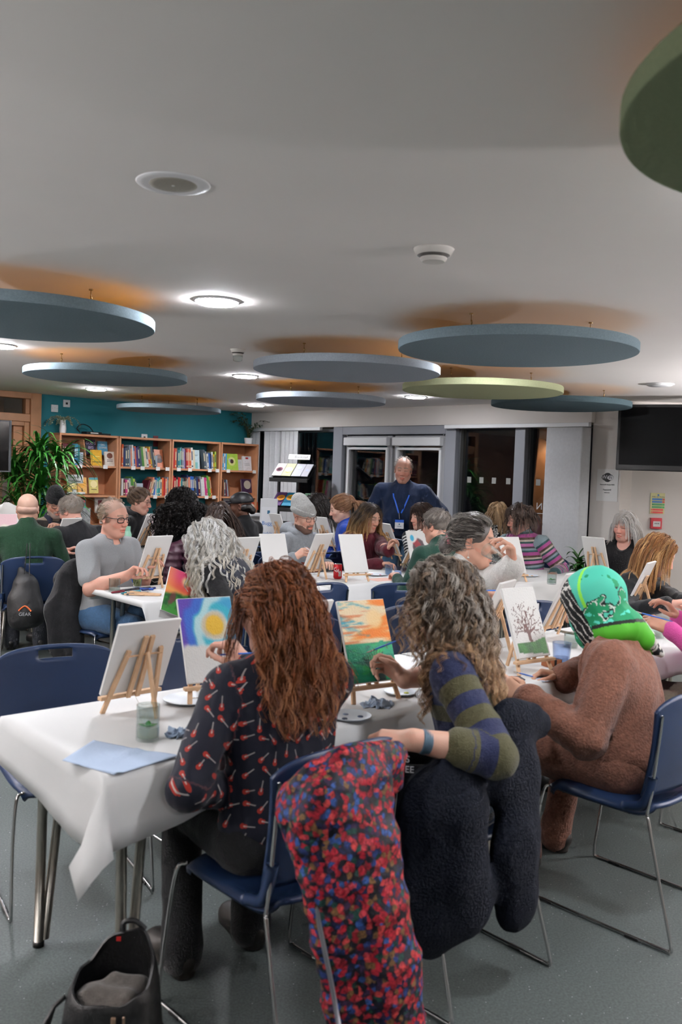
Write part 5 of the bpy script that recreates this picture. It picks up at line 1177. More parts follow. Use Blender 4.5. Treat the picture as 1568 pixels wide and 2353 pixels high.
# bay 0
e = run(0, 0, ['maroon', 'maroon', 'maroon', 'maroon', 'black', 'black', 'sky', 'sky', 'teal'], 3.05, hs=(.235, .25), seed=5)
m = MB(); m.box((0, 0, .06), (.085, .10, .003)); 
def bookend(s, z, lab): 
    o = MB().box((0, 0, .075), (.003, .11, .15)).add([(-.08, -.055, .001), (0, -.055, .001), (0, .055, .001), (-.08, .055, .001)], [(0, 1, 2, 3)]).build('bookend', mat('bookend_grey', '#b8c2cc', .5, metal=.2)); Mx = MT.to_4x4(); Mx.translation = tp(s, .2, z + .001); o.matrix_world = Mx @ Matrix.Rotation(math.radians(75), 4, 'Z'); solid(o, .0015); return tag(o, lab, 'bookend')
bookend(2.80, ZS[0], 'grey metal bookend after the sky blue books by the plant')
o = MB().box((0, 0, .15), (.012, .2, .30)).build('display_board', WOOD); Mx = MT.to_4x4(); Mx.translation = tp(2.72, .16, ZS[0] + .004); o.matrix_world = Mx @ Matrix.Rotation(math.radians(-9), 4, 'Y'); tag(o, 'beech board leaning upright beside the yellow face-out book', 'board')
faceout('#26203a', 2.60, ZS[0] + .13, .135, .185, 'dark purple face-out book on the top shelf by the plant', off=.12, txt="GOD'S|BIG", ts=.045, tcol='#c8b8e0')
faceout('#5fa9cc', 2.44, ZS[0] + .13, .13, .17, 'light blue face-out book on the top shelf by the plant', off=.12, txt='DIG|DEEPER', ts=.032, tcol='#e8e0d0')
faceout('#e0a820', 2.585, ZS[0], .14, .19, 'bright yellow face-out book on the top shelf', off=.245, art=((-.42, .2, .42, .26, '#7a5a10'), (-.3, .55, .3, .60, '#f4d878'), (-.44, 0, -.40, 1, '#a87a10')))
t = faceout('#d8cdc0', 2.41, ZS[0], .13, .175, 'cream face-out book with a brown sketch on the top shelf', off=.245, art=((-.3, .3, .3, .36, '#8a7a70'), (-.3, .42, .3, .46, '#8a7a70'))); art_blob(t, 9, 0, .125, .035, '#7a4a3a', 1.1)
MB().build if 0 else None
for k, (s, c1, c2, nm) in enumerate(((2.88, '#dfc66a', '#58a890', 'first'), (2.75, '#e8b060', '#e8c86a', 'second'), (2.60, '#d8c870', '#58a0a8', 'third'))):
    t = faceout(c1, s, ZS[1] + .02, .115, .19, '%s yellow face-out booklet from the plant on the middle shelf' % nm, off=.22, art=((-.5, .86, .5, 1, c2), (-.35, .40, .35, .44, '#3a3a2a'), (-.3, .22, .3, .26, '#5a3a2a')) if k != 1 else ((-.1, .1, .0, .3, '#5a2a1a'),)); art_blob(t, 9, 0, .11, .045, '#f2e0a0' if k != 1 else '#f0b04a')
faceout('#2f9aa0', 2.80, ZS[2] + .20, .15, .10, 'turquoise and red face-out booklet below the yellow booklets', off=.26, art=((-.46, .62, .46, .9, '#c8302a'), (-.3, .1, .3, .25, '#e8e8e0')))
t = faceout('#e8e4e0', 2.78, ZS[2], .16, .12, 'red and white booklet on the lower shelf behind the man in the black woolly hat', off=.26); art_blob(t, 9, -.02, .06, .03, '#b82a2a')
faceout('#c8c0b8', 2.50, ZS[2] + .14, .13, .19, 'pale magazine with a red figure on the lower shelf', off=.2, art=((-.2, .3, .25, .8, '#7a2a30'), (-.5, 0, .5, .1, '#8a8a88')))
t = faceout('#d8702a', 2.44, ZS[2] + .01, .20, .13, 'orange picture book with a cartoon on the lower shelf', off=.26, art=((-.5, .0, -.1, 1, '#e4dcd4'), (.0, .6, .45, .68, '#f4e0c0'))); art_blob(t, 9, -.06, .06, .032, '#2a5aa8'); art_blob(t, 9, -.05, .035, .02, '#d03a2a', off=-.0126)
# bay 1
run(1, 0, ['orange', 'navy', 'slate', 'slate', 'grey', 'salmon', 'white', 'blue', 'orange', 'purple', 'navy', 'slate', 'green', 'cream', 'white', 'orange', 'yellow', 'slate', 'black'], 2.272, 0, 12, hs=(.225, .275), seed=8)
bookend(1.78, ZS[0], 'grey metal bookend on the top shelf before the salmon face-out book')
t = faceout('#d8825a', 1.70, ZS[0], .15, .235, 'salmon face-out book with a grey bird on the top shelf', off=.2, lean=12); art_blob(t, 12, .01, .13, .04, '#8a6a60', 1.2); art_blob(t, 12, .01, .09, .03, '#5a5052', 1.8, -.0126)
run(1, 1, ['white', 'maroon', 'pink', 'cream', 'grey', 'green', 'green', 'lime', 'slate'], 2.265, 0, 12, hs=(.19, .235), seed=9)
bookend(1.98, ZS[1], 'grey metal bookend on the middle shelf behind the woman with the hair bun')
run(1, 1, ['maroon', 'maroon', 'salmon', 'cream', 'blue', 'white', 'turquoise', 'turquoise', 'white', 'orange', 'orange', 'orange', 'grey'], 1.935, 10, 0, hs=(.21, .25), seed=19) if False else None
s = 1.93
for i, c in enumerate(['maroon', 'brown', 'salmon', 'cream', 'blue', 'white', 'turquoise', 'teal', 'cream', 'orange', 'red', 'salmon', 'grey']):
    th = .0235; spine_book(c, s, ZS[1] + .0005, th, .20 + .01 * (i * 7 % 5), .15, 14 - i if i < 5 else 0, '%s book right of the bookend, %s along, middle shelf, %s' % (c, ORD[i], BAYN[1]), 'spine-out books on the bookcases'); s -= th + (.004 if i < 5 else .0015)
for i, c in enumerate(('brown', 'orange', 'cream', 'orange', 'salmon', 'green', 'slate')): spine_book(c, 2.24 - .036 * i, ZS[2] + .012, .026, .17, .13, 22, '%s paperback leaning on the lower shelf of the second bay, %s along' % (c, ORD[i]), 'spine-out books on the bookcases')
faceout('#1c1c1e', 1.66, ZS[2], .10, .15, 'black face-out book on the lower shelf of the second bay', off=.24, txt='BIBLE', ts=.022, tcol='#c8b070')
# bay 2
run(2, 0, ['red', 'orange', 'slate', 'teal', 'turquoise', 'slate', 'grey', 'lilac', 'maroon', 'red', 'salmon', 'orange', 'white', 'cream'], 1.535, 0, 5, hs=(.235, .275), seed=11)
faceout('#c8dce0', 1.165, ZS[0], .155, .25, 'white and pale turquoise face-out book on the top shelf', off=.22, lean=6, art=((-.5, .02, .3, .35, '#7fc4c4'), (-.3, .7, .3, .74, '#8aa0a8')))
run(2, 0, ['slate', 'grey', 'white', 'blue', 'navy', 'white', 'yellow', 'lime', 'red'], 1.055, 8, 2, hs=(.20, .26), seed=23)
run(2, 1, ['red', 'red', 'black', 'red', 'orange', 'teal', 'slate', 'black', 'brown', 'navy', 'salmon', 'blue', 'blue', 'black', 'slate', 'navy', 'maroon', 'grey', 'white', 'white', 'pink', 'pink', 'green', 'lime', 'orange'], 1.535, 0, 9, hs=(.22, .275), seed=14)
run(2, 2, ['green', 'lilac', 'turquoise', 'sky'], 1.07, 8, 4, hs=(.19, .23), seed=15)
# bay 3
run(3, 0, ['sky', 'white', 'sky'], .765, 0, 0, hs=(.215, .225), seed=16); bookend(.64, ZS[0], 'grey metal bookend before the green face-out book')
t = faceout('#a8c84a', .55, ZS[0], .19, .225, 'lime green face-out book with a round face on the top shelf', off=.22); art_blob(t, 9, -.01, .12, .06, '#d8d88a'); art_blob(t, 9, -.01, .12, .03, '#4a3028', 1, -.0126)
faceout('#c8c8c8', .425, ZS[0], .10, .15, 'blank grey display card beside the lime green book', off=.2)
faceout('#dcd8d8', .30, ZS[0], .15, .20, 'white face-out booklet with a red crest on the top shelf', off=.22, art=((-.15, .8, .15, .92, '#b02a2a'), (-.3, .45, .3, .48, '#999999'), (-.3, .35, .3, .38, '#999999')))
run(3, 1, ['brown', 'slate', 'maroon', 'grey', 'brown'], .745, 2, 10, hs=(.18, .24), seed=17)
faceout('#a8a8ac', .62, ZS[2] + .14, .12, .22, 'grey face-out magazine on the lower shelf by the man in the black cap', off=.24, art=((-.3, .3, .3, .7, '#4a4a5a'),)); faceout('#6a6a8a', .52, ZS[2] + .12, .14, .24, 'slate blue face-out magazine on the lower shelf by the man in the black cap', off=.22, art=((-.3, .2, .3, .5, '#b8b0a8'), (-.4, .8, .4, .9, '#c0c0c8')))
t = faceout('#3a2440', .27, ZS[1] + .05, .20, .19, 'dark purple picture book on the middle shelf near the ivy', off=.2); art_blob(t, 9, 0, .11, .06, '#b0a898')
t = faceout('#d05a3a', .25, ZS[2] + .17, .24, .11, 'orange and white picture book below the dark purple one', off=.27); art_blob(t, 9, 0, .05, .04, '#e0d8d0', 1.4)
t = thing('storage_box', 'white box with a dark rim on the lower shelf near the ivy', 'box', tuple(tp(.37, .19, ZS[2] + .002)), 0); o = MB().box((0, 0, .09), (.28, .2, .18)).build('tub', WHITEP, t, bevel=.01); o.matrix_local = MT.to_4x4(); o = MB().box((0, 0, .185), (.30, .22, .014)).build('rim', mat('blk', '#171310', .5), t); o.matrix_local = MT.to_4x4()
# shelf-edge labels
for k, (s, r) in enumerate(((2.83, 0), (2.50, 0), (2.12, 0), (1.99, 0), (1.77, 0), (1.63, 0), (1.46, 0), (1.29, 0), (.98, 0), (.86, 0), (.68, 0), (.24, 0), (1.98, 1), (1.80, 1), (1.63, 1), (1.02, 1), (.90, 1))):
    o = MB().box((0, -.003, -.012), (.058, .0015, .045)).build('shelf_label', mat('label_white', '#e4e2de', .6)); Mx = MT.to_4x4(); Mx.translation = tp(s, DEP + .002, ZS[r]); o.matrix_world = Mx; tag(o, 'small white label clipped to a beech shelf edge', 'label', 'white shelf-edge labels')
# white display unit in front of the bookcases
t = thing('display_unit', 'long white low display unit in front of the bookcases', 'cabinet', tuple(tp(1.2, .72, 0))); L = t.location
c, sz = lb(2.1, .35, .93, .96, .58, .86); o = MB().box(c, sz, MT).build('top', WHITEP, t, bevel=.004); o.location = -L; c, sz = lb(2.06, .39, 0, .93, .60, .84); o = MB().box(c, sz, MT).build('body', mat('unit_white', '#c8c6c2', .5), t); o.location = -L
# ------------------------------------------------------------- things on and near the bookcase
t = thing('router_box', 'black network box with a looped cable on top of the bookcase', 'router', tuple(tp(2.62, .17, 1.888))); m = MB(); m.box((0, 0, .018), (.20, .14, .034), MT); m.box(-TD * .16 + Vector((0, 0, .012)), (.14, .10, .022), MT); m.build('case', BLACKM, t, bevel=.004)
m = MB(); m.tube(catmull([(-TD * x + Vector((0, 0, z)))[:] for x, z in ((-.15, .02), (-.19, .07), (-.13, .12), (-.04, .10), (0.01, .05), (.03, .02))], 6), .006, 6); m.build('cable', BLACKM, t, True); m = MB(); m.box(TN * .071 + Vector((0, 0, .02)) , (.10, .002, .012), MT); m.build('label_strip', mat('label_white', '#e4e2de', .6), t)
def plate_(s, z, lab, sock=True):
    t = thing('wall_plate', lab, 'socket', tuple(tp(s, .006, z))); m = MB(); m.box((0, 0, 0), (.086, .012, .086), MT); m.build('plate', WHITEP, t, bevel=.003)
    if sock: m = MB(); m.box(TN * .0075, (.026, .004, .026), MT); m.build('socket', BLACKM, t)
    else:
        m = MB()
        for x, z2 in ((-.03, 0), (.03, 0), (0, .01)): m.box(-TD * x + TN * .0065 + Vector((0, 0, z2)), (.005, .002, .005), MT)
        m.build('screws', mat('screw', '#8a8a88', .4), t)
plate_(3.02, 2.18, 'blank white wall plate high on the teal wall', False); plate_(2.87, 2.25, 'white wall plate with a black socket high on the teal wall'); plate_(1.80, 1.90, 'white wall plate with a black socket just above the books'); 
t = thing('red_sign', 'small dark red sign on the teal wall above the books', 'sign', tuple(tp(1.63, .004, 1.86))); MB().box((0, 0, 0), (.07, .006, .14), MT).build('panel', mat('dkred', '#6a1420', .5), t)
# leaflet post
pb = tp(3.02, .55, 0); t = thing('leaflet_stand', 'white leaflet post with a sign board and tray by the plant', 'stand', tuple(pb)); m = MB(); m.box((0, 0, .62), (.045, .02, 1.24), MT); m.build('post', WHITEP, t, bevel=.003); m = MB(); m.box((0, 0, .012), (.30, .25, .024), MT); m.build('base', WHITEP, t, bevel=.004)
m = MB(); m.box(TN * .015 + Vector((-.0, 0, 1.36)) - TD * .0, (.20, .008, .10), MT); m.build('sign_board', mat('label_white', '#e4e2de', .6), t, bevel=.002)
text_mesh('lettering', 'Discover more...', .020, Matrix.Translation(TN * .0205 + Vector((0, 0, 1.38))) @ MT.to_4x4() @ frame((0, 0, 0), Vector((1, 0, 0)), Vector((0, 0, 1)), Vector((0, -1, 0))), mat('ink', '#3a3a3a', .6), t); text_mesh('lettering', 'Please take one', .018, Matrix.Translation(TN * .0205 - TD * .01 + Vector((0, 0, 1.338))) @ MT.to_4x4() @ frame((0, 0, 0), Vector((1, 0, 0)), Vector((0, 0, 1)), Vector((0, -1, 0))), mat('ink', '#3a3a3a', .6), t)
m = MB(); m.box(TN * .04 + Vector((0, 0, 1.20)), (.22, .03, .022), MT); m.build('tray', WHITEP, t, bevel=.003); m = MB(); m.box(-TD * -.07 + TN * .03 + Vector((0, 0, 1.10)), (.07, .008, .17), MT); m.build('leaflet', mat('leaflet', '#c9b8a0', .6, noise=(50, .3)), t); m = MB(); m.box(TN * .05 + Vector((0, 0, .93)) - TD * .06, (.24, .012, .20), MT); m.build('newspaper', mat('newsp', '#a8a8a6', .7, noise=(25, .35)), t)
# tall plant: rosettes of long drooping leaves
LEAF = mat('leaf_green', '#2f6a24', .38, noise=(12, .35), spec=.5)
def leafy(label, base, heads, name='dracaena_plant', leafm=None, pot=(.17, .32, '#2a2a2c'), nleaf=46, L0=.55, w0=.016, seed=1, up=.55):
    t = thing(name, label, 'plant', tuple(base)); rs = random.Random(seed); m = MB(); m.lathe([(0, 0), (pot[0] * .75, 0), (pot[0], pot[1]), (pot[0] * .94, pot[1]), (pot[0] * .9, pot[1] - .03), (0, pot[1] - .03)], (0, 0, 0), 24); m.build('pot', mat('pot_' + pot[2], pot[2], .5), t, True, angle=40)
    st = MB(); lf = MB()
    for hx_, hy, hz in heads:
        st.tube(catmull([(hx_ * .2, hy * .2, pot[1] - .05), (hx_ * .6, hy * .5, hz * .5), (hx_, hy, hz)], 5), .013, 6)
        for k in range(nleaf):
            a = rs.uniform(0, 2 * PI); el = rs.uniform(.1, 1.25); Lf = L0 * rs.uniform(.7, 1.15); dr = Vector((math.cos(a) * math.cos(el), math.sin(a) * math.cos(el), math.sin(el))); p = Vector((hx_, hy, hz + rs.uniform(-.12, .05))); side = Vector((-math.sin(a), math.cos(a), 0)); rows = []
            n = 8
            for i in range(n):
                f = i / (n - 1); w = w0 * (1 - f) ** .6 * (.6 + .9 * min(f * 4, 1)); up_ = dr.cross(side); rows.append([p - side * w + up_ * w * .25, p - up_ * 0, p + side * w + up_ * w * .25]); dr = (dr + Vector((0, 0, -1)) * (.10 + .42 * f * (1.2 - up * .5))).normalized(); p = p + dr * Lf / n
            lf.grid(np.array([[q[:] for q in r] for r in rows]))
    st.build('stem', mat('stem', '#6a5a3a', .8), t, True); lf.build('foliage', leafm or LEAF, t, True); return t
leafy('tall dark green dracaena plant beside the timber screen and bookcase', tp(3.55, .75, 0), [(.0, 0, 1.62), (-.25, -.02, 1.40), (.22, .06, 1.58), (.08, -.15, 1.30), (-.38, .1, 1.45), (.22, -.12, 1.05), (-.12, -.2, 1.05), (-.3, -.2, .85), (.1, .0, .8)], nleaf=60, L0=.60)
WG = mat('pale_leaf', '#a9b69a', .6)
def trail(label, base, n, length, spread, name, leafm, seed=2, vase=None, lw=.012, hang=1.0):
    t = thing(name, label, 'plant', tuple(base)); rs = random.Random(seed); lf = MB(); st = MB()
    if vase: m = MB(); m.lathe(vase, (0, 0, 0), 20); m.build('vase', WHITEP, t, True, angle=40)
    z0 = vase[-1][1] if vase else .02
    for k in range(n):
        a = rs.uniform(0, 2 * PI); p = Vector((rs.uniform(-.01, .01), rs.uniform(-.01, .01), z0 - .01)); d = Vector((math.cos(a) * spread, math.sin(a) * spread, 1 if vase else .35)).normalized(); pts = [p.copy()]; Lf = length * rs.uniform(.5, 1.1)
        for i in range(14):
            d = (d + Vector((0, 0, -.22 * hang))).normalized(); p = p + d * Lf / 14; pts.append(p.copy())
            for q in range(2):
                e = Vector((rs.gauss(0, 1), rs.gauss(0, 1), rs.gauss(0, .6))).normalized(); f = e.cross(Vector((.2, .3, .9))).normalized() * lw * .5; lf.add([p, p + e * lw * .7 + f, p + e * lw * 1.5, p + e * lw * .7 - f], [(0, 1, 2, 3)])
        st.tube(pts, .0018, 4)
    st.build('stem', mat('stem', '#6a5a3a', .8), t, True); lf.build('foliage', leafm, t); return t
trail('pale dried flower spray in a white vase at the plant end of the bookcase top', tp(3.0, .19, 1.8885), 16, .26, .55, 'flower_vase', WG, vase=[(0, 0), (.035, 0), (.04, .05), (.03, .14), (.034, .15)], lw=.014)
t = trail('dark ivy trailing down the end of the bookcase by the glazed wall', tp(.33, .27, 1.8885), 14, .50, .14, 'ivy_plant', mat('ivy_leaf', '#24401f', .45), seed=5, vase=[(0, 0), (.05, 0), (.06, .08), (.055, .08)], lw=.022, hang=.9)
# black leaflet rack
rb = at(668, 1180, 11.25); rb.z = 0; rx = Vector((.93, -.36, 0)).normalized(); ry = Vector((.36, .93, 0)).normalized(); MR = Matrix((rx, ry, Vector((0, 0, 1)))).transposed(); M4 = MR.to_4x4()
t = thing('leaflet_rack', 'black tiered leaflet rack in front of the loose blind slats', 'rack', tuple(rb))
def rbox(c, sz, m, nm, tilt=0, par=None): o = MB().box((0, 0, 0), sz).build(nm, m, par or t, bevel=.003); o.matrix_local = M4 @ Matrix.Translation(c) @ Matrix.Rotation(math.radians(tilt), 4, 'X'); return o
for x in (-.24, .24): rbox((x, .14, .78), (.03, .04, 1.56), BLACKM, 'upright')
rbox((0, 0, .02), (.56, .42, .035), BLACKM, 'base'); 
for z in (1.53, 1.16, .80): rbox((0, .05, z), (.52, .012, .30), BLACKM, 'tier', -52); rbox((0, -.105, z - .105), (.52, .02, .05), BLACKM, 'lip')
rbox((.02, .17, 1.72), (.30, .008, .07), mat('label_white', '#e4e2de', .6), 'sign_board', -20)
text_mesh('lettering', 'Bookstall', .05, M4 @ Matrix.Translation((.05, .1645, 1.72)) @ Matrix.Rotation(math.radians(-20), 4, 'X') @ frame((0, 0, 0), Vector((1, 0, 0)), Vector((0, 0, 1)), Vector((0, -1, 0))), mat('ink', '#3a3a3a', .6), t)
def leaflet(x, z, w, h, c, lab, arts=()):
    o = thing('booklet', lab, 'booklet', tuple(rb + MR @ Vector((x, .03, z))), 0, 'booklets on the black rack'); Mx = M4 @ Matrix.Rotation(math.radians(-52), 4, 'X'); b = MB().box((0, -.0165, 0), (w, .008, h)).build('cover', mat('lf_' + c, c, .45), o); b.matrix_local = Mx
    for (ax, az_, r, cc) in arts:
        m = MB(); m.lathe([(0, 0), (r, 0), (r, .001), (0, .001)], (0, 0, 0), 18); q = m.build('cover_art', mat('art_' + cc, cc, .5), o); q.matrix_local = Mx @ Matrix.Translation((ax, -.0210, az_)) @ Matrix.Rotation(math.radians(90), 4, 'X')
leaflet(-.18, 1.54, .125, .25, '#b4aeaa', 'white booklet with a plum wreath on the upper tier of the black rack', ((0, .0, .045, '#7a4a5a'), (0, 0, .03, '#2a2024'))); leaflet(-.05, 1.54, .125, .25, '#b6b48c', 'yellow edged booklet on the upper tier of the black rack', ((0, 0, .05, '#f0ece0'), (0, -.03, .035, '#d8a040'))); leaflet(.085, 1.54, .125, .25, '#b0b0b6', 'white and blue booklet, third on the upper tier of the black rack', ((0, .05, .03, '#b8c0d8'),)); leaflet(.20, 1.54, .09, .25, '#b2b2b8', 'plain white booklet at the end of the upper tier of the black rack', ((0, 0, .02, '#b0b8d0'),))
leaflet(-.175, 1.17, .14, .26, '#5a3a6a', 'purple and orange booklet on the middle tier of the black rack', ((0.02, .02, .055, '#e8a02a'), (.02, .02, .03, '#d8702a'))); leaflet(-.025, 1.17, .14, .26, '#1f7fa0', 'blue booklet with an orange burst on the middle tier of the black rack', ((0, .03, .055, '#e8a02a'), (0, .03, .03, '#d8c02a'))); leaflet(.10, 1.15, .10, .16, '#2a4a8a', 'small blue and red booklet on the middle tier of the black rack', ((0, -.03, .03, '#b83a3a'),)); leaflet(.19, 1.17, .10, .26, '#8fc0a0', 'pale green booklet on the middle tier of the black rack'); leaflet(0, .82, .16, .2, '#b02a6a', 'magenta booklet on the lowest tier of the black rack')
# parking notice stand
nb = at(618, 1200, 10.3); nb.z = 0; t = thing('notice_stand', 'white notice stand reading Buggy Parking in blue', 'sign', tuple(nb)); m = MB(); m.box((0, .05, .30), (.24, .22, .60)); m.build('cabinet', mat('unit_white', '#c8c6c2', .5), t, bevel=.006); R_ = Matrix.Rotation(math.radians(-10), 4, 'X')
o = MB().box((0, 0, .31), (.20, .012, .62)).build('board', WHITEP, t, bevel=.004); o.matrix_local = Matrix.Translation((-.01, -.02, .60)) @ R_; o = MB().box((0, -.002, .27), (.165, .012, .50)).build('poster', mat('poster_w', '#e6e6e8', .5), t); o.matrix_local = Matrix.Translation((-.01, -.02, .60)) @ R_
for z, s_, sz, c in ((.33, 'Buggy', .062, '#2a7ac0'), (.21, 'Parking', .056, '#2a7ac0')): text_mesh('lettering', s_, sz, Matrix.Translation((-.01, -.02, .60)) @ R_ @ frame((0, -.0095, z), Vector((1, 0, 0)), Vector((0, 0, 1)), Vector((0, -1, 0))), mat('txtb', c, .5), t)
o = MB().box((0, -.0095, .46), (.03, .003, .04)).build('emblem', mat('txtb2', '#2a6a8a', .5), t); o.matrix_local = Matrix.Translation((-.01, -.02, .60)) @ R_
# ------------------------------------------------------------- right wall: television, notices, call point
wy = lambda x: 8.72 - (x - 2.82) * .0766
tvc = at(1416, 1010, 8.15); ta = Vector((.90, -.44, 0)).normalized(); tn = Vector((ta.y, -ta.x, 0)); t0 = Vector((at(1416, 1080, 8.05).x, at(1416, 1080, 8.05).y, 0)); TW, TH = 1.12, .585; zb = at(1416, 1080, 8.05).z
t = thing('television', 'large black wall television angled on its bracket', 'television', tuple(t0 + ta * TW / 2 + Vector((0, 0, zb)))); MV = Matrix((ta, -tn, Vector((0, 0, 1)))).transposed()
m = MB(); m.box((0, 0, TH / 2), (TW, .06, TH), MV); m.build('casing', mat('tv_case', '#0b0b0c', .3), t, bevel=.008); m = MB(); m.box(tn * .0315 + Vector((0, 0, TH / 2 + .012)), (TW - .05, .003, TH - .075), MV); m.build('screen', mat('tv_screen', '#030304', .3, spec=.10), t)
text_mesh('lettering', 'LG', .018, Matrix.Translation(tn * .0315 + ta * .03 + Vector((0, 0, .022))) @ frame((0, 0, 0), ta, Vector((0, 0, 1)), tn), mat('tv_logo', '#b8b8b8', .4), t); m = MB(); m.lathe([(0, 0), (.009, 0), (.009, .001), (0, .001)], (0, 0, 0), 16); o = m.build('emblem', mat('tv_logo', '#b8b8b8', .4), t); o.matrix_local = Matrix.Translation(tn * .0315 + ta * .008 + Vector((0, 0, .022))) @ frame((0, 0, 0), ta, Vector((0, 0, 1)), tn)
back = Vector((t0.x + ta.x * TW / 2, t0.y + ta.y * TW / 2, zb + TH / 2)); m = MB(); m.bar(-tn * .03, Vector((.05, wy(back.x) - back.y - .05, 0)) , .06, .08); m.box((.05, wy(back.x) - back.y - .045, 0), (.25, .02, .30)); o = m.build('wall_bracket', BLACKM, t); o.location = (0, 0, TH / 2)
m = MB(); x = at(1443, 1090, 8.55).x; m.tube(catmull([(x + .02, wy(x) - .006, 1.62), (x + .005, wy(x) - .006, 1.35), (x - .01, wy(x) - .006, 1.05), (x - .005, wy(x) - .006, .3)], 6), .0045, 6); tag(m.build('hanging_cord', BLACKM, None, True), 'black cord running down the wall below the television', 'cord')
def wsign(px0, px1, py0, py1, name, lab, cat, c, th=.004):
    xc = (px0 + px1) / 2; y = 8.55; P_ = at(xc, (py0 + py1) / 2, y); 
    for _ in range(3): P_ = at(xc, (py0 + py1) / 2, wy(P_.x) - th / 2 - .001)
    w = (px1 - px0) / FPX * P_.y; h = (py1 - py0) / FPX * P_.y; t = thing(name, lab, cat, tuple(P_)); MB().box((0, 0, 0), (w, th, h)).build('panel', c, t, bevel=.001); return t, w, h
t, w, h = wsign(1495, 1530, 1133, 1181, 'fire_notice', 'yellow fire action notice with blue, green and red bars', 'sign', mat('notice_y', '#d6d29a', .6))
for k, c in enumerate(('#2a66a8', '#2a66a8', '#2a7a44', '#2a7a44', '#b82a2a', '#b82a2a')):
    z = h * (.20 - .125 * k); MB().box((-w * .06 + (.08 * w if k > 3 else 0), -.003, z), (w * .66, .002, h * .085)).build('bar', mat('bar_' + c, c, .5), t); MB().box((w * .36 if k < 4 else -w * .38, -.003, z), (w * .14, .002, h * .085)).build('pictogram', mat('bar2_' + str(k // 2), ('#c04a3a', '#3f9a54', '#c06a4a')[k // 2], .5), t)
m = MB(); m.lathe([(0, 0), (w * .06, 0), (w * .06, .002), (0, .002)], (0, -.002, h * .40), 14, Matrix.Rotation(math.radians(90), 3, 'X')); m.build('emblem', mat('bar_#2a66a8', '#2a66a8', .5), t); text_mesh('lettering', 'FIRE ACTION', w * .14, frame((0, -.0032, h * .31), Vector((1, 0, 0)), Vector((0, 0, 1)), Vector((0, -1, 0))), mat('ink', '#3a3a3a', .6), t, .0003)
t, w, h = wsign(1496, 1520, 1190, 1215, 'fire_call_point', 'red fire alarm call point under the yellow notice', 'alarm', mat('alarm_red', '#a81c2a', .35), .045); MB().box((0, -.0235, -h * .05), (w * .7, .003, h * .5)).build('break_glass', mat('alarm_white', '#d8d4d0', .3), t)
m = MB()
for k in (-1, 0, 1): m.box((k * w * .16, -.0255, 0), (w * .09, .002, h * .10))
m.build('arrows', BLACKM, t)
PF = -.012   # pier face is at off = -.01
t = thing('wifi_notice', 'white notice with a black and white WiFi logo on the pier', 'sign', tuple(gp(5.575, -.0135, 1.515))); MB().box((0, 0, 0), (.225, .003, .31), MG).build('paper', mat('label_white', '#e4e2de', .6), t)
fr = MG.to_4x4() @ frame((0, 0, 0), Vector((1, 0, 0)), Vector((0, 0, 1)), Vector((0, -1, 0)))
def gd(x, z, r, c, sx=1.0, off=-.002):
    m = MB(); m.lathe([(0, 0), (r, 0), (r, .0006), (0, .0006)], (0, 0, 0), 24); o = m.build('logo', mat('wf_' + c, c, .5), t); o.matrix_local = MG.to_4x4() @ Matrix.Translation((x, off, z)) @ Matrix.Rotation(math.radians(90), 4, 'X') @ Matrix.Scale(sx, 4, (1, 0, 0))
gd(0, .075, .045, '#1c1c1e'); gd(0, .075, .036, '#1c1c1e', 1.75, -.0022); gd(.032, .073, .024, '#dddddd', 1.25, -.003)
text_mesh('lettering', 'Wi', .052, Matrix.Translation(MG @ Vector((-.030, -.0040, .076))) @ fr, mat('wf_w', '#e8e8e8', .5), t); text_mesh('lettering', 'Fi', .048, Matrix.Translation(MG @ Vector((.032, -.0045, .074))) @ fr, mat('wf_k', '#1c1c1e', .5), t)
text_mesh('lettering', 'Network Guest WiFi', .018, Matrix.Translation(MG @ Vector((0, -.003, .005))) @ fr, mat('ink', '#3a3a3a', .6), t); text_mesh('lettering', 'Password', .022, Matrix.Translation(MG @ Vector((0, -.003, -.045))) @ fr, mat('ink', '#3a3a3a', .6), t); text_mesh('lettering', 'welcome', .016, Matrix.Translation(MG @ Vector((0, -.003, -.072))) @ fr, mat('ink', '#3a3a3a', .6), t)
# screen on a stand at the far left
sp = at(-24, 1024, 8.6); t = thing('display_screen', 'black flat screen with a grey edge in front of the tall plant', 'television', (sp.x, sp.y, 0)); m = MB(); m.box((0, 0, sp.z), (.405, .04, .495)); m.build('casing', mat('grey_edge', '#5a5d62', .4), t, bevel=.004); m = MB(); m.box((0, -.0205, sp.z), (.385, .003, .470)); m.build('screen', BLACK, t); m = MB(); m.box((0, .05, sp.z / 2), (.06, .04, sp.z)); m.box((0, .05, .015), (.5, .4, .03)); m.build('stand', BLACKM, t)
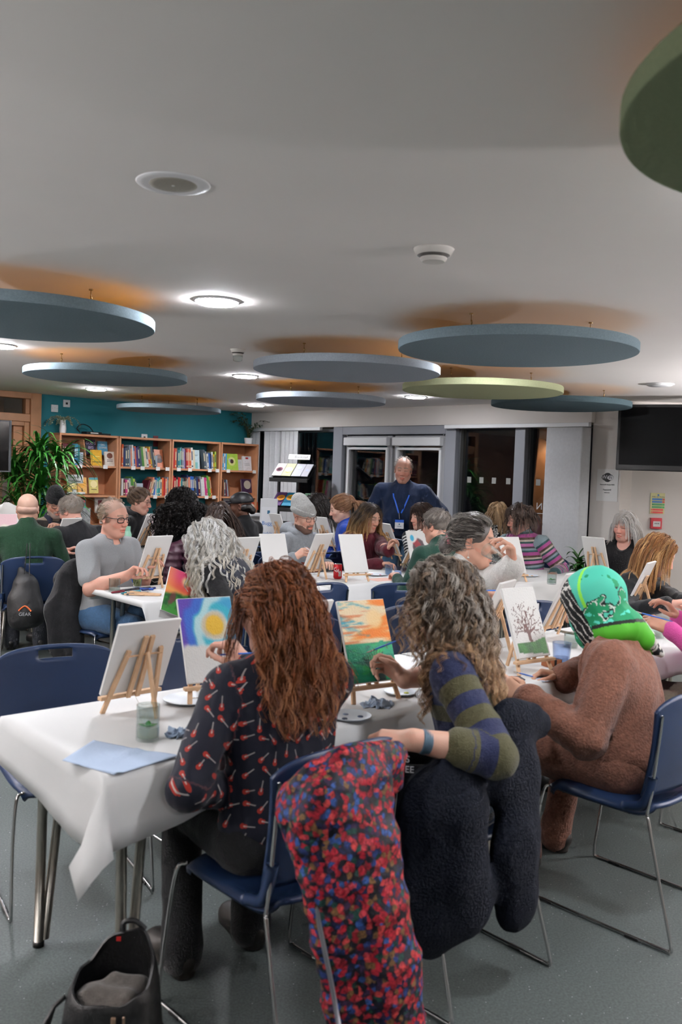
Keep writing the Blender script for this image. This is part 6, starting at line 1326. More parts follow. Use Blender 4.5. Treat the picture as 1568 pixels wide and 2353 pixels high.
# white moulded chairs at the far left
for px, py, d, lab in ((20, 1156, 8.1, 'white round backed moulded chair beyond the bald man'), (42, 1184, 7.95, 'white round backed moulded chair just beside the bald man')):
    p = at(px, py, d); t = thing('moulded_chair', lab, 'chair', (p.x, p.y, 0)); zt = p.z; n = 25; P = np.zeros((n, 14, 3))
    for i in range(n):
        for j in range(14):
            u = i / (n - 1) * 2 - 1; v = j / 13; zz = .42 + (zt - .42) * v; tt = max(0, (zz - (zt - .19)) / .19); w_ = .19 * math.sqrt(max(1 - tt * tt, .0004)); P[i, j] = (u * w_, -.04 + .10 * u * u - .08 * v, zz)
    o = MB().grid(P).build('backrest', mat('shell_white', '#e2dfda', .35), t, True); solid(o, .02); m = MB(); m.lathe([(0, .42), (.20, .42), (.215, .44), (.20, .46), (0, .455)], (0, .16, 0), 24); m.build('seat', mat('shell_white', '#e2dfda', .35), t, True, angle=40)
    for q in range(4): a = PI / 4 + q * PI / 2; m = MB(); m.tube([(.12 * math.cos(a), .16 + .12 * math.sin(a), .42), (.2 * math.cos(a), .16 + .2 * math.sin(a), 0)], .012, 8); m.build('leg', STEEL, t, True)
# pot plant by the blind, bottle
pp = at(1328, 1320, 8.25); leafy('small green pot plant on the floor between the blind and the pier', (pp.x, pp.y, 0), [(0, 0, .80), (.05, .02, .70)], name='pot_plant', nleaf=26, L0=.24, w0=.018, seed=4, pot=(.13, .28, '#e0dcd4'))
p = at(293, 1250, 8.4); t = thing('water_bottle', 'pale mint green water bottle behind the man in the grey polo shirt', 'bottle', (p.x, p.y, .742)); m = MB(); m.lathe([(0, 0), (.034, 0), (.036, .01), (.036, .15), (.026, .18)], (0, 0, 0), 24); m.build('body', mat('mintgreen', '#a8dcc0', .35), t, True, angle=50); m = MB(); m.lathe([(.025, .18), (.026, .225), (0, .228)], (0, 0, 0), 24); m.build('cap', mat('mintgreen2', '#9cd2b6', .35), t, True, angle=50)
# ------------------------------------------------------------- wearables
def sdf_part(P, name, prims, m, res=.006, noise=None, par=None, attrs=None, colf=None):
    g = SDF(res)
    for p in prims: getattr(g, p[0])(*p[1:-1], **p[-1])
    V, F = g.mesh(noise); at_ = None
    if colf is not None: c = colf(V); at_ = {'Col': ('FLOAT_COLOR', np.c_[np.clip(c, 0, 1), np.ones(len(c))])}
    return mesh_obj(name, V, F, m, par or P.root, True, attrs=at_)
def beanie(P, col, slouch=.02, cuff=.028, swoosh=False):
    h = P.hl; H, k = P.H, P.hs; rib = lambda V: .0016 * np.sin(np.arctan2(((V - P.Hc) @ H)[:, 0], ((V - P.Hc) @ H)[:, 1]) * 46)
    o = sdf_part(P, 'beanie', [('ell', h((0, -.020, .052)), np.array((.090, .112, .092)) * k, H, dict(k=.03)), ('ell', h((0, -.05 - slouch, .095 + slouch)), np.array((.062, .07, .06)) * k, H, dict(k=.05)), ('box', h((0, 0, -.10)), np.array((.2, .3, .125)) * k, H @ RX(-8), dict(rad=.002, k=.01, op='s'))], cloth('knit_' + col, col, noise=(90, .15), bump=(260, .5)), noise=rib)
    c = sdf_part(P, 'cuff', [('ell', h((0, -.018, .052)), np.array((.096, .118, .075)) * k, H, dict(k=.02)), ('box', h((0, 0, -.10)), np.array((.2, .3, .125)) * k, H @ RX(-8), dict(rad=.002, k=.008, op='s')), ('box', h((0, 0, .052 + .1 + cuff)), np.array((.2, .3, .10)) * k, H @ RX(-8), dict(rad=.002, k=.010, op='s'))], cloth('knit_' + col, col, noise=(90, .15), bump=(260, .5)), noise=rib, par=o)
    if swoosh:
        m = MB(); pts = [(-.022, .004), (-.016, -.006), (-.006, -.008), (.022, .008), (-.004, -.002), (-.012, -.001)]; B = lambda x, z: Vector(h((.030 + x, .112 - x * .35, .060 + z)).tolist())
        m.add([B(x, z) for x, z in pts], [tuple(range(6))]); q = m.build('emblem', mat('white_thread', '#e8e8e8', .6), c); solid(q, .002)
    return o
def collar(P, m, h=.045, r=.07, open_=True, name='collar'):
    n, k = P.neck, P.s; U = P.U; vs = []; N = 28; a0 = .38 if open_ else 0
    for i in range(N):
        a = PI / 2 + a0 + (2 * PI - 2 * a0) * i / (N - 1)
        for j, (rr, z) in enumerate(((r * .92, -.015), (r * .90, h * .75), (r * .97, h), (r * 1.18, h * .35), (r * 1.42, -.030 - (.02 if (i < 5 or i > N - 6) and open_ else 0)))):
            f = 1.12 if j < 3 else 1.12; vs.append(n + U @ (np.array((math.cos(a) * rr, math.sin(a) * rr * .95 + .006 - .018 * (j == 4) * 0, z - .02 + (-.022 * math.sin(a) if math.sin(a) > 0 else 0))) * k))
    fs = [(i * 5 + j, (i + 1) * 5 + j, (i + 1) * 5 + j + 1, i * 5 + j + 1) for i in range(N - 1) for j in range(4)]
    o = mesh_obj(name, vs, fs, m, P.root, True); solid(o, .003); return o
def hood(P, m):
    n, U, k = P.neck, P.U, P.s
    return sdf_part(P, 'hood', [('cap', n + U @ [-.085 * k, .03, .0], n + U @ [-.05 * k, -.085, .015], .035, .045, dict(k=.03)), ('cap', n + U @ [.085 * k, .03, .0], n + U @ [.05 * k, -.085, .015], .035, .045, dict(k=.03)), ('ell', n + U @ [0, -.105, -.01], (.10, .055, .075), U, dict(k=.05)), ('ell', n + U @ [0, .01, .06], (.055, .062, .09), U, dict(k=.02, op='s'))], m, noise=lambda V: .004 * wnoise(V, 22, 3, 2))
def on_torso(P, x, z, side=1):
    """point on the front (side=1) or back of the upper garment at local x, height z above the waist, with outward normal"""
    o = P.waist + P.U @ [x, 0, z]; d = P.U @ [0, side, 0]; t = .32
    f = lambda q: min(P.gsdf.dist(pr, q[None])[0] for pr in P.gsdf.p if pr[7] == 'u')
    while t > 0 and f(o + d * t) > .004: t -= .004
    return Vector((o + d * t).tolist()), Vector(d.tolist())
def pat_guitar():
    m, nt, b = newmat('guitar_print'); setp(b, rough=.75, spec=.2, sheen=.1); N, L = nt.nodes, nt.links
    a = N.new('ShaderNodeAttribute'); a.attribute_name = 'P'
    v = N.new('ShaderNodeTexVoronoi'); v.voronoi_dimensions = '2D'; v.inputs['Scale'].default_value = 22; v.inputs['Randomness'].default_value = .55; L.new(a.outputs['Vector'], v.inputs['Vector'])
    s = N.new('ShaderNodeVectorMath'); s.operation = 'SCALE'; s.inputs['Scale'].default_value = 22; L.new(a.outputs['Vector'], s.inputs[0])
    s2 = N.new('ShaderNodeVectorMath'); s2.operation = 'SCALE'; s2.inputs['Scale'].default_value = 22; L.new(v.outputs['Position'], s2.inputs[0])
    d = N.new('ShaderNodeVectorMath'); d.operation = 'SUBTRACT'; L.new(s.outputs[0], d.inputs[0]); L.new(s2.outputs[0], d.inputs[1])
    ang = N.new('ShaderNodeSeparateColor'); L.new(v.outputs['Color'], ang.inputs[0]); mu = N.new('ShaderNodeMath'); mu.operation = 'MULTIPLY_ADD'; mu.inputs[1].default_value = 3.2; mu.inputs[2].default_value = -.8; L.new(ang.outputs[0], mu.inputs[0])
    r = N.new('ShaderNodeVectorRotate'); r.rotation_type = 'Z_AXIS'; L.new(d.outputs[0], r.inputs['Vector']); L.new(mu.outputs[0], r.inputs['Angle'])
    xyz = N.new('ShaderNodeSeparateXYZ'); L.new(r.outputs[0], xyz.inputs[0])
    def M(op, x, y=None, z=None):
        n = N.new('ShaderNodeMath'); n.operation = op
        for i, q in enumerate((x, y, z)):
            if q is None: continue
            if isinstance(q, (int, float)): n.inputs[i].default_value = q
            else: L.new(q, n.inputs[i])
        return n.outputs[0]
    X, Y = xyz.outputs[0], xyz.outputs[1]
    def blob(cy, rx, ry): return M('LESS_THAN', M('ADD', M('POWER', M('DIVIDE', M('ABSOLUTE', X), rx), 2.0), M('POWER', M('DIVIDE', M('ABSOLUTE', M('SUBTRACT', Y, cy)), ry), 2.0)), 1.0)
    red = M('MAXIMUM', blob(-.24, .16, .15), blob(-.05, .125, .11)); neck = M('MULTIPLY', M('LESS_THAN', M('ABSOLUTE', X), .03), M('LESS_THAN', M('ABSOLUTE', M('SUBTRACT', Y, .20)), .29)); hole = blob(-.10, .045, .09)
    def mix(f, c1, c2):
        n = N.new('ShaderNodeMix'); n.data_type = 'RGBA'; L.new(f, n.inputs[0])
        for i, c in ((6, c1), (7, c2)):
            if isinstance(c, tuple): n.inputs[i].default_value = c
            else: L.new(c, n.inputs[i])
        return n.outputs[2]
    c = mix(red, C('#0f1220'), C('#a03026')); c = mix(hole, c, C('#c8b8b0')); c = mix(neck, c, C('#a8a29e')); L.new(c, b.inputs['Base Color'])
    return m
def pat_floral(key, scale, cols, base='#0c0c13'):
    m, nt, b = newmat(key); setp(b, rough=.62, spec=.18); N, L = nt.nodes, nt.links
    tc = N.new('ShaderNodeTexCoord'); n = N.new('ShaderNodeTexNoise'); n.inputs['Scale'].default_value = scale * .8; L.new(tc.outputs['Object'], n.inputs['Vector'])
    mp = N.new('ShaderNodeVectorMath'); mp.operation = 'MULTIPLY_ADD'; L.new(n.outputs['Color'], mp.inputs[0]); mp.inputs[1].default_value = (.012, .012, .012); L.new(tc.outputs['Object'], mp.inputs[2])
    v = N.new('ShaderNodeTexVoronoi'); v.inputs['Scale'].default_value = scale; L.new(mp.outputs[0], v.inputs['Vector']); sc_ = N.new('ShaderNodeSeparateColor'); L.new(v.outputs['Color'], sc_.inputs[0])
    r = N.new('ShaderNodeValToRGB'); r.color_ramp.interpolation = 'CONSTANT'; e = r.color_ramp.elements; w = 1 / len(cols)
    for i, c in enumerate(cols): el = e[i] if i < 2 else e.new(i * w); el.position = i * w; el.color = C(c)
    L.new(sc_.outputs[0], r.inputs[0])
    lt = N.new('ShaderNodeMapRange'); lt.inputs[1].default_value = .55; lt.inputs[2].default_value = .85; lt.inputs[3].default_value = 1; lt.inputs[4].default_value = 0; L.new(v.outputs['Distance'], lt.inputs[0])
    x = N.new('ShaderNodeMix'); x.data_type = 'RGBA'; L.new(lt.outputs[0], x.inputs[0]); x.inputs[6].default_value = C(base); L.new(r.outputs[0], x.inputs[7])
    v2 = N.new('ShaderNodeTexVoronoi'); v2.inputs['Scale'].default_value = scale * 2.6; L.new(mp.outputs[0], v2.inputs['Vector']); sc2 = N.new('ShaderNodeSeparateColor'); L.new(v2.outputs['Color'], sc2.inputs[0])
    mr = N.new('ShaderNodeMapRange'); mr.inputs[3].default_value = .45; mr.inputs[4].default_value = 1.45; L.new(sc2.outputs[1], mr.inputs[0]); y = N.new('ShaderNodeVectorMath'); y.operation = 'SCALE'; L.new(x.outputs[2], y.inputs[0]); L.new(mr.outputs[0], y.inputs['Scale'])
    L.new(y.outputs[0], b.inputs['Base Color']); bp = N.new('ShaderNodeBump'); bp.inputs['Strength'].default_value = .25; bp.inputs['Distance'].default_value = .01; n4 = N.new('ShaderNodeTexNoise'); n4.inputs['Scale'].default_value = 40; L.new(tc.outputs['Object'], n4.inputs['Vector']); L.new(n4.outputs['Fac'], bp.inputs['Height']); L.new(bp.outputs[0], b.inputs['Normal']); return m
SK1, SK2, SK3, SK4 = '#d2a48e', '#c8947c', '#b98468', '#dcb4a2'
# ============================================================= the near row
chair('blue chair of the red haired woman, with a flowered coat over it', -.12, 2.50, 133)
P1 = person('red haired woman seen from behind in a navy blouse with small red guitars', (-.14, 2.52), 124, lean=7, seat=.528, twist=-8, head=(24, 12, 2), sw=.165, girth=1.12, skin='#d0a08c', res=.005, lids=1,
            hands={'R': at(566, 1524, 2.86), 'L': (-.27, 2.56, .615)}, poles={'L': (-.9, -.5, -.8), 'R': (.4, -.1, -1)}, hdir={'R': (-.6, .2, .6)}, palm={'R': (-.5, .3, -.6)}, curl={'R': (55, 50, 30)}, topname='blouse', topmat=pat_guitar(), wrinkle=.007, legs='#0f1012', shoe='#17130f', feet={'L': (.16, .30), 'R': (.10, .34)}, neckline=.0)
rc = ['#74411f', '#965832', '#ac6e44', '#5a2e16', '#884c28']; tc_ = ['#884c28', '#b47a50', '#66361c']
S, i = grow(P1, 4200, .285, 3, root=lambda p: p[1] < -.005 and p[2] > -.06, comb=lambda p: (p[0] * 2, -.75, -.3), grav=.42, lift=.003, wave=(.015, 34), curl=(.006, 55), clump=9, steps=28, jit=.09, layer=.009, spread=.0075, lenvar=.2)
parts = [cap_part(P1, [CAP, ((0, -.05, -.03), (.080, .062, .09))], '#6a3a1e', face=(.062, .085, .115, .085, -.04)), strand_part(P1, S, i, rc, tc_, r=.0011, var=.35)]
S, i = grow(P1, 2600, .17, 8, root=lambda p: p[2] > .005 and p[1] > -.03 and not (p[1] > .05 and p[2] < .085), comb=lambda p: (-p[0] * 7, -1.1, -.12), grav=.06, lift=.004, hug=.93, hugz=-.12, wave=(.005, 40), clump=8, steps=16, torso=False, jit=.2, layer=.006, spread=.006); parts.append(strand_part(P1, S, i, rc, r=.0011, var=.35))
S, i = grow(P1, 900, .12, 12, root=lambda p: p[1] < -.07 and .0 < p[2] < .075, comb=lambda p: (random.uniform(-1.5, 1.5), -.6, random.uniform(-.5, .9)), grav=.10, lift=.014, hug=.85, hugz=-.12, curl=(.013, 70), clump=10, steps=18, torso=False, jit=.5, stand=.5); parts.append(strand_part(P1, S, i, rc, r=.0012, var=.4))
S, i = grow(P1, 160, .20, 17, root=lambda p: p[1] > .04 and abs(p[0]) > .045 and p[2] > .03, comb=lambda p: (p[0] * 10, .1, -.6), grav=.3, lift=.006, wave=(.006, 30), clump=5, steps=18, torso=False, jit=.2, spread=.008); parts.append(strand_part(P1, S, i, rc, r=.0011, var=.35))
hair_obj(P1, parts)
m = MB(); m.tube([Vector(P1.hl((-.035, -.118, .035)).tolist()), Vector(P1.hl((0, -.130, .037)).tolist()), Vector(P1.hl((.04, -.118, .030)).tolist())], .0028, 6); m.build('hair_clip', mat('clip_metal', '#d8c0b0', .2, metal=.9), P1.root, True)
add_glasses(P1, '#2a2a2e')
paintbrush('blue brush in the hand of the red haired woman', at(478, 1506, 2.93), at(588, 1500, 2.80))
E2 = chair('blue chair of the curly haired woman, hidden under a dark fleece', .33, 2.84, 133)
P2 = person('curly haired woman in an olive and navy striped jumper, reaching to the orange painting', (.47, 2.85), 140, lean=15, side=-2, twist=28, head=(8, 6, 4), sw=.165, girth=1.16, skin='#d6a892', res=.005, lids=1,
            hands={'R': at(930, 1562, 3.12), 'L': at(950, 1700, 2.46)}, wpoles={'L': (1, -.1, -.42)}, poles={'R': (1, -.2, -.35)}, hdir={'R': (-.75, .3, .55), 'L': (-.9, .1, -.1)}, palm={'R': (-.4, -.8, -.3), 'L': (0, .5, -.8)}, curl={'R': (48, 45, 30), 'L': (35, 40, 25)}, topname='jumper', topmat=stripe_mat('stripe_olive', [(1, '#4c4a34'), (1, '#262c4a')], .104), sleeve=.74, wrinkle=.006, legs='#14161c', wr=1.15)
S, i = grow(P2, 5600, .285, 5, comb=lambda p: (p[0] * 2, -.5, -.3), grav=.32, lift=.005, curl=(.009, 95), wave=(.006, 30), clump=10, steps=44, jit=.2, layer=.010, spread=.0045, lenvar=.35)
gc = ['#75695e', '#9a8f84', '#b8b0a6', '#584c42']; parts = [cap_part(P2, [CAP, ((0, -.035, -.02), (.09, .08, .09))], '#5c5048', face=(.058, .072, .11, .09, -.04)), strand_part(P2, S, i, gc, ['#c49a70', '#9c7450', '#d8b48a', '#7a5a40'], r=.0010, var=.35)]
S, i = grow(P2, 200, .17, 25, root=lambda p: p[1] > .03 and p[2] > .0 and abs(p[0]) > .04, comb=lambda p: (p[0] * 10, .5, -.4), grav=.2, lift=.012, curl=(.010, 90), clump=5, steps=26, jit=.35, torso=False); parts.append(strand_part(P2, S, i, ['#a89a8a', '#8a7660'], ['#b08a62'], r=.0009, var=.3)); hair_obj(P2, parts)
add_glasses(P2, '#3a2a22')
W, E = P2.W['L'], P2.E['L']; d = nrm(E - W); c = W + d * .035 - P2.o3
m = MB(); q = nrm(np.cross(d, [0, 0, 1])); q2 = np.cross(q, d)
for dx in (-.010, -.005, 0, .005, .010): m.tube([Vector((c + d * dx + (q * math.cos(a) * .0335 + q2 * math.sin(a) * .0305)).tolist()) for a in np.linspace(0, 2 * PI, 24, endpoint=False)], .0045, 5, closed=True)
o = m.build('wristwatch', mat('watch_blue', '#4d6678', .5), P2.root, True); m = MB(); m.box(Vector((c - q * .034 + q2 * .010).tolist()), (.026, .012, .030)); m.build('watch_case', mat('watch_case', '#54626e', .3), o, bevel=.004)
paintbrush('blue brush held up to the orange and green painting', at(842, 1500, 3.13), at(918, 1470, 3.05))
E3 = chair('blue chair of the woman in the brown robe', 1.10, 3.27, 134)
BR = cloth('brown_crinkle', '#7d5546', noise=(70, .22), bump=(120, .55))
P3 = person('woman in a green patterned headscarf and brown robe bending to the tree painting', (1.13, 3.34), 142, lean=17, seat=.53, twist=16, torsolen=.92, head=(0, 26, 4), sw=.185, girth=1.42, skin='#c99a80', res=.005, lids=1, fat=.05,
            hands={'R': at(1292, 1556, 3.62), 'L': at(1208, 1606, 3.22)}, wpoles={'L': (-.1, -.45, -1)}, poles={'R': (1, -.3, -.2)}, knees={'R': (.16, .30), 'L': (.12, .42)}, hdir={'R': (-.9, .1, .1), 'L': (-.7, .5, .35)}, palm={'R': (0, -.5, -.8), 'L': (.6, .6, -.5)}, curl={'R': (50, 45, 30), 'L': (40, 45, 30)}, topname='robe', topmat=BR, wrinkle=.016, legmat=BR, legs='#7d5546', shoe='#17120f', feet={'L': (.12, .36), 'R': (.17, .36)}, wr=1.3, neckline=.0)
def scarf_col(V):
    q = ((V - P3.Hc) @ P3.H) / P3.hs; x, y, z = q.T; n = wnoise(V, 32, 3, 3); n2_ = wnoise(V, 60, 9, 2); u = (V - P3.neck) @ P3.U
    c = np.tile(L3('#4fbfa4'), (len(V), 1))
    def p(m, col): c[m] = L3(col)
    v = n + .8 * (-.0 - z) * 13; leaf = ((v > .30) & (z < .03)) | ((n > .5) & (z > .03)); edge = (np.abs(v - .30) < .07) & (z < .03)
    p(leaf, '#1f8a5c'); p(leaf & (n2_ > .40), '#5cd6be'); p(edge, '#0e1210'); p((np.abs(v - .42) < .03) & (z < .03), '#d8dcd4')
    st = np.abs(np.sin((y - .3 * z) * 160 + 2 * n)); p((np.abs(y + x * .6 + .05) < .007) & (z > .0), '#8fe04a')
    blk = (y > .028 + .10 * z) & (y < .095 + .12 * z); p(blk, '#101214'); p(blk & (st > .965), '#d8d4cc'); p(blk & (n2_ > .62), '#dcd8d0')
    p((y >= .095 + .12 * z) & (n > .1), '#17784c')
    h0 = .030 - .25 * u[:, 0]; band = (u[:, 2] < h0) & (u[:, 1] < .05); p(band, '#4ea62a'); p((np.abs(u[:, 2] - h0) < .007) & (u[:, 1] < .05), '#0e1210')
    t = (u[:, 1] < -.125) & (u[:, 0] > .0); p(t, '#dcd8d0'); p(t & (n2_ > .2), '#15161a'); p(t & (n > .5), '#9fc8b4'); return c
h = P3.hl; k = P3.hs; nk = lambda x, y, z: P3.neck + P3.U @ np.array((x, y, z))
sdf_part(P3, 'headscarf', [('ell', h((0, -.022, .030)), np.array((.098, .124, .110)) * k, P3.H, dict(k=.03)), ('ell', h((0, -.0, -.04)), np.array((.088, .110, .10)) * k, P3.H, dict(k=.04)), ('ell', h((0, .025, -.115)), np.array((.062, .07, .05)) * k, P3.H, dict(k=.04)), ('ell', nk(0, -.015, .02), np.array((.118, .098, .055)), P3.U, dict(k=.06)), ('cap', nk(0, -.07, .02), nk(.01, -.105, -.03), .058, .045, dict(k=.04)),
        ('cap', nk(.03, -.085, -.015), nk(.085, -.150, -.115), .046, .010, dict(k=.03)), ('ell', h((0, .135, -.025)), np.array((.058, .075, .088)) * k, P3.H, dict(k=.012, op='s'))], attr_mat('scarf_silk', .62, .25), res=.004, noise=lambda V: -.006 * (1 - 1.5 * np.abs(wnoise(V * (1, 1, .6), 15, 8, 2))), colf=scarf_col)
paintbrush('blue brush in the hand of the woman in the headscarf', at(1180, 1543, 3.45), at(1226, 1555, 3.55))
chair('blue chair of the person in pink and grey', 1.86, 3.98, 133)
P4 = person('person in a pink and pale grey sweatshirt with a brush, cut by the picture edge', (1.86, 4.03), 140, lean=5, side=8, head=(0, 20, 0), sw=.18, girth=1.25, skin=SK2, res=.0055, lids=1, hands={'L': at(1540, 1446, 3.92), 'R': at(1560, 1420, 4.3)}, hdir={'L': (-.8, .4, .3)}, palm={'L': (.2, .5, -.8)}, curl={'L': (40, 45, 25)}, topname='sweatshirt', topmat=stripe_mat('pink_grey', [(.5, '#d4569c'), (.5, '#c8c4c2')], 1.0), legs='#8a8070', shoe='#5a2a2a')
me = P4.top.data; G_ = np.zeros(len(me.vertices)); S_ = G_.copy(); me.attributes['G'].data.foreach_get('value', G_); me.attributes['S'].data.foreach_get('value', S_); S_[G_ > 0] = .3; me.attributes['S'].data.foreach_set('value', S_.astype(np.float32))
simple_hair(P4, 'bob', '#3a2a20', '#4a382a', 4); paintbrush('blue brush held by the pink sleeve', at(1450, 1402, 4.02), at(1546, 1428, 3.9))
# ------------------------------------------------------------- far side of the near row
chair('blue chair of the woman in the white sweater', .52, 4.70, 314)
P5 = person('woman in a white sweater drinking from a glass, grey hair tied back', (.59, 4.64), 322, s=1.10, lean=10, twist=6, head=(16, 6, -4), sw=.182, girth=1.42, fat=.04, skin='#d2a18a', brow='#6a5a50', res=.005, lids=.45,
            hands={'L': at(1178, 1300, 4.22), 'R': at(1106, 1402, 4.28)}, poles={'L': (-.8, .1, -1.0), 'R': (1, -.3, -.4)}, hdir={'L': (-.15, -.05, .95), 'R': (.45, .05, .8)}, palm={'L': (-.9, -.2, .1), 'R': (.7, -.5, -.3)}, curl={'L': (50, 45, 25), 'R': (45, 45, 30)}, topname='sweater', topmat=cloth('white_knit', '#d5d2cd', noise=(30, .06), bump=(110, .5)), wrinkle=.010, neckline=.022, wr=1.3, legs='#20242c')
S, i = grow(P5, 2400, .19, 5, root=lambda p: p[2] > -.03 and not (p[1] > .055 and p[2] < .085) and not (p[1] > .015 and p[2] < .03), comb=lambda p: (-p[0] * 5, -1.2, -.05), grav=.05, hug=.95, hugz=-.12, lift=.004, torso=False, clump=7, steps=16, jit=.14, wave=(.003, 50), spread=.004)
parts = [cap_part(P5, [CAP, ((0, -.125, -.035), (.042, .036, .045))], '#4a4440', face=(.062, .075, .112, .085, -.030)), strand_part(P5, S, i, ['#5a544e', '#8a847c', '#3e3834', '#a09a92'], ['#4a4440', '#6a625c'], r=.0010, var=.3)]
S, i = grow(P5, 260, .07, 8, root=lambda p: p[1] < -.06, comb=lambda p: (p[0] * 5, -.6, .5), grav=.12, lift=.012, curl=(.010, 90), clump=3, steps=12, torso=False, jit=.6, stand=.6); parts.append(strand_part(P5, S, i, ['#a49a90', '#7a726a'], r=.0008)); hair_obj(P5, parts)
m = MB(); cc = Vector(P5.hl((0, -.112, -.01)).tolist())
for kk in range(26): a = kk * 2 * PI / 26; v = Vector((P5.H @ np.array((math.cos(a) * .036, .012 * math.sin(kk * 2.6), math.sin(a) * .036))).tolist()); m.lathe([(0, -.011), (.010, -.005), (.011, .004), (0, .011)], cc + v, 8)
m.build('scrunchie', mat('scrunchie', '#b0606c', .8), P5.root, True)
for q in (1, -1):
    m = MB(); a = Vector(P5.hl((q * .086, -.008, -.038)).tolist()); m.tube([a, a - Vector((0, 0, .03))], .0008, 5); m.lathe([(0, -.007), (.006, -.003), (.006, .003), (0, .007)], a - Vector((0, 0, .036)), 10); m.build('earring', mat('earring', '#d8d4c8', .25, metal=.6), P5.root, True)
W, E = P5.W['L'], P5.E['L']; d = nrm(E - W); c = W + d * .03 - P5.o3; m = MB(); q = nrm(np.cross(d, [0, 0, 1])); q2 = np.cross(q, d)
for dx in (-.010, -.005, 0, .005, .010): m.tube([Vector((c + d * dx + (q * math.cos(a) * .040 + q2 * math.sin(a) * .036)).tolist()) for a in np.linspace(0, 2 * PI, 24, endpoint=False)], .0045, 5, closed=True)
m.build('wristwatch', mat('watch_white', '#d8d2cc', .5), P5.root, True)
gpos = at(1147, 1282, 4.13); gt = tumbler('small clear glass held to the lips of the woman in the white sweater', gpos.x, gpos.y, gpos.z, r=.033, h=.085, taper=.8); gt.rotation_euler = (0, math.radians(-62), .5)
paintbrush('blue and white brush in the lower hand of the woman in the white sweater', at(1160, 1357, 4.12), at(1110, 1357, 4.24))
chair('blue chair of the young woman in the black fleece', 1.77, 5.68, 322)
P24 = person('young woman with ginger blonde hair in a black fleece, bending low', (1.77, 5.64), 326, lean=24, knees={'R': (.115, .25), 'L': (.115, .25)}, feet={'R': (.115, .22), 'L': (.115, .22)}, twist=-4, head=(20, 30, -4), sw=.175, girth=1.2, skin='#d8a694', brow='#8a6a4a', res=.0055, lids=.9, hands={'R': at(1536, 1388, 5.0), 'L': at(1580, 1385, 5.15)}, hdir={'R': (.8, -.2, .2)}, curl={'R': (40, 40, 30)}, topname='fleece', top=('#16171a', 'f'), legs='#15161a', wrinkle=.008)
S, i = grow(P24, 2600, .27, 6, root=lambda p: p[2] > -.02 and not (p[1] > .035 and p[2] < .08), comb=lambda p: (p[0] * 6 + .5 * np.sign(p[0]), -.6, -.4), grav=.38, lift=.005, clump=8, steps=20, jit=.06, torso=True); hair_obj(P24, [cap_part(P24, [CAP], '#7a4e2c', face=(.060, .072, .11, .09, -.04)), strand_part(P24, S, i, ['#9a6a42', '#b9814c', '#7a5030', '#d0a46c'], ['#c8945c', '#deb682', '#966640'], r=.0010, var=.3)])
collar(P24, cloth('cloth_#16171a', '#16171a'), open_=False)
# ============================================================= second row
chair('blue chair of the man in grey polo shirt, dark jacket over it', -1.60, 6.12, 320)
P7 = person('man in a grey polo shirt and black framed glasses painting behind his easel', (-1.58, 6.08), 324, s=1.04, lean=3, twist=4, head=(4, 8, 2), sw=.185, girth=1.22, fat=.05, skin='#d6a08c', brow='#7a6a5c', stub=('#a8988a', .0, .55), res=.005, lids=.65, hands={'R': at(288, 1324, 5.70), 'L': at(330, 1300, 6.0)}, hdir={'R': (.75, .1, .55), 'L': (.5, -.2, .3)}, palm={'R': (.3, -.5, -.7)}, curl={'R': (45, 45, 28)}, topname='polo_shirt', topmat=cloth('polo_grey', '#8f9193', noise=(160, .06), bump=(300, .2)), sleeve=.36, neckline=-.012, wr=1.2, legs='#3a5878', wrinkle=.010, glasses=('#101012', .0030, .025, .017))
simple_hair(P7, 'thin', '#8d7864', '#a89a8c', 3, 900); collar(P7, cloth('polo_grey', '#8f9193'), h=.034)
p_, n_ = on_torso(P7, -.10, .15); m = MB(); m.add([p_ + Vector(((P7.U @ np.array((x, .004, z))).tolist())) for x, z in ((-.008, .008), (0, .010), (.006, .004), (.010, -.010), (0, -.004), (-.006, 0))], [tuple(range(6))]); m.build('emblem', mat('navy_thread', '#1c2438', .7), P7.root)
m = MB()
for z in (.235, .20): p_, n_ = on_torso(P7, 0, z); m.lathe([(0, -.002), (.006, 0), (0, .002)], p_, 10, Matrix.Rotation(math.radians(90), 3, 'X'))
m.build('buttons', WHITEP, P7.root)
paintbrush('blue brush standing in the cup of yellow water', at(308, 1352, 5.75) + Vector((0, 0, .01)), at(297, 1312, 5.74), '#4a7ad8')
chair('blue chair of the white haired woman', -.50, 5.26, 135)
P6 = person('woman with long white curls in a dark gilet, bending over her picture', (-.53, 5.32), 150, lean=32, twist=6, head=(10, 34, 4), sw=.17, girth=1.2, skin='#c9927c', res=.0055, lids=1, hands={'L': at(468, 1424, 5.22), 'R': at(462, 1306, 5.55)}, poles={'L': (-.5, -.8, -.9)}, hdir={'L': (-.8, .1, .2), 'R': (-.8, 0, -.3)}, curl={'L': (55, 50, 30), 'R': (45, 45, 30)}, topname='fleece', top=('#121214', 'f'), legs='#3a3a40', wrinkle=.007)
S, i = grow(P6, 4200, .33, 7, comb=lambda p: (p[0] * 5, -.2, -.2), grav=.28, lift=.010, curl=(.009, 70), wave=(.008, 30), clump=11, steps=40, jit=.2, layer=.016, spread=.0045, lenvar=.4)
hair_obj(P6, [cap_part(P6, [CAP, ((0, -.03, -.03), (.092, .09, .10))], '#b8b4ac', face=(.055, .07, .11, .10, -.05)), strand_part(P6, S, i, ['#eceae6', '#d8d4cc', '#f4f2f0', '#bcb4aa'], ['#ece2d0', '#d8ccb8', '#f2eee6'], r=.0011, var=.15)])
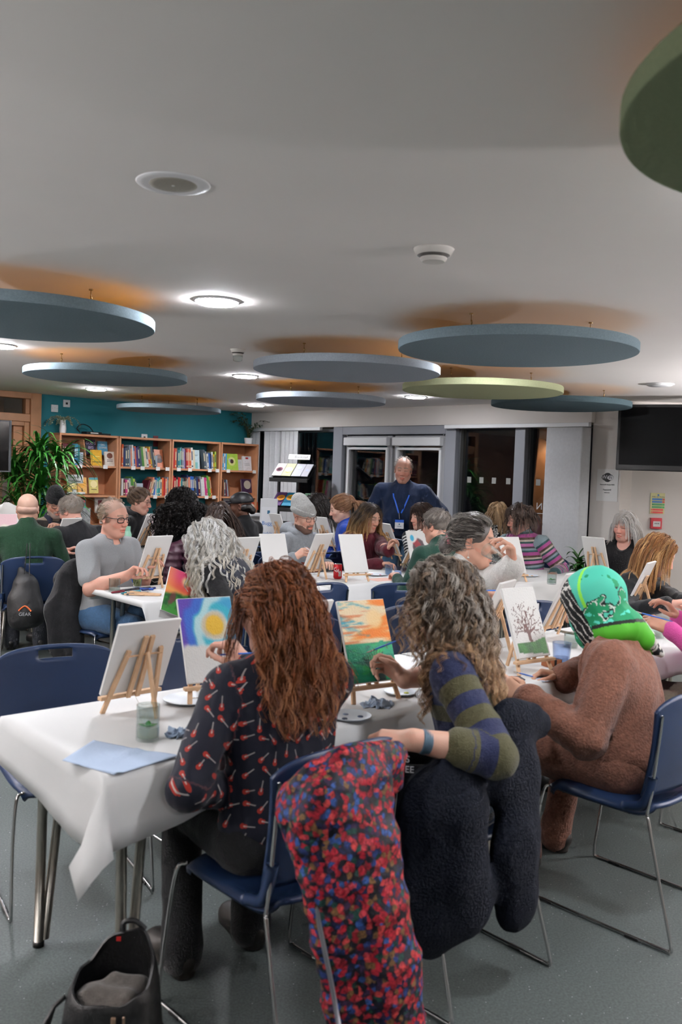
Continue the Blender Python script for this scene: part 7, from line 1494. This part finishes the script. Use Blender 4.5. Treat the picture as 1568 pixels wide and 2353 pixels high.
g = [('ell', P6.chest + P6.U @ [0, -.02, .02], (.178, .125, .17), P6.U, dict(k=.04)), ('cap', P6.sh[1] - P6.U @ [.05, .0, -.005], P6.sh[-1] + P6.U @ [.05, 0, .005], .078, dict(k=.05)), ('ell', P6.waist, (.165, .12, .14), P6.U, dict(k=.05))]
sdf_part(P6, 'gilet', g, cloth('gilet', '#2e3038', noise=(40, .1), bump=(120, .2)), noise=lambda V: -.003 * (1 - np.abs(wnoise(V, 16, 4, 2))))
paintbrush('brush in the raised hand of the white haired woman', at(424, 1318, 5.45), at(470, 1296, 5.6), '#3a4a8a')
chair('blue chair of the bearded man in the grey hoodie', -.36, 7.46, 318)
P14 = person('bearded man in a grey knitted hat and grey hoodie, holding a brush', (-.37, 7.44), 318, s=1.02, lean=7, twist=4, head=(-4, 12, 3), sw=.185, girth=1.22, fat=.03, skin='#d4a590', brow='#3a2c26', beard=('#3a2a24', .85), res=.005, lids=.6, hands={'R': at(676, 1282, 7.02), 'L': at(752, 1300, 7.25)}, poles={'R': (.7, -.1, -1)}, hdir={'R': (.75, -.1, .55)}, palm={'R': (.3, .6, -.5)}, curl={'R': (45, 45, 28)}, topname='hoodie', topmat=cloth('hoodie_grey', '#85898e', noise=(60, .1), bump=(160, .35)), wrinkle=.009, wr=1.2, glasses=('#3a3436', .0020, .024, .018))
beanie(P14, '#a5a5a2', slouch=.03, swoosh=True); hood(P14, cloth('hoodie_grey', '#85898e'))
p_, n_ = on_torso(P14, .0, .02); m = MB()
for x0, w_, c in ((0, 0, 0),):
    for a in range(0, 1): pass
B = lambda x, z: on_torso(P14, x, z)[0] + n_ * .006
m = MB(); m.add([B(x, z) for x, z in ((-.10, .10), (.10, .10), (.11, .04), (.0, .0), (-.11, .04))], [(0, 1, 2, 3, 4)]); m.build('print_panel', mat('print_rust', '#8a3e2c', .8), P14.root)
m = MB()
for cx in (-.055, .0, .055): m.tube([B(cx + .024 * math.cos(a), -.03 + .028 * math.sin(a)) for a in np.linspace(.4, 2 * PI, 14)], .006, 6)
m.build('print_lettering', mat('print_gold', '#c8a02a', .7), P14.root, True)
paintbrush('white brush in the hand of the bearded man', at(716, 1268, 6.92), at(700, 1256, 7.0), '#d0d4dc')
chair('blue chair of the woman in the maroon hoodie', .22, 7.98, 312)
P17 = person('woman in a maroon hoodie and glasses, dark hair lightened at the ends', (.19, 7.97), 316, s=1.0, lean=6, head=(-2, 16, -4), sw=.17, girth=1.22, fat=.03, skin='#d0a08a', brow='#5a4a40', res=.0055, lids=.75, hands={'L': at(895, 1268, 7.52), 'R': at(870, 1296, 7.5)}, hdir={'L': (.3, -.2, .9), 'R': (.8, -.1, .1)}, palm={'L': (.6, -.6, 0)}, curl={'L': (45, 45, 28)}, topname='hoodie', topmat=cloth('hoodie_maroon', '#4d1722', noise=(60, .1), bump=(160, .35)), wrinkle=.009, wr=1.2, glasses=('#c8a898', .0018, .025, .020))
S, i = grow(P17, 2600, .30, 9, root=lambda p: p[2] > -.02 and not (p[1] > .045 and p[2] < .075), comb=lambda p: (p[0] * 6 + .6 * np.sign(p[0]), -.5, -.5), grav=.35, lift=.005, wave=(.006, 30), clump=8, steps=20, jit=.1)
hair_obj(P17, [cap_part(P17, [CAP, ((0, -.04, -.03), (.09, .08, .10))], '#3c322c', face=(.060, .075, .11, .09, -.04)), strand_part(P17, S, i, ['#3c322c', '#54463c', '#2c2420'], ['#d8b078', '#c89a60', '#a87a4a'], r=.0011, var=.2)]); hood(P17, cloth('hoodie_maroon', '#4d1722'))
p_, n_ = on_torso(P17, -.07, .10); m = MB(); m.box(p_ + n_ * .003, (.03, .004, .022)); m.build('print_emblem', mat('print_pale', '#b89aa0', .7), P17.root); paintbrush('pale brush in the hand of the woman in the maroon hoodie', at(886, 1233, 7.4), at(930, 1242, 7.55), '#b8c4d8')
chair('blue chair of the dark haired woman in black and white stripes', .80, 8.42, 220)
P19 = person('woman with a dark brown bob in a black and white striped top looking aside', (.79, 8.40), 232, s=1.0, lean=3, head=(-24, 8, 0), sw=.165, girth=1.15, skin='#d6a692', brow='#3a2a24', res=.006, lids=.8, hands={'R': at(965, 1290, 8.1), 'L': at(992, 1248, 8.0)}, topname='striped_top', topmat=stripe_mat('bw_stripe', [(1, '#d8d6d2'), (1, '#17181c')], .030), wrinkle=.005, neckline=-.01)
simple_hair(P19, 'bob', '#2c1c16', '#3e2a20', 6, 1800)
chair('blue chair of the grey haired man in the dark green jumper', .80, 6.52, 128)
P20 = person('grey haired man in a dark green jumper seen from behind beside the coloured blobs painting', (.77, 6.56), 122, s=1.03, lean=8, twist=6, head=(12, 10, 0), sw=.185, girth=1.2, skin='#cf9a84', res=.006, lids=1, topname='jumper', top=('#1c3a30', 'j'), stub=('#8a8078', .03, .5), neckline=.012)
simple_hair(P20, 'short', '#857c74', '#6a605a', 8, 1500)
# ------------------------------------------------------------- table by the windows
chair('blue chair with a hand slot beside the woman in the multicoloured stripes', 1.80, 8.22, 225)
P22 = person('short haired woman in a pink, teal and grey striped jumper looking away to her side', (1.71, 8.12), 226, s=1.04, lean=8, side=3, head=(-36, 12, 0), sw=.18, girth=1.26, fat=.03, skin='#cf9a88', brow='#6a5648', res=.0055, lids=.7, hands={'R': at(1200, 1330, 7.75), 'L': at(1275, 1318, 7.7)}, topname='striped_jumper', topmat=stripe_mat('multi_stripe', [(.9, '#9a4a80'), (.5, '#2a4448'), (.6, '#7a8a90'), (.5, '#3a3038'), (.8, '#b06a98'), (.5, '#24403e'), (.5, '#b8aca0'), (.6, '#4a3a34')], .155), wrinkle=.007, neckline=.004, wr=1.2)
S, i = grow(P22, 1800, .11, 4, root=lambda p: p[2] > -.03 and not (p[1] > .06 and p[2] < .06), comb=lambda p: (p[0] * 5, .15, -.5), grav=.12, lift=.010, clump=6, steps=14, jit=.2, torso=False, layer=.014); hair_obj(P22, [cap_part(P22, [((0, -.018, .040), (.090, .110, .096))], '#4a3c34', face=(.062, .072, .112, .090, -.045)), strand_part(P22, S, i, ['#4a3a32', '#6a584c', '#3a2c26'], r=.0011)])
chair('blue chair of the woman with the wavy fair hair', 1.55, 8.80, 250)
P21 = person('woman with wavy fair hair in a black and white patterned top, behind the drinking woman', (1.53, 8.80), 60, s=1.02, lean=4, head=(10, 6, 0), sw=.16, skin=SK1, res=.0065, lids=1, topname='patterned_top', topmat=pat_floral('bw_leopard', 60, ['#d8d4d0', '#17181c', '#d8d4d0', '#8a8884'], '#17181c'))
simple_hair(P21, 'bob', '#b0926e', '#8c6e4e', 12, 1500)
chair('blue chair of the woman with the white bob', 2.52, 7.84, 228)
P23 = person('woman with a straight white blonde bob in a black top with a round neck', (2.50, 7.80), 232, s=1.02, lean=4, head=(-10, 12, -6), sw=.17, girth=1.2, skin='#d6a090', brow='#a89888', res=.0055, lids=.75, hands={'R': at(1402, 1330, 7.55), 'L': at(1450, 1340, 7.5)}, topname='black_top', top=('#121214', 't'), neckline=-.045, wrinkle=.006)
S, i = grow(P23, 2400, .21, 4, root=lambda p: p[2] > -.02 and not (p[1] > .045 and p[2] < .075), comb=lambda p: (p[0] * 6 + .5 * np.sign(p[0]), -.45, -.5), grav=.38, lift=.005, clump=8, steps=18, jit=.03, lenvar=.1, spread=.003); parts = [cap_part(P23, [CAP, ((0, -.035, -.03), (.092, .08, .10))], '#cfc8c2', face=(.060, .075, .11, .09, -.045)), strand_part(P23, S, i, ['#e8e3de', '#d8d0c8', '#f2efec'], r=.0011, var=.12)]
S, i = grow(P23, 600, .085, 14, root=lambda p: p[2] > .08 and p[1] > -.02, comb=(.5, 1.1, 0), grav=.25, lift=.005, clump=5, steps=10, torso=False, jit=.1); parts.append(strand_part(P23, S, i, ['#e8e3de', '#d8d0c8'], r=.0011, var=.12)); hair_obj(P23, parts)
# ============================================================= back rows
chair('blue chair with a drawstring bag, under the bald man in green', -2.42, 6.90, 122)
P8 = person('bald man with glasses in a dark green jumper seen from behind', (-2.44, 6.95), 108, s=1.02, lean=6, head=(-4, 6, 0), sw=.195, girth=1.25, skin='#d6a68e', stub=('#b0988a', -.02, .4), res=.006, lids=1, topname='jumper', top=('#14301f', 'j'), neckline=.014, glasses=('#1a1a1c', .0018, .024, .018))
simple_hair(P8, 'sides', '#bb9786')
chair('blue chair of the man in the black woolly hat', -2.72, 8.42, 300)
P9 = person('man in a black woolly hat, glasses and grey beard with a checked jacket', (-2.70, 8.40), 300, s=1.0, lean=7, head=(0, 14, 0), sw=.175, girth=1.15, skin='#b98a74', brow='#2a2420', beard=('#8a8480', .7), res=.006, lids=.75, hands={'R': at(112, 1222, 8.05), 'L': at(135, 1215, 8.0)}, curl={'R': (45, 45, 30), 'L': (45, 45, 30)}, topname='checked_jacket', topmat=stripe_mat('check_brown', [(1.2, '#2a2624'), (.5, '#8a7a6a'), (.4, '#3a3230'), (.4, '#a89888')], .12), glasses=('#15151a', .0022, .024, .018))
beanie(P9, '#111214', slouch=.015, cuff=.045); collar(P9, cloth('navy_collar', '#1a1d2c'), h=.06, r=.085)
chair('blue chair of the grey haired man in the black T-shirt', -2.08, 7.42, 140)
P10 = person('grey haired man with glasses in a black T-shirt leaning forward, turned away', (-2.10, 7.46), 146, s=1.03, lean=24, head=(14, 16, 0), sw=.195, girth=1.25, fat=.03, skin='#d09a88', stub=('#9a8e84', .0, .5), res=.006, lids=1, hands={'L': at(150, 1268, 7.2)}, topname='t_shirt', top=('#1b1b1e', 't'), sleeve=.40, wr=1.2, neckline=.0, glasses=('#2a2a2e', .0018, .024, .018))
simple_hair(P10, 'short', '#93877c', '#b0a69c', 5, 1400)
chair('blue chair of the woman with the hair bun', -2.10, 8.98, 340)
P11 = person('woman in profile with a tight hair bun, glasses and black hooded top', (-2.09, 8.95), 350, s=1.04, lean=6, head=(6, 10, 0), sw=.165, girth=1.12, skin='#d2a08c', brow='#6a5040', res=.006, lids=.7, hands={'R': at(338, 1240, 8.65), 'L': at(350, 1238, 8.8)}, topname='hooded_top', top=('#121214', 'h'), glasses=('#5a3a2a', .0020, .024, .018)); simple_hair(P11, 'bun', '#5e4a3c', '#7a6450', 3, 1500); hood(P11, cloth('cloth_#121214', '#121214'))
chair('blue chair with a plum coat, under the woman with big black curls', -1.40, 7.95, 126)
P12 = person('woman with big black curls seen from behind in a black jacket with a white stripe', (-1.40, 8.0), 118, s=1.03, lean=8, head=(4, 8, 0), sw=.17, girth=1.15, skin=SK3, res=.0065, lids=1, topname='jacket', top=('#101012', 'j')); simple_hair(P12, 'afro', '#17100e', '#0e0a09', 3, 2600)
m = MB(); m.tube(catmull([(P12.sh[-1] + P12.U @ [.03, -.085, .03]).tolist(), (P12.sh[-1] + P12.U @ [-.0, -.09, -.06]).tolist(), (P12.sh[-1] + P12.U @ [.02, -.10, -.18]).tolist()], 6), .005, 6); m.build('piping', mat('white_thread', '#e8e8e8', .6), P12.root, True)
P27 = person('person in a lavender top mostly hidden by the big black curls', (-1.63, 8.98), 300, s=1.0, lean=14, head=(10, 30, 0), sw=.16, skin=SK3, res=.0075, lids=1, topname='top', top=('#b8a8c4', 't')); simple_hair(P27, 'bob', '#2a1c18'); chair('blue chair of the person in the lavender top', -1.63, 9.0, 300)
chair('blue chair of the man in the black cap', -.90, 8.48, 135)
P13 = person('man in a black leather cap and black T-shirt seen from behind', (-.90, 8.52), 150, s=1.05, lean=6, head=(26, 6, 0), sw=.19, girth=1.2, skin='#5a3a2c', brow='#1a1210', res=.006, lids=1, topname='t_shirt', top=('#0f0f11', 't'), sleeve=.45); h, k = P13.hl, P13.hs
CAPM = mat('black_leather', '#17171a', .45, spec=.4, bump=(60, .1)); o = sdf_part(P13, 'cap', [('ell', h((0, -.018, .045)), np.array((.092, .112, .088)) * k, P13.H, dict(k=.02)), ('box', h((0, 0, -.085)), np.array((.2, .3, .115)) * k, P13.H, dict(rad=.002, k=.01, op='s'))], CAPM)
sdf_part(P13, 'peak', [('ell', h((0, .115, .030)), np.array((.075, .075, .010)) * k, P13.H @ RX(-12), dict(k=.01))], CAPM, par=o); parts = [cap_part(P13, [((0, -.035, -.01), (.083, .078, .05)), ((0, -.11, -.045), (.038, .034, .034))], '#15100e', noise=(.004, 70))]; hair_obj(P13, parts)
chair('blue chair of the dark haired person behind the white curls', -.98, 7.70, 126)
P26 = person('dark brown haired person mostly hidden behind the white curls', (-1.0, 7.74), 120, s=.97, lean=16, head=(0, 12, 0), sw=.165, skin=SK2, res=.007, lids=1, topname='jumper', top=('#2a2428', 'j')); simple_hair(P26, 'long', '#33241e', '#4a382e', 7, 1400)
chair('blue chair of the long dark haired woman with glasses', -.20, 10.02, 225)
P15 = person('woman with long straight dark hair and glasses in a cream top', (-.21, 10.0), 222, s=1.04, lean=8, head=(-14, 12, 0), sw=.165, girth=1.1, skin='#bd8a6e', brow='#1a1412', res=.0065, lids=.8, hands={'R': at(720, 1258, 9.7), 'L': at(757, 1255, 9.5)}, topname='top', top=('#cfcac2', 't'), glasses=('#2a2422', .0020, .024, .019)); simple_hair(P15, 'long', '#1c1512', '#2a201c', 5, 2200)
chair('blue chair of the woman with the high ponytail', .16, 8.95, 150)
P16 = person('woman with light brown hair in a high ponytail and a blue top, looking down', (.10, 8.92), 178, s=1.05, lean=8, head=(6, 18, 0), sw=.165, girth=1.1, skin='#d8ac98', brow='#8a6248', res=.0065, lids=.95, topname='top', top=('#22429a', 't')); simple_hair(P16, 'pony', '#8a6248', '#a47c5c', 5, 1700)
# standing man
P18 = person('standing man in a navy zip jumper with a blue lanyard and badge, hand in pocket', (.60, 8.85), 262, s=1.03, stand=True, lean=1, head=(0, 10, -2), sw=.20, girth=1.32, fat=.075, skin='#cf9a86', brow='#8a786a', stub=('#9c9088', .015, .45), res=.0055, lids=.75, hands={'R': at(884, 1206, 8.70), 'L': at(985, 1230, 8.9)}, poles={'R': (.9, -.6, -.3)}, hdir={'R': (.6, -.2, -.7), 'L': (0, 0, -1)}, palm={'R': (.3, .8, 0), 'L': (1, 0, 0)}, topname='zip_jumper', topmat=cloth('navy_jumper', '#16233c', noise=(50, .1), bump=(160, .25)), wrinkle=.009, wr=1.25, legs='#4d6c88', neckline=.0, legname='jeans')
simple_hair(P18, 'thin', '#978a80', '#7d7068', 5, 700); collar(P18, cloth('navy_jumper', '#16233c'), h=.052, r=.074)
P18i = sdf_part(P18, 'inner_shirt', [('ell', P18.neck + P18.U @ [0, .075, -.055], (.045, .035, .05), P18.U, dict(k=.02))], cloth('royal_blue', '#2a3fb8'))
m = MB(); LY = mat('lanyard_blue', '#2a66d8', .5)
pa = on_torso(P18, -.0, .00)[0]
for q in (1, -1):
    pts = [Vector((P18.neck + P18.U @ [q * .085, -.03, .012]).tolist()), Vector((P18.neck + P18.U @ [q * .088, .04, -.01]).tolist())] + [on_torso(P18, q * x, z)[0] + Vector((P18.U @ [0, .010, 0]).tolist()) for x, z in ((.075, .21), (.055, .155), (.035, .10), (.012, .045))]
    for a, b in zip(catmull(pts, 5)[:-1], catmull(pts, 5)[1:]): m.bar(a, b, .013, .003, tuple((P18.U @ [0, 1, 0]).tolist()))
o = m.build('lanyard', LY, P18.root)
pb = on_torso(P18, 0, -.02)[0] + Vector((P18.U @ [0, .02, 0]).tolist()); MBG = Matrix([(P18.U @ np.array(v)).tolist() for v in ((1, 0, 0), (0, 1, 0), (0, 0, 1))]).transposed()
m = MB(); m.tube([on_torso(P18, .008, .045)[0] + Vector((P18.U @ [0, .012, 0]).tolist()), pb + Vector((0, 0, .008))], .004, 6); m.build('clip', CHROME, o); m = MB(); m.box(pb - Vector((0, 0, .012)), (.085, .005, .026), MBG); m.build('badge_header', LY, o, bevel=.001); m = MB(); m.box(pb - Vector((0, 0, .055)), (.085, .004, .060), MBG); bd = m.build('badge', mat('badge_w', '#e6e6ea', .4), o, bevel=.001)
m = MB(); m.box(pb - Vector((0, 0, .042)) + Vector((P18.U @ [0, .003, 0]).tolist()), (.012, .002, .012), MBG); m.box(pb - Vector((0, 0, .062)) + Vector((P18.U @ [0, .003, 0]).tolist()), (.04, .002, .004), MBG); m.build('badge_print', mat('txtb2', '#2a6a8a', .5), o)
p_, n_ = on_torso(P18, .11, .12); m = MB(); m.lathe([(0, -.001), (.009, 0), (.009, .003), (0, .004)], p_ + n_ * .002, 12, Matrix.Rotation(math.radians(90), 3, 'X')); m.build('emblem', mat('gold_thread', '#c88a3a', .6), P18.root)
# ============================================================= coats, bags
def world_sdf(name, label, cat, base, prims, m, res=.008, noise=None, flat=None):
    g = SDF(res)
    for p in prims: getattr(g, p[0])(*p[1:-1], **p[-1])
    V, F = g.mesh(noise); t = thing(name, label, cat, tuple(base))
    if flat: d_ = nrm(flat[0]); V = V - np.outer((V - np.array(base)) @ d_, d_) * (1 - flat[1])
    return t, mesh_obj('shell', V - np.array(base), F, m, t, True)
def A(px, py, d): return np.array(at(px, py, d))
FLOR = pat_floral('flower_print', 74, ['#a02030', '#7a1824', '#243566', '#b03a44', '#1c3c36', '#33243f', '#b84040', '#191c38', '#6e5234', '#8f1c2a', '#2f4f8a', '#12121a', '#96202c', '#151520'])
quilt = lambda V: -.016 * (1 - 1.6 * np.abs(wnoise(V * (1, 1, .45), 8, 12, 2))) + .0065 * np.abs(np.sin(V[:, 2] * 46 + .8 * wnoise(V, 6, 2, 2))) ** .6 - .004 + .006 * wnoise(V, 13, 5, 2)
pr = []
def chain(pts, r, k=.03):
    for (a, b), (ra, rb) in zip(zip(pts[:-1], pts[1:]), zip(r[:-1], r[1:])): pr.append(('cap', A(*a), A(*b), ra, rb, dict(k=k)))
chain([(622, 1812, 2.20), (700, 1806, 2.12), (795, 1792, 2.12), (872, 1742, 2.25)], [.038, .062, .070, .048]); chain([(690, 1840, 2.12), (770, 1870, 2.05), (850, 1830, 2.12)], [.07, .09, .065]); chain([(878, 1722, 2.34), (880, 1780, 2.28)], [.034, .045])
chain([(655, 1840, 2.14), (745, 1925, 2.06), (800, 2020, 2.03)], [.05, .08, .09]); chain([(850, 1820, 2.12), (868, 1950, 2.05), (865, 2060, 2.05)], [.06, .07, .07])
chain([(808, 2000, 2.03), (830, 2150, 2.0), (862, 2300, 2.0), (885, 2420, 2.0)], [.095, .085, .08, .08]); chain([(882, 1990, 2.03), (915, 2130, 2.0), (962, 2280, 1.99), (985, 2420, 1.98)], [.075, .075, .080, .08])
coat, co_ = world_sdf('flowered_coat', 'quilted red and blue flowered coat hanging over a chair of the red haired woman', 'coat', at(800, 1900, 2.1), pr, FLOR, .0065, quilt, ((-.68, .73, 0), .55))
m = MB(); m.tube([Vector((A(*p) - np.array(coat.location)).tolist()) for p in ((722, 2030, 1.98), (735, 2130, 1.95), (760, 2250, 1.94), (785, 2390, 1.94))], .006, 6); m.build('zip', mat('zip', '#8a8a92', .3, metal=.7), coat, True)
pr = []; chain([(940, 1790, 2.58), (1060, 1790, 2.54), (1150, 1780, 2.58)], [.045, .06, .05], .05); chain([(935, 1800, 2.56), (950, 1870, 2.50), (960, 2000, 2.50), (985, 2110, 2.52)], [.05, .085, .09, .08], .06); chain([(1040, 1800, 2.50), (1060, 1870, 2.45), (1060, 2000, 2.46), (1065, 2090, 2.5)], [.08, .09, .09, .075], .06); chain([(1005, 1722, 2.64), (1060, 1695, 2.67), (1150, 1660, 2.69), (1215, 1650, 2.74)], [.03, .04, .05, .04], .05); chain([(1150, 1690, 2.66), (1160, 1800, 2.6)], [.06, .07], .05); chain([(1080, 1700, 2.66), (1080, 1800, 2.58)], [.05, .06], .05); chain([(1190, 1668, 2.70), (1192, 1780, 2.66), (1200, 1950, 2.6), (1205, 2075, 2.62)], [.042, .075, .085, .075], .05); chain([(985, 2085, 2.5), (1085, 2075, 2.5)], [.085, .08], .05); chain([(1035, 1738, 2.50), (1110, 1704, 2.61), (1190, 1675, 2.71), (1238, 1664, 2.78)], [.03, .034, .036, .034], .04); chain([(1120, 1760, 2.6), (1180, 1760, 2.66)], [.05, .06], .04); chain([(1000, 1850, 2.48), (1010, 2080, 2.5)], [.09, .08], .06)
fl, _ = world_sdf('fleece_coat', 'dark navy fleece coat hanging over the chair of the curly haired woman', 'coat', at(1070, 1850, 2.5), pr, cloth('fleece_navy', '#070c17', noise=(120, .25), bump=(120, .45), sheen=.0), .008, lambda V: -.021 * (1 - 1.5 * np.abs(wnoise(V * (1, 1, .16), 11, 4, 2))) + .002 * wnoise(V, 60, 2, 2), ((-.68, .73, 0), .5))
cp = at(925, 1738, 2.44) - fl.location
for k_, s_ in enumerate(('LES', 'ITTEE')): text_mesh('lettering', s_, .026, Matrix.Translation(cp - Vector((0, .025, .028 * k_))) @ frame((0, 0, 0), Vector((.96, -.25, .05)).normalized(), Vector((0, 0, 1)), Vector((-.25, -.96, 0)).normalized()), mat('print_white', '#c8c8cc', .7), fl)
pr = []; chain([(128, 1330, 6.02), (165, 1310, 6.0), (178, 1345, 5.95)], [.06, .06, .05]); chain([(150, 1330, 5.95), (130, 1400, 5.9), (140, 1480, 5.9)], [.07, .10, .08]); chain([(168, 1340, 5.95), (165, 1420, 5.9), (172, 1490, 5.9)], [.06, .09, .07])
world_sdf('jacket', 'dark grey jacket draped over the chair of the man in the grey polo shirt', 'coat', at(150, 1400, 5.9), pr, cloth('jacket_grey', '#2a2a2c', noise=(30, .15), bump=(90, .3)), .009, lambda V: -.022 * (1 - np.abs(wnoise(V * (1, 1, .5), 9, 6, 2)) * 1.5), ((.77, -.64, 0), .5))
pr = []; chain([(390, 1262, 7.72), (425, 1252, 7.72), (450, 1262, 7.72)], [.05, .06, .05]); chain([(400, 1275, 7.68), (395, 1330, 7.66)], [.08, .08]); chain([(440, 1275, 7.68), (440, 1330, 7.66)], [.07, .07]); world_sdf('padded_coat', 'plum padded coat on the chair of the woman with big black curls', 'coat', at(415, 1290, 7.7), pr, mat('plum_padded', '#3d1c2c', .5, noise=(20, .1)), .009, lambda V: .008 * np.abs(np.sin(V[:, 2] * 50)))
pr = []; chain([(48, 1310, 6.62), (58, 1345, 6.58), (62, 1400, 6.55)], [.02, .08, .10]); chain([(60, 1345, 6.58), (72, 1410, 6.55)], [.07, .10]); chain([(50, 1380, 6.55), (48, 1420, 6.55)], [.10, .09])
bag, _ = world_sdf('drawstring_bag', 'black drawstring bag hanging from the chair of the bald man', 'bag', at(60, 1380, 6.55), pr, mat('bag_black', '#101012', .6, noise=(30, .2), bump=(40, .2)), .008, lambda V: -.006 * (1 - np.abs(wnoise(V, 14, 8, 2)) * 1.4))
bl = at(57, 1412, 6.43) - bag.location; text_mesh('lettering', 'GEAR', .034, Matrix.Translation(bl) @ frame((0, 0, 0), Vector((.97, .2, 0)).normalized(), Vector((0, 0, 1)), Vector((.2, -.97, 0)).normalized()), mat('print_white', '#c8c8cc', .7), bag); m = MB(); m.tube(catmull([(bl + Vector((x, -.0, z)))[:] for x, z in ((-.045, .025), (-.02, .05), (0, .06), (.02, .05), (.045, .025))], 4), .006, 6); m.build('emblem', mat('bag_orange', '#d8642a', .6), bag, True); m = MB()
for dx in (-.02, .02): m.tube([Vector((dx, 0, .16)), Vector((dx * .5, .03, .42))], .004, 5)
m.build('cord', BLACKM, bag)
# black rucksack on the floor
BLK = mat('rucksack_black', '#08080a', .5, noise=(40, .2), bump=(120, .2)); c0 = atz(272, 2405, 0); c0.y -= .075
t = thing('rucksack', 'open black rucksack with a grey scarf inside, on the floor under the nearest table', 'bag', (c0.x, c0.y, 0)); n = 40; rows = []
for z, rx_, ry_, tw in ((0, .115, .095, 0), (.02, .125, .105, 0), (.09, .128, .108, .0), (.16, .120, .105, .0), (.20, .114, .102, .0), (.222, .106, .102, .0), (.232, .100, .098, 0)):
    rows.append([(rx_ * math.copysign(abs(math.cos(a)) ** .8, math.cos(a)), ry_ * math.copysign(abs(math.sin(a)) ** .8, math.sin(a)), z + (.085 * max(math.sin(a + .35), 0) ** 2 * (z / .232) ** 3 - .02 * max(-math.sin(a + .3), 0) * (z / .232) ** 3) + .004 * math.sin(a * 7 + z * 30)) for a in np.linspace(0, 2 * PI, n, endpoint=False)])
outer = np.array(rows); inner = outer[3:][::-1] * np.array((.94, .93, 1.0)) + np.array((0, 0, -.002)); P_ = np.concatenate([outer, inner]).transpose(1, 0, 2)
mb = MB().grid(P_, closed_u=True); mb.add(outer[0], [tuple(range(n))[::-1]]); mb.add(outer[3] * np.array((.94, .93, 1)) - np.array((0, 0, .02)), [tuple(range(n))]); mb.build('body', BLK, t, True, angle=60)
g = SDF(.006); g.ell((-.01, .0, .16), (.085, .07, .05), None, k=.03); g.cap((-.05, -.03, .18), (.04, -.04, .19), .03, .03, k=.02); g.cap((.0, .03, .20), (.055, .03, .19), .028, .03, k=.02); V, F = g.mesh(lambda Q: -.010 * (1 - np.abs(wnoise(Q, 26, 5, 2)) * 1.5)); mesh_obj('scarf', V, F, cloth('scarf_grey', '#4a4642', noise=(50, .25)), t, True)
m = MB(); m.tube(catmull([(.0, .095, .30), (.0, .10, .325), (.03, .102, .33), (.06, .098, .31)], 5), .007, 6); m.build('grab_loop', BLK, t, True); m = MB()
m.tube(catmull([(.12, .02, .10), (.18, .0, .05), (.26, -.02, .045), (.30, -.06, .04), (.26, -.11, .03), (.18, -.12, .012)], 6), .008, 6); m.build('shoulder_strap', BLK, t, True)
m = MB(); m.box((.03, -.112, .18), (.012, .008, .035)); m.box((.055, -.110, .185), (.006, .006, .028)); m.build('buckle', mat('buckle', '#b89880', .3, metal=.8), t, bevel=.002); m = MB(); m.tube([(-.115, -.02, .19), (-.14, -.03, .17), (-.17, -.05, .11)], .006, 5); m.tube([(-.14, -.03, .17), (-.16, -.045, .095)], .005, 5); m.build('zip_pull', BLK, t, True); m = MB(); m.box((-.01, .092, .285), (.012, .003, .012)); m.build('red_tag', mat('tag_red', '#c02020', .5), t)
# ------------------------------------------------------------- camera, world
cd = bpy.data.cameras.new('camera'); co = bpy.data.objects.new('camera', cd); link(co)
right, up, fwd = [Vector(RCAM[i].tolist()) for i in range(3)]
co.matrix_world = frame((0, 0, HC), right, up, -fwd)
cd.sensor_fit = 'VERTICAL'; cd.sensor_height = 36.0; cd.lens = 36.0 * FPX / 2353; cd.clip_start = .05
cd.dof.use_dof = True; cd.dof.focus_distance = 6.2; cd.dof.aperture_fstop = 4.0
sc = bpy.context.scene; sc.camera = co
w = bpy.data.worlds.new('night'); sc.world = w; w.use_nodes = True; w.node_tree.nodes['Background'].inputs[0].default_value = C('#0a0c12'); w.node_tree.nodes['Background'].inputs[1].default_value = .3
vs = sc.view_settings; vs.view_transform = 'Standard'; vs.look = 'None'; vs.gamma = 1; vs.use_curve_mapping = False; vs.exposure = 0.0
sc.cycles.max_bounces = 8; sc.cycles.diffuse_bounces = 3; sc.cycles.glossy_bounces = 3; sc.cycles.transmission_bounces = 4; sc.cycles.transparent_max_bounces = 10; sc.cycles.light_sampling_threshold = .03; sc.cycles.sample_clamp_indirect = 6; sc.cycles.caustics_reflective = False; sc.cycles.caustics_refractive = False
sc.cycles.use_denoising = True; sc.cycles.adaptive_threshold = .08; sc.cycles.adaptive_min_samples = 20; sc.cycles.use_light_tree = True
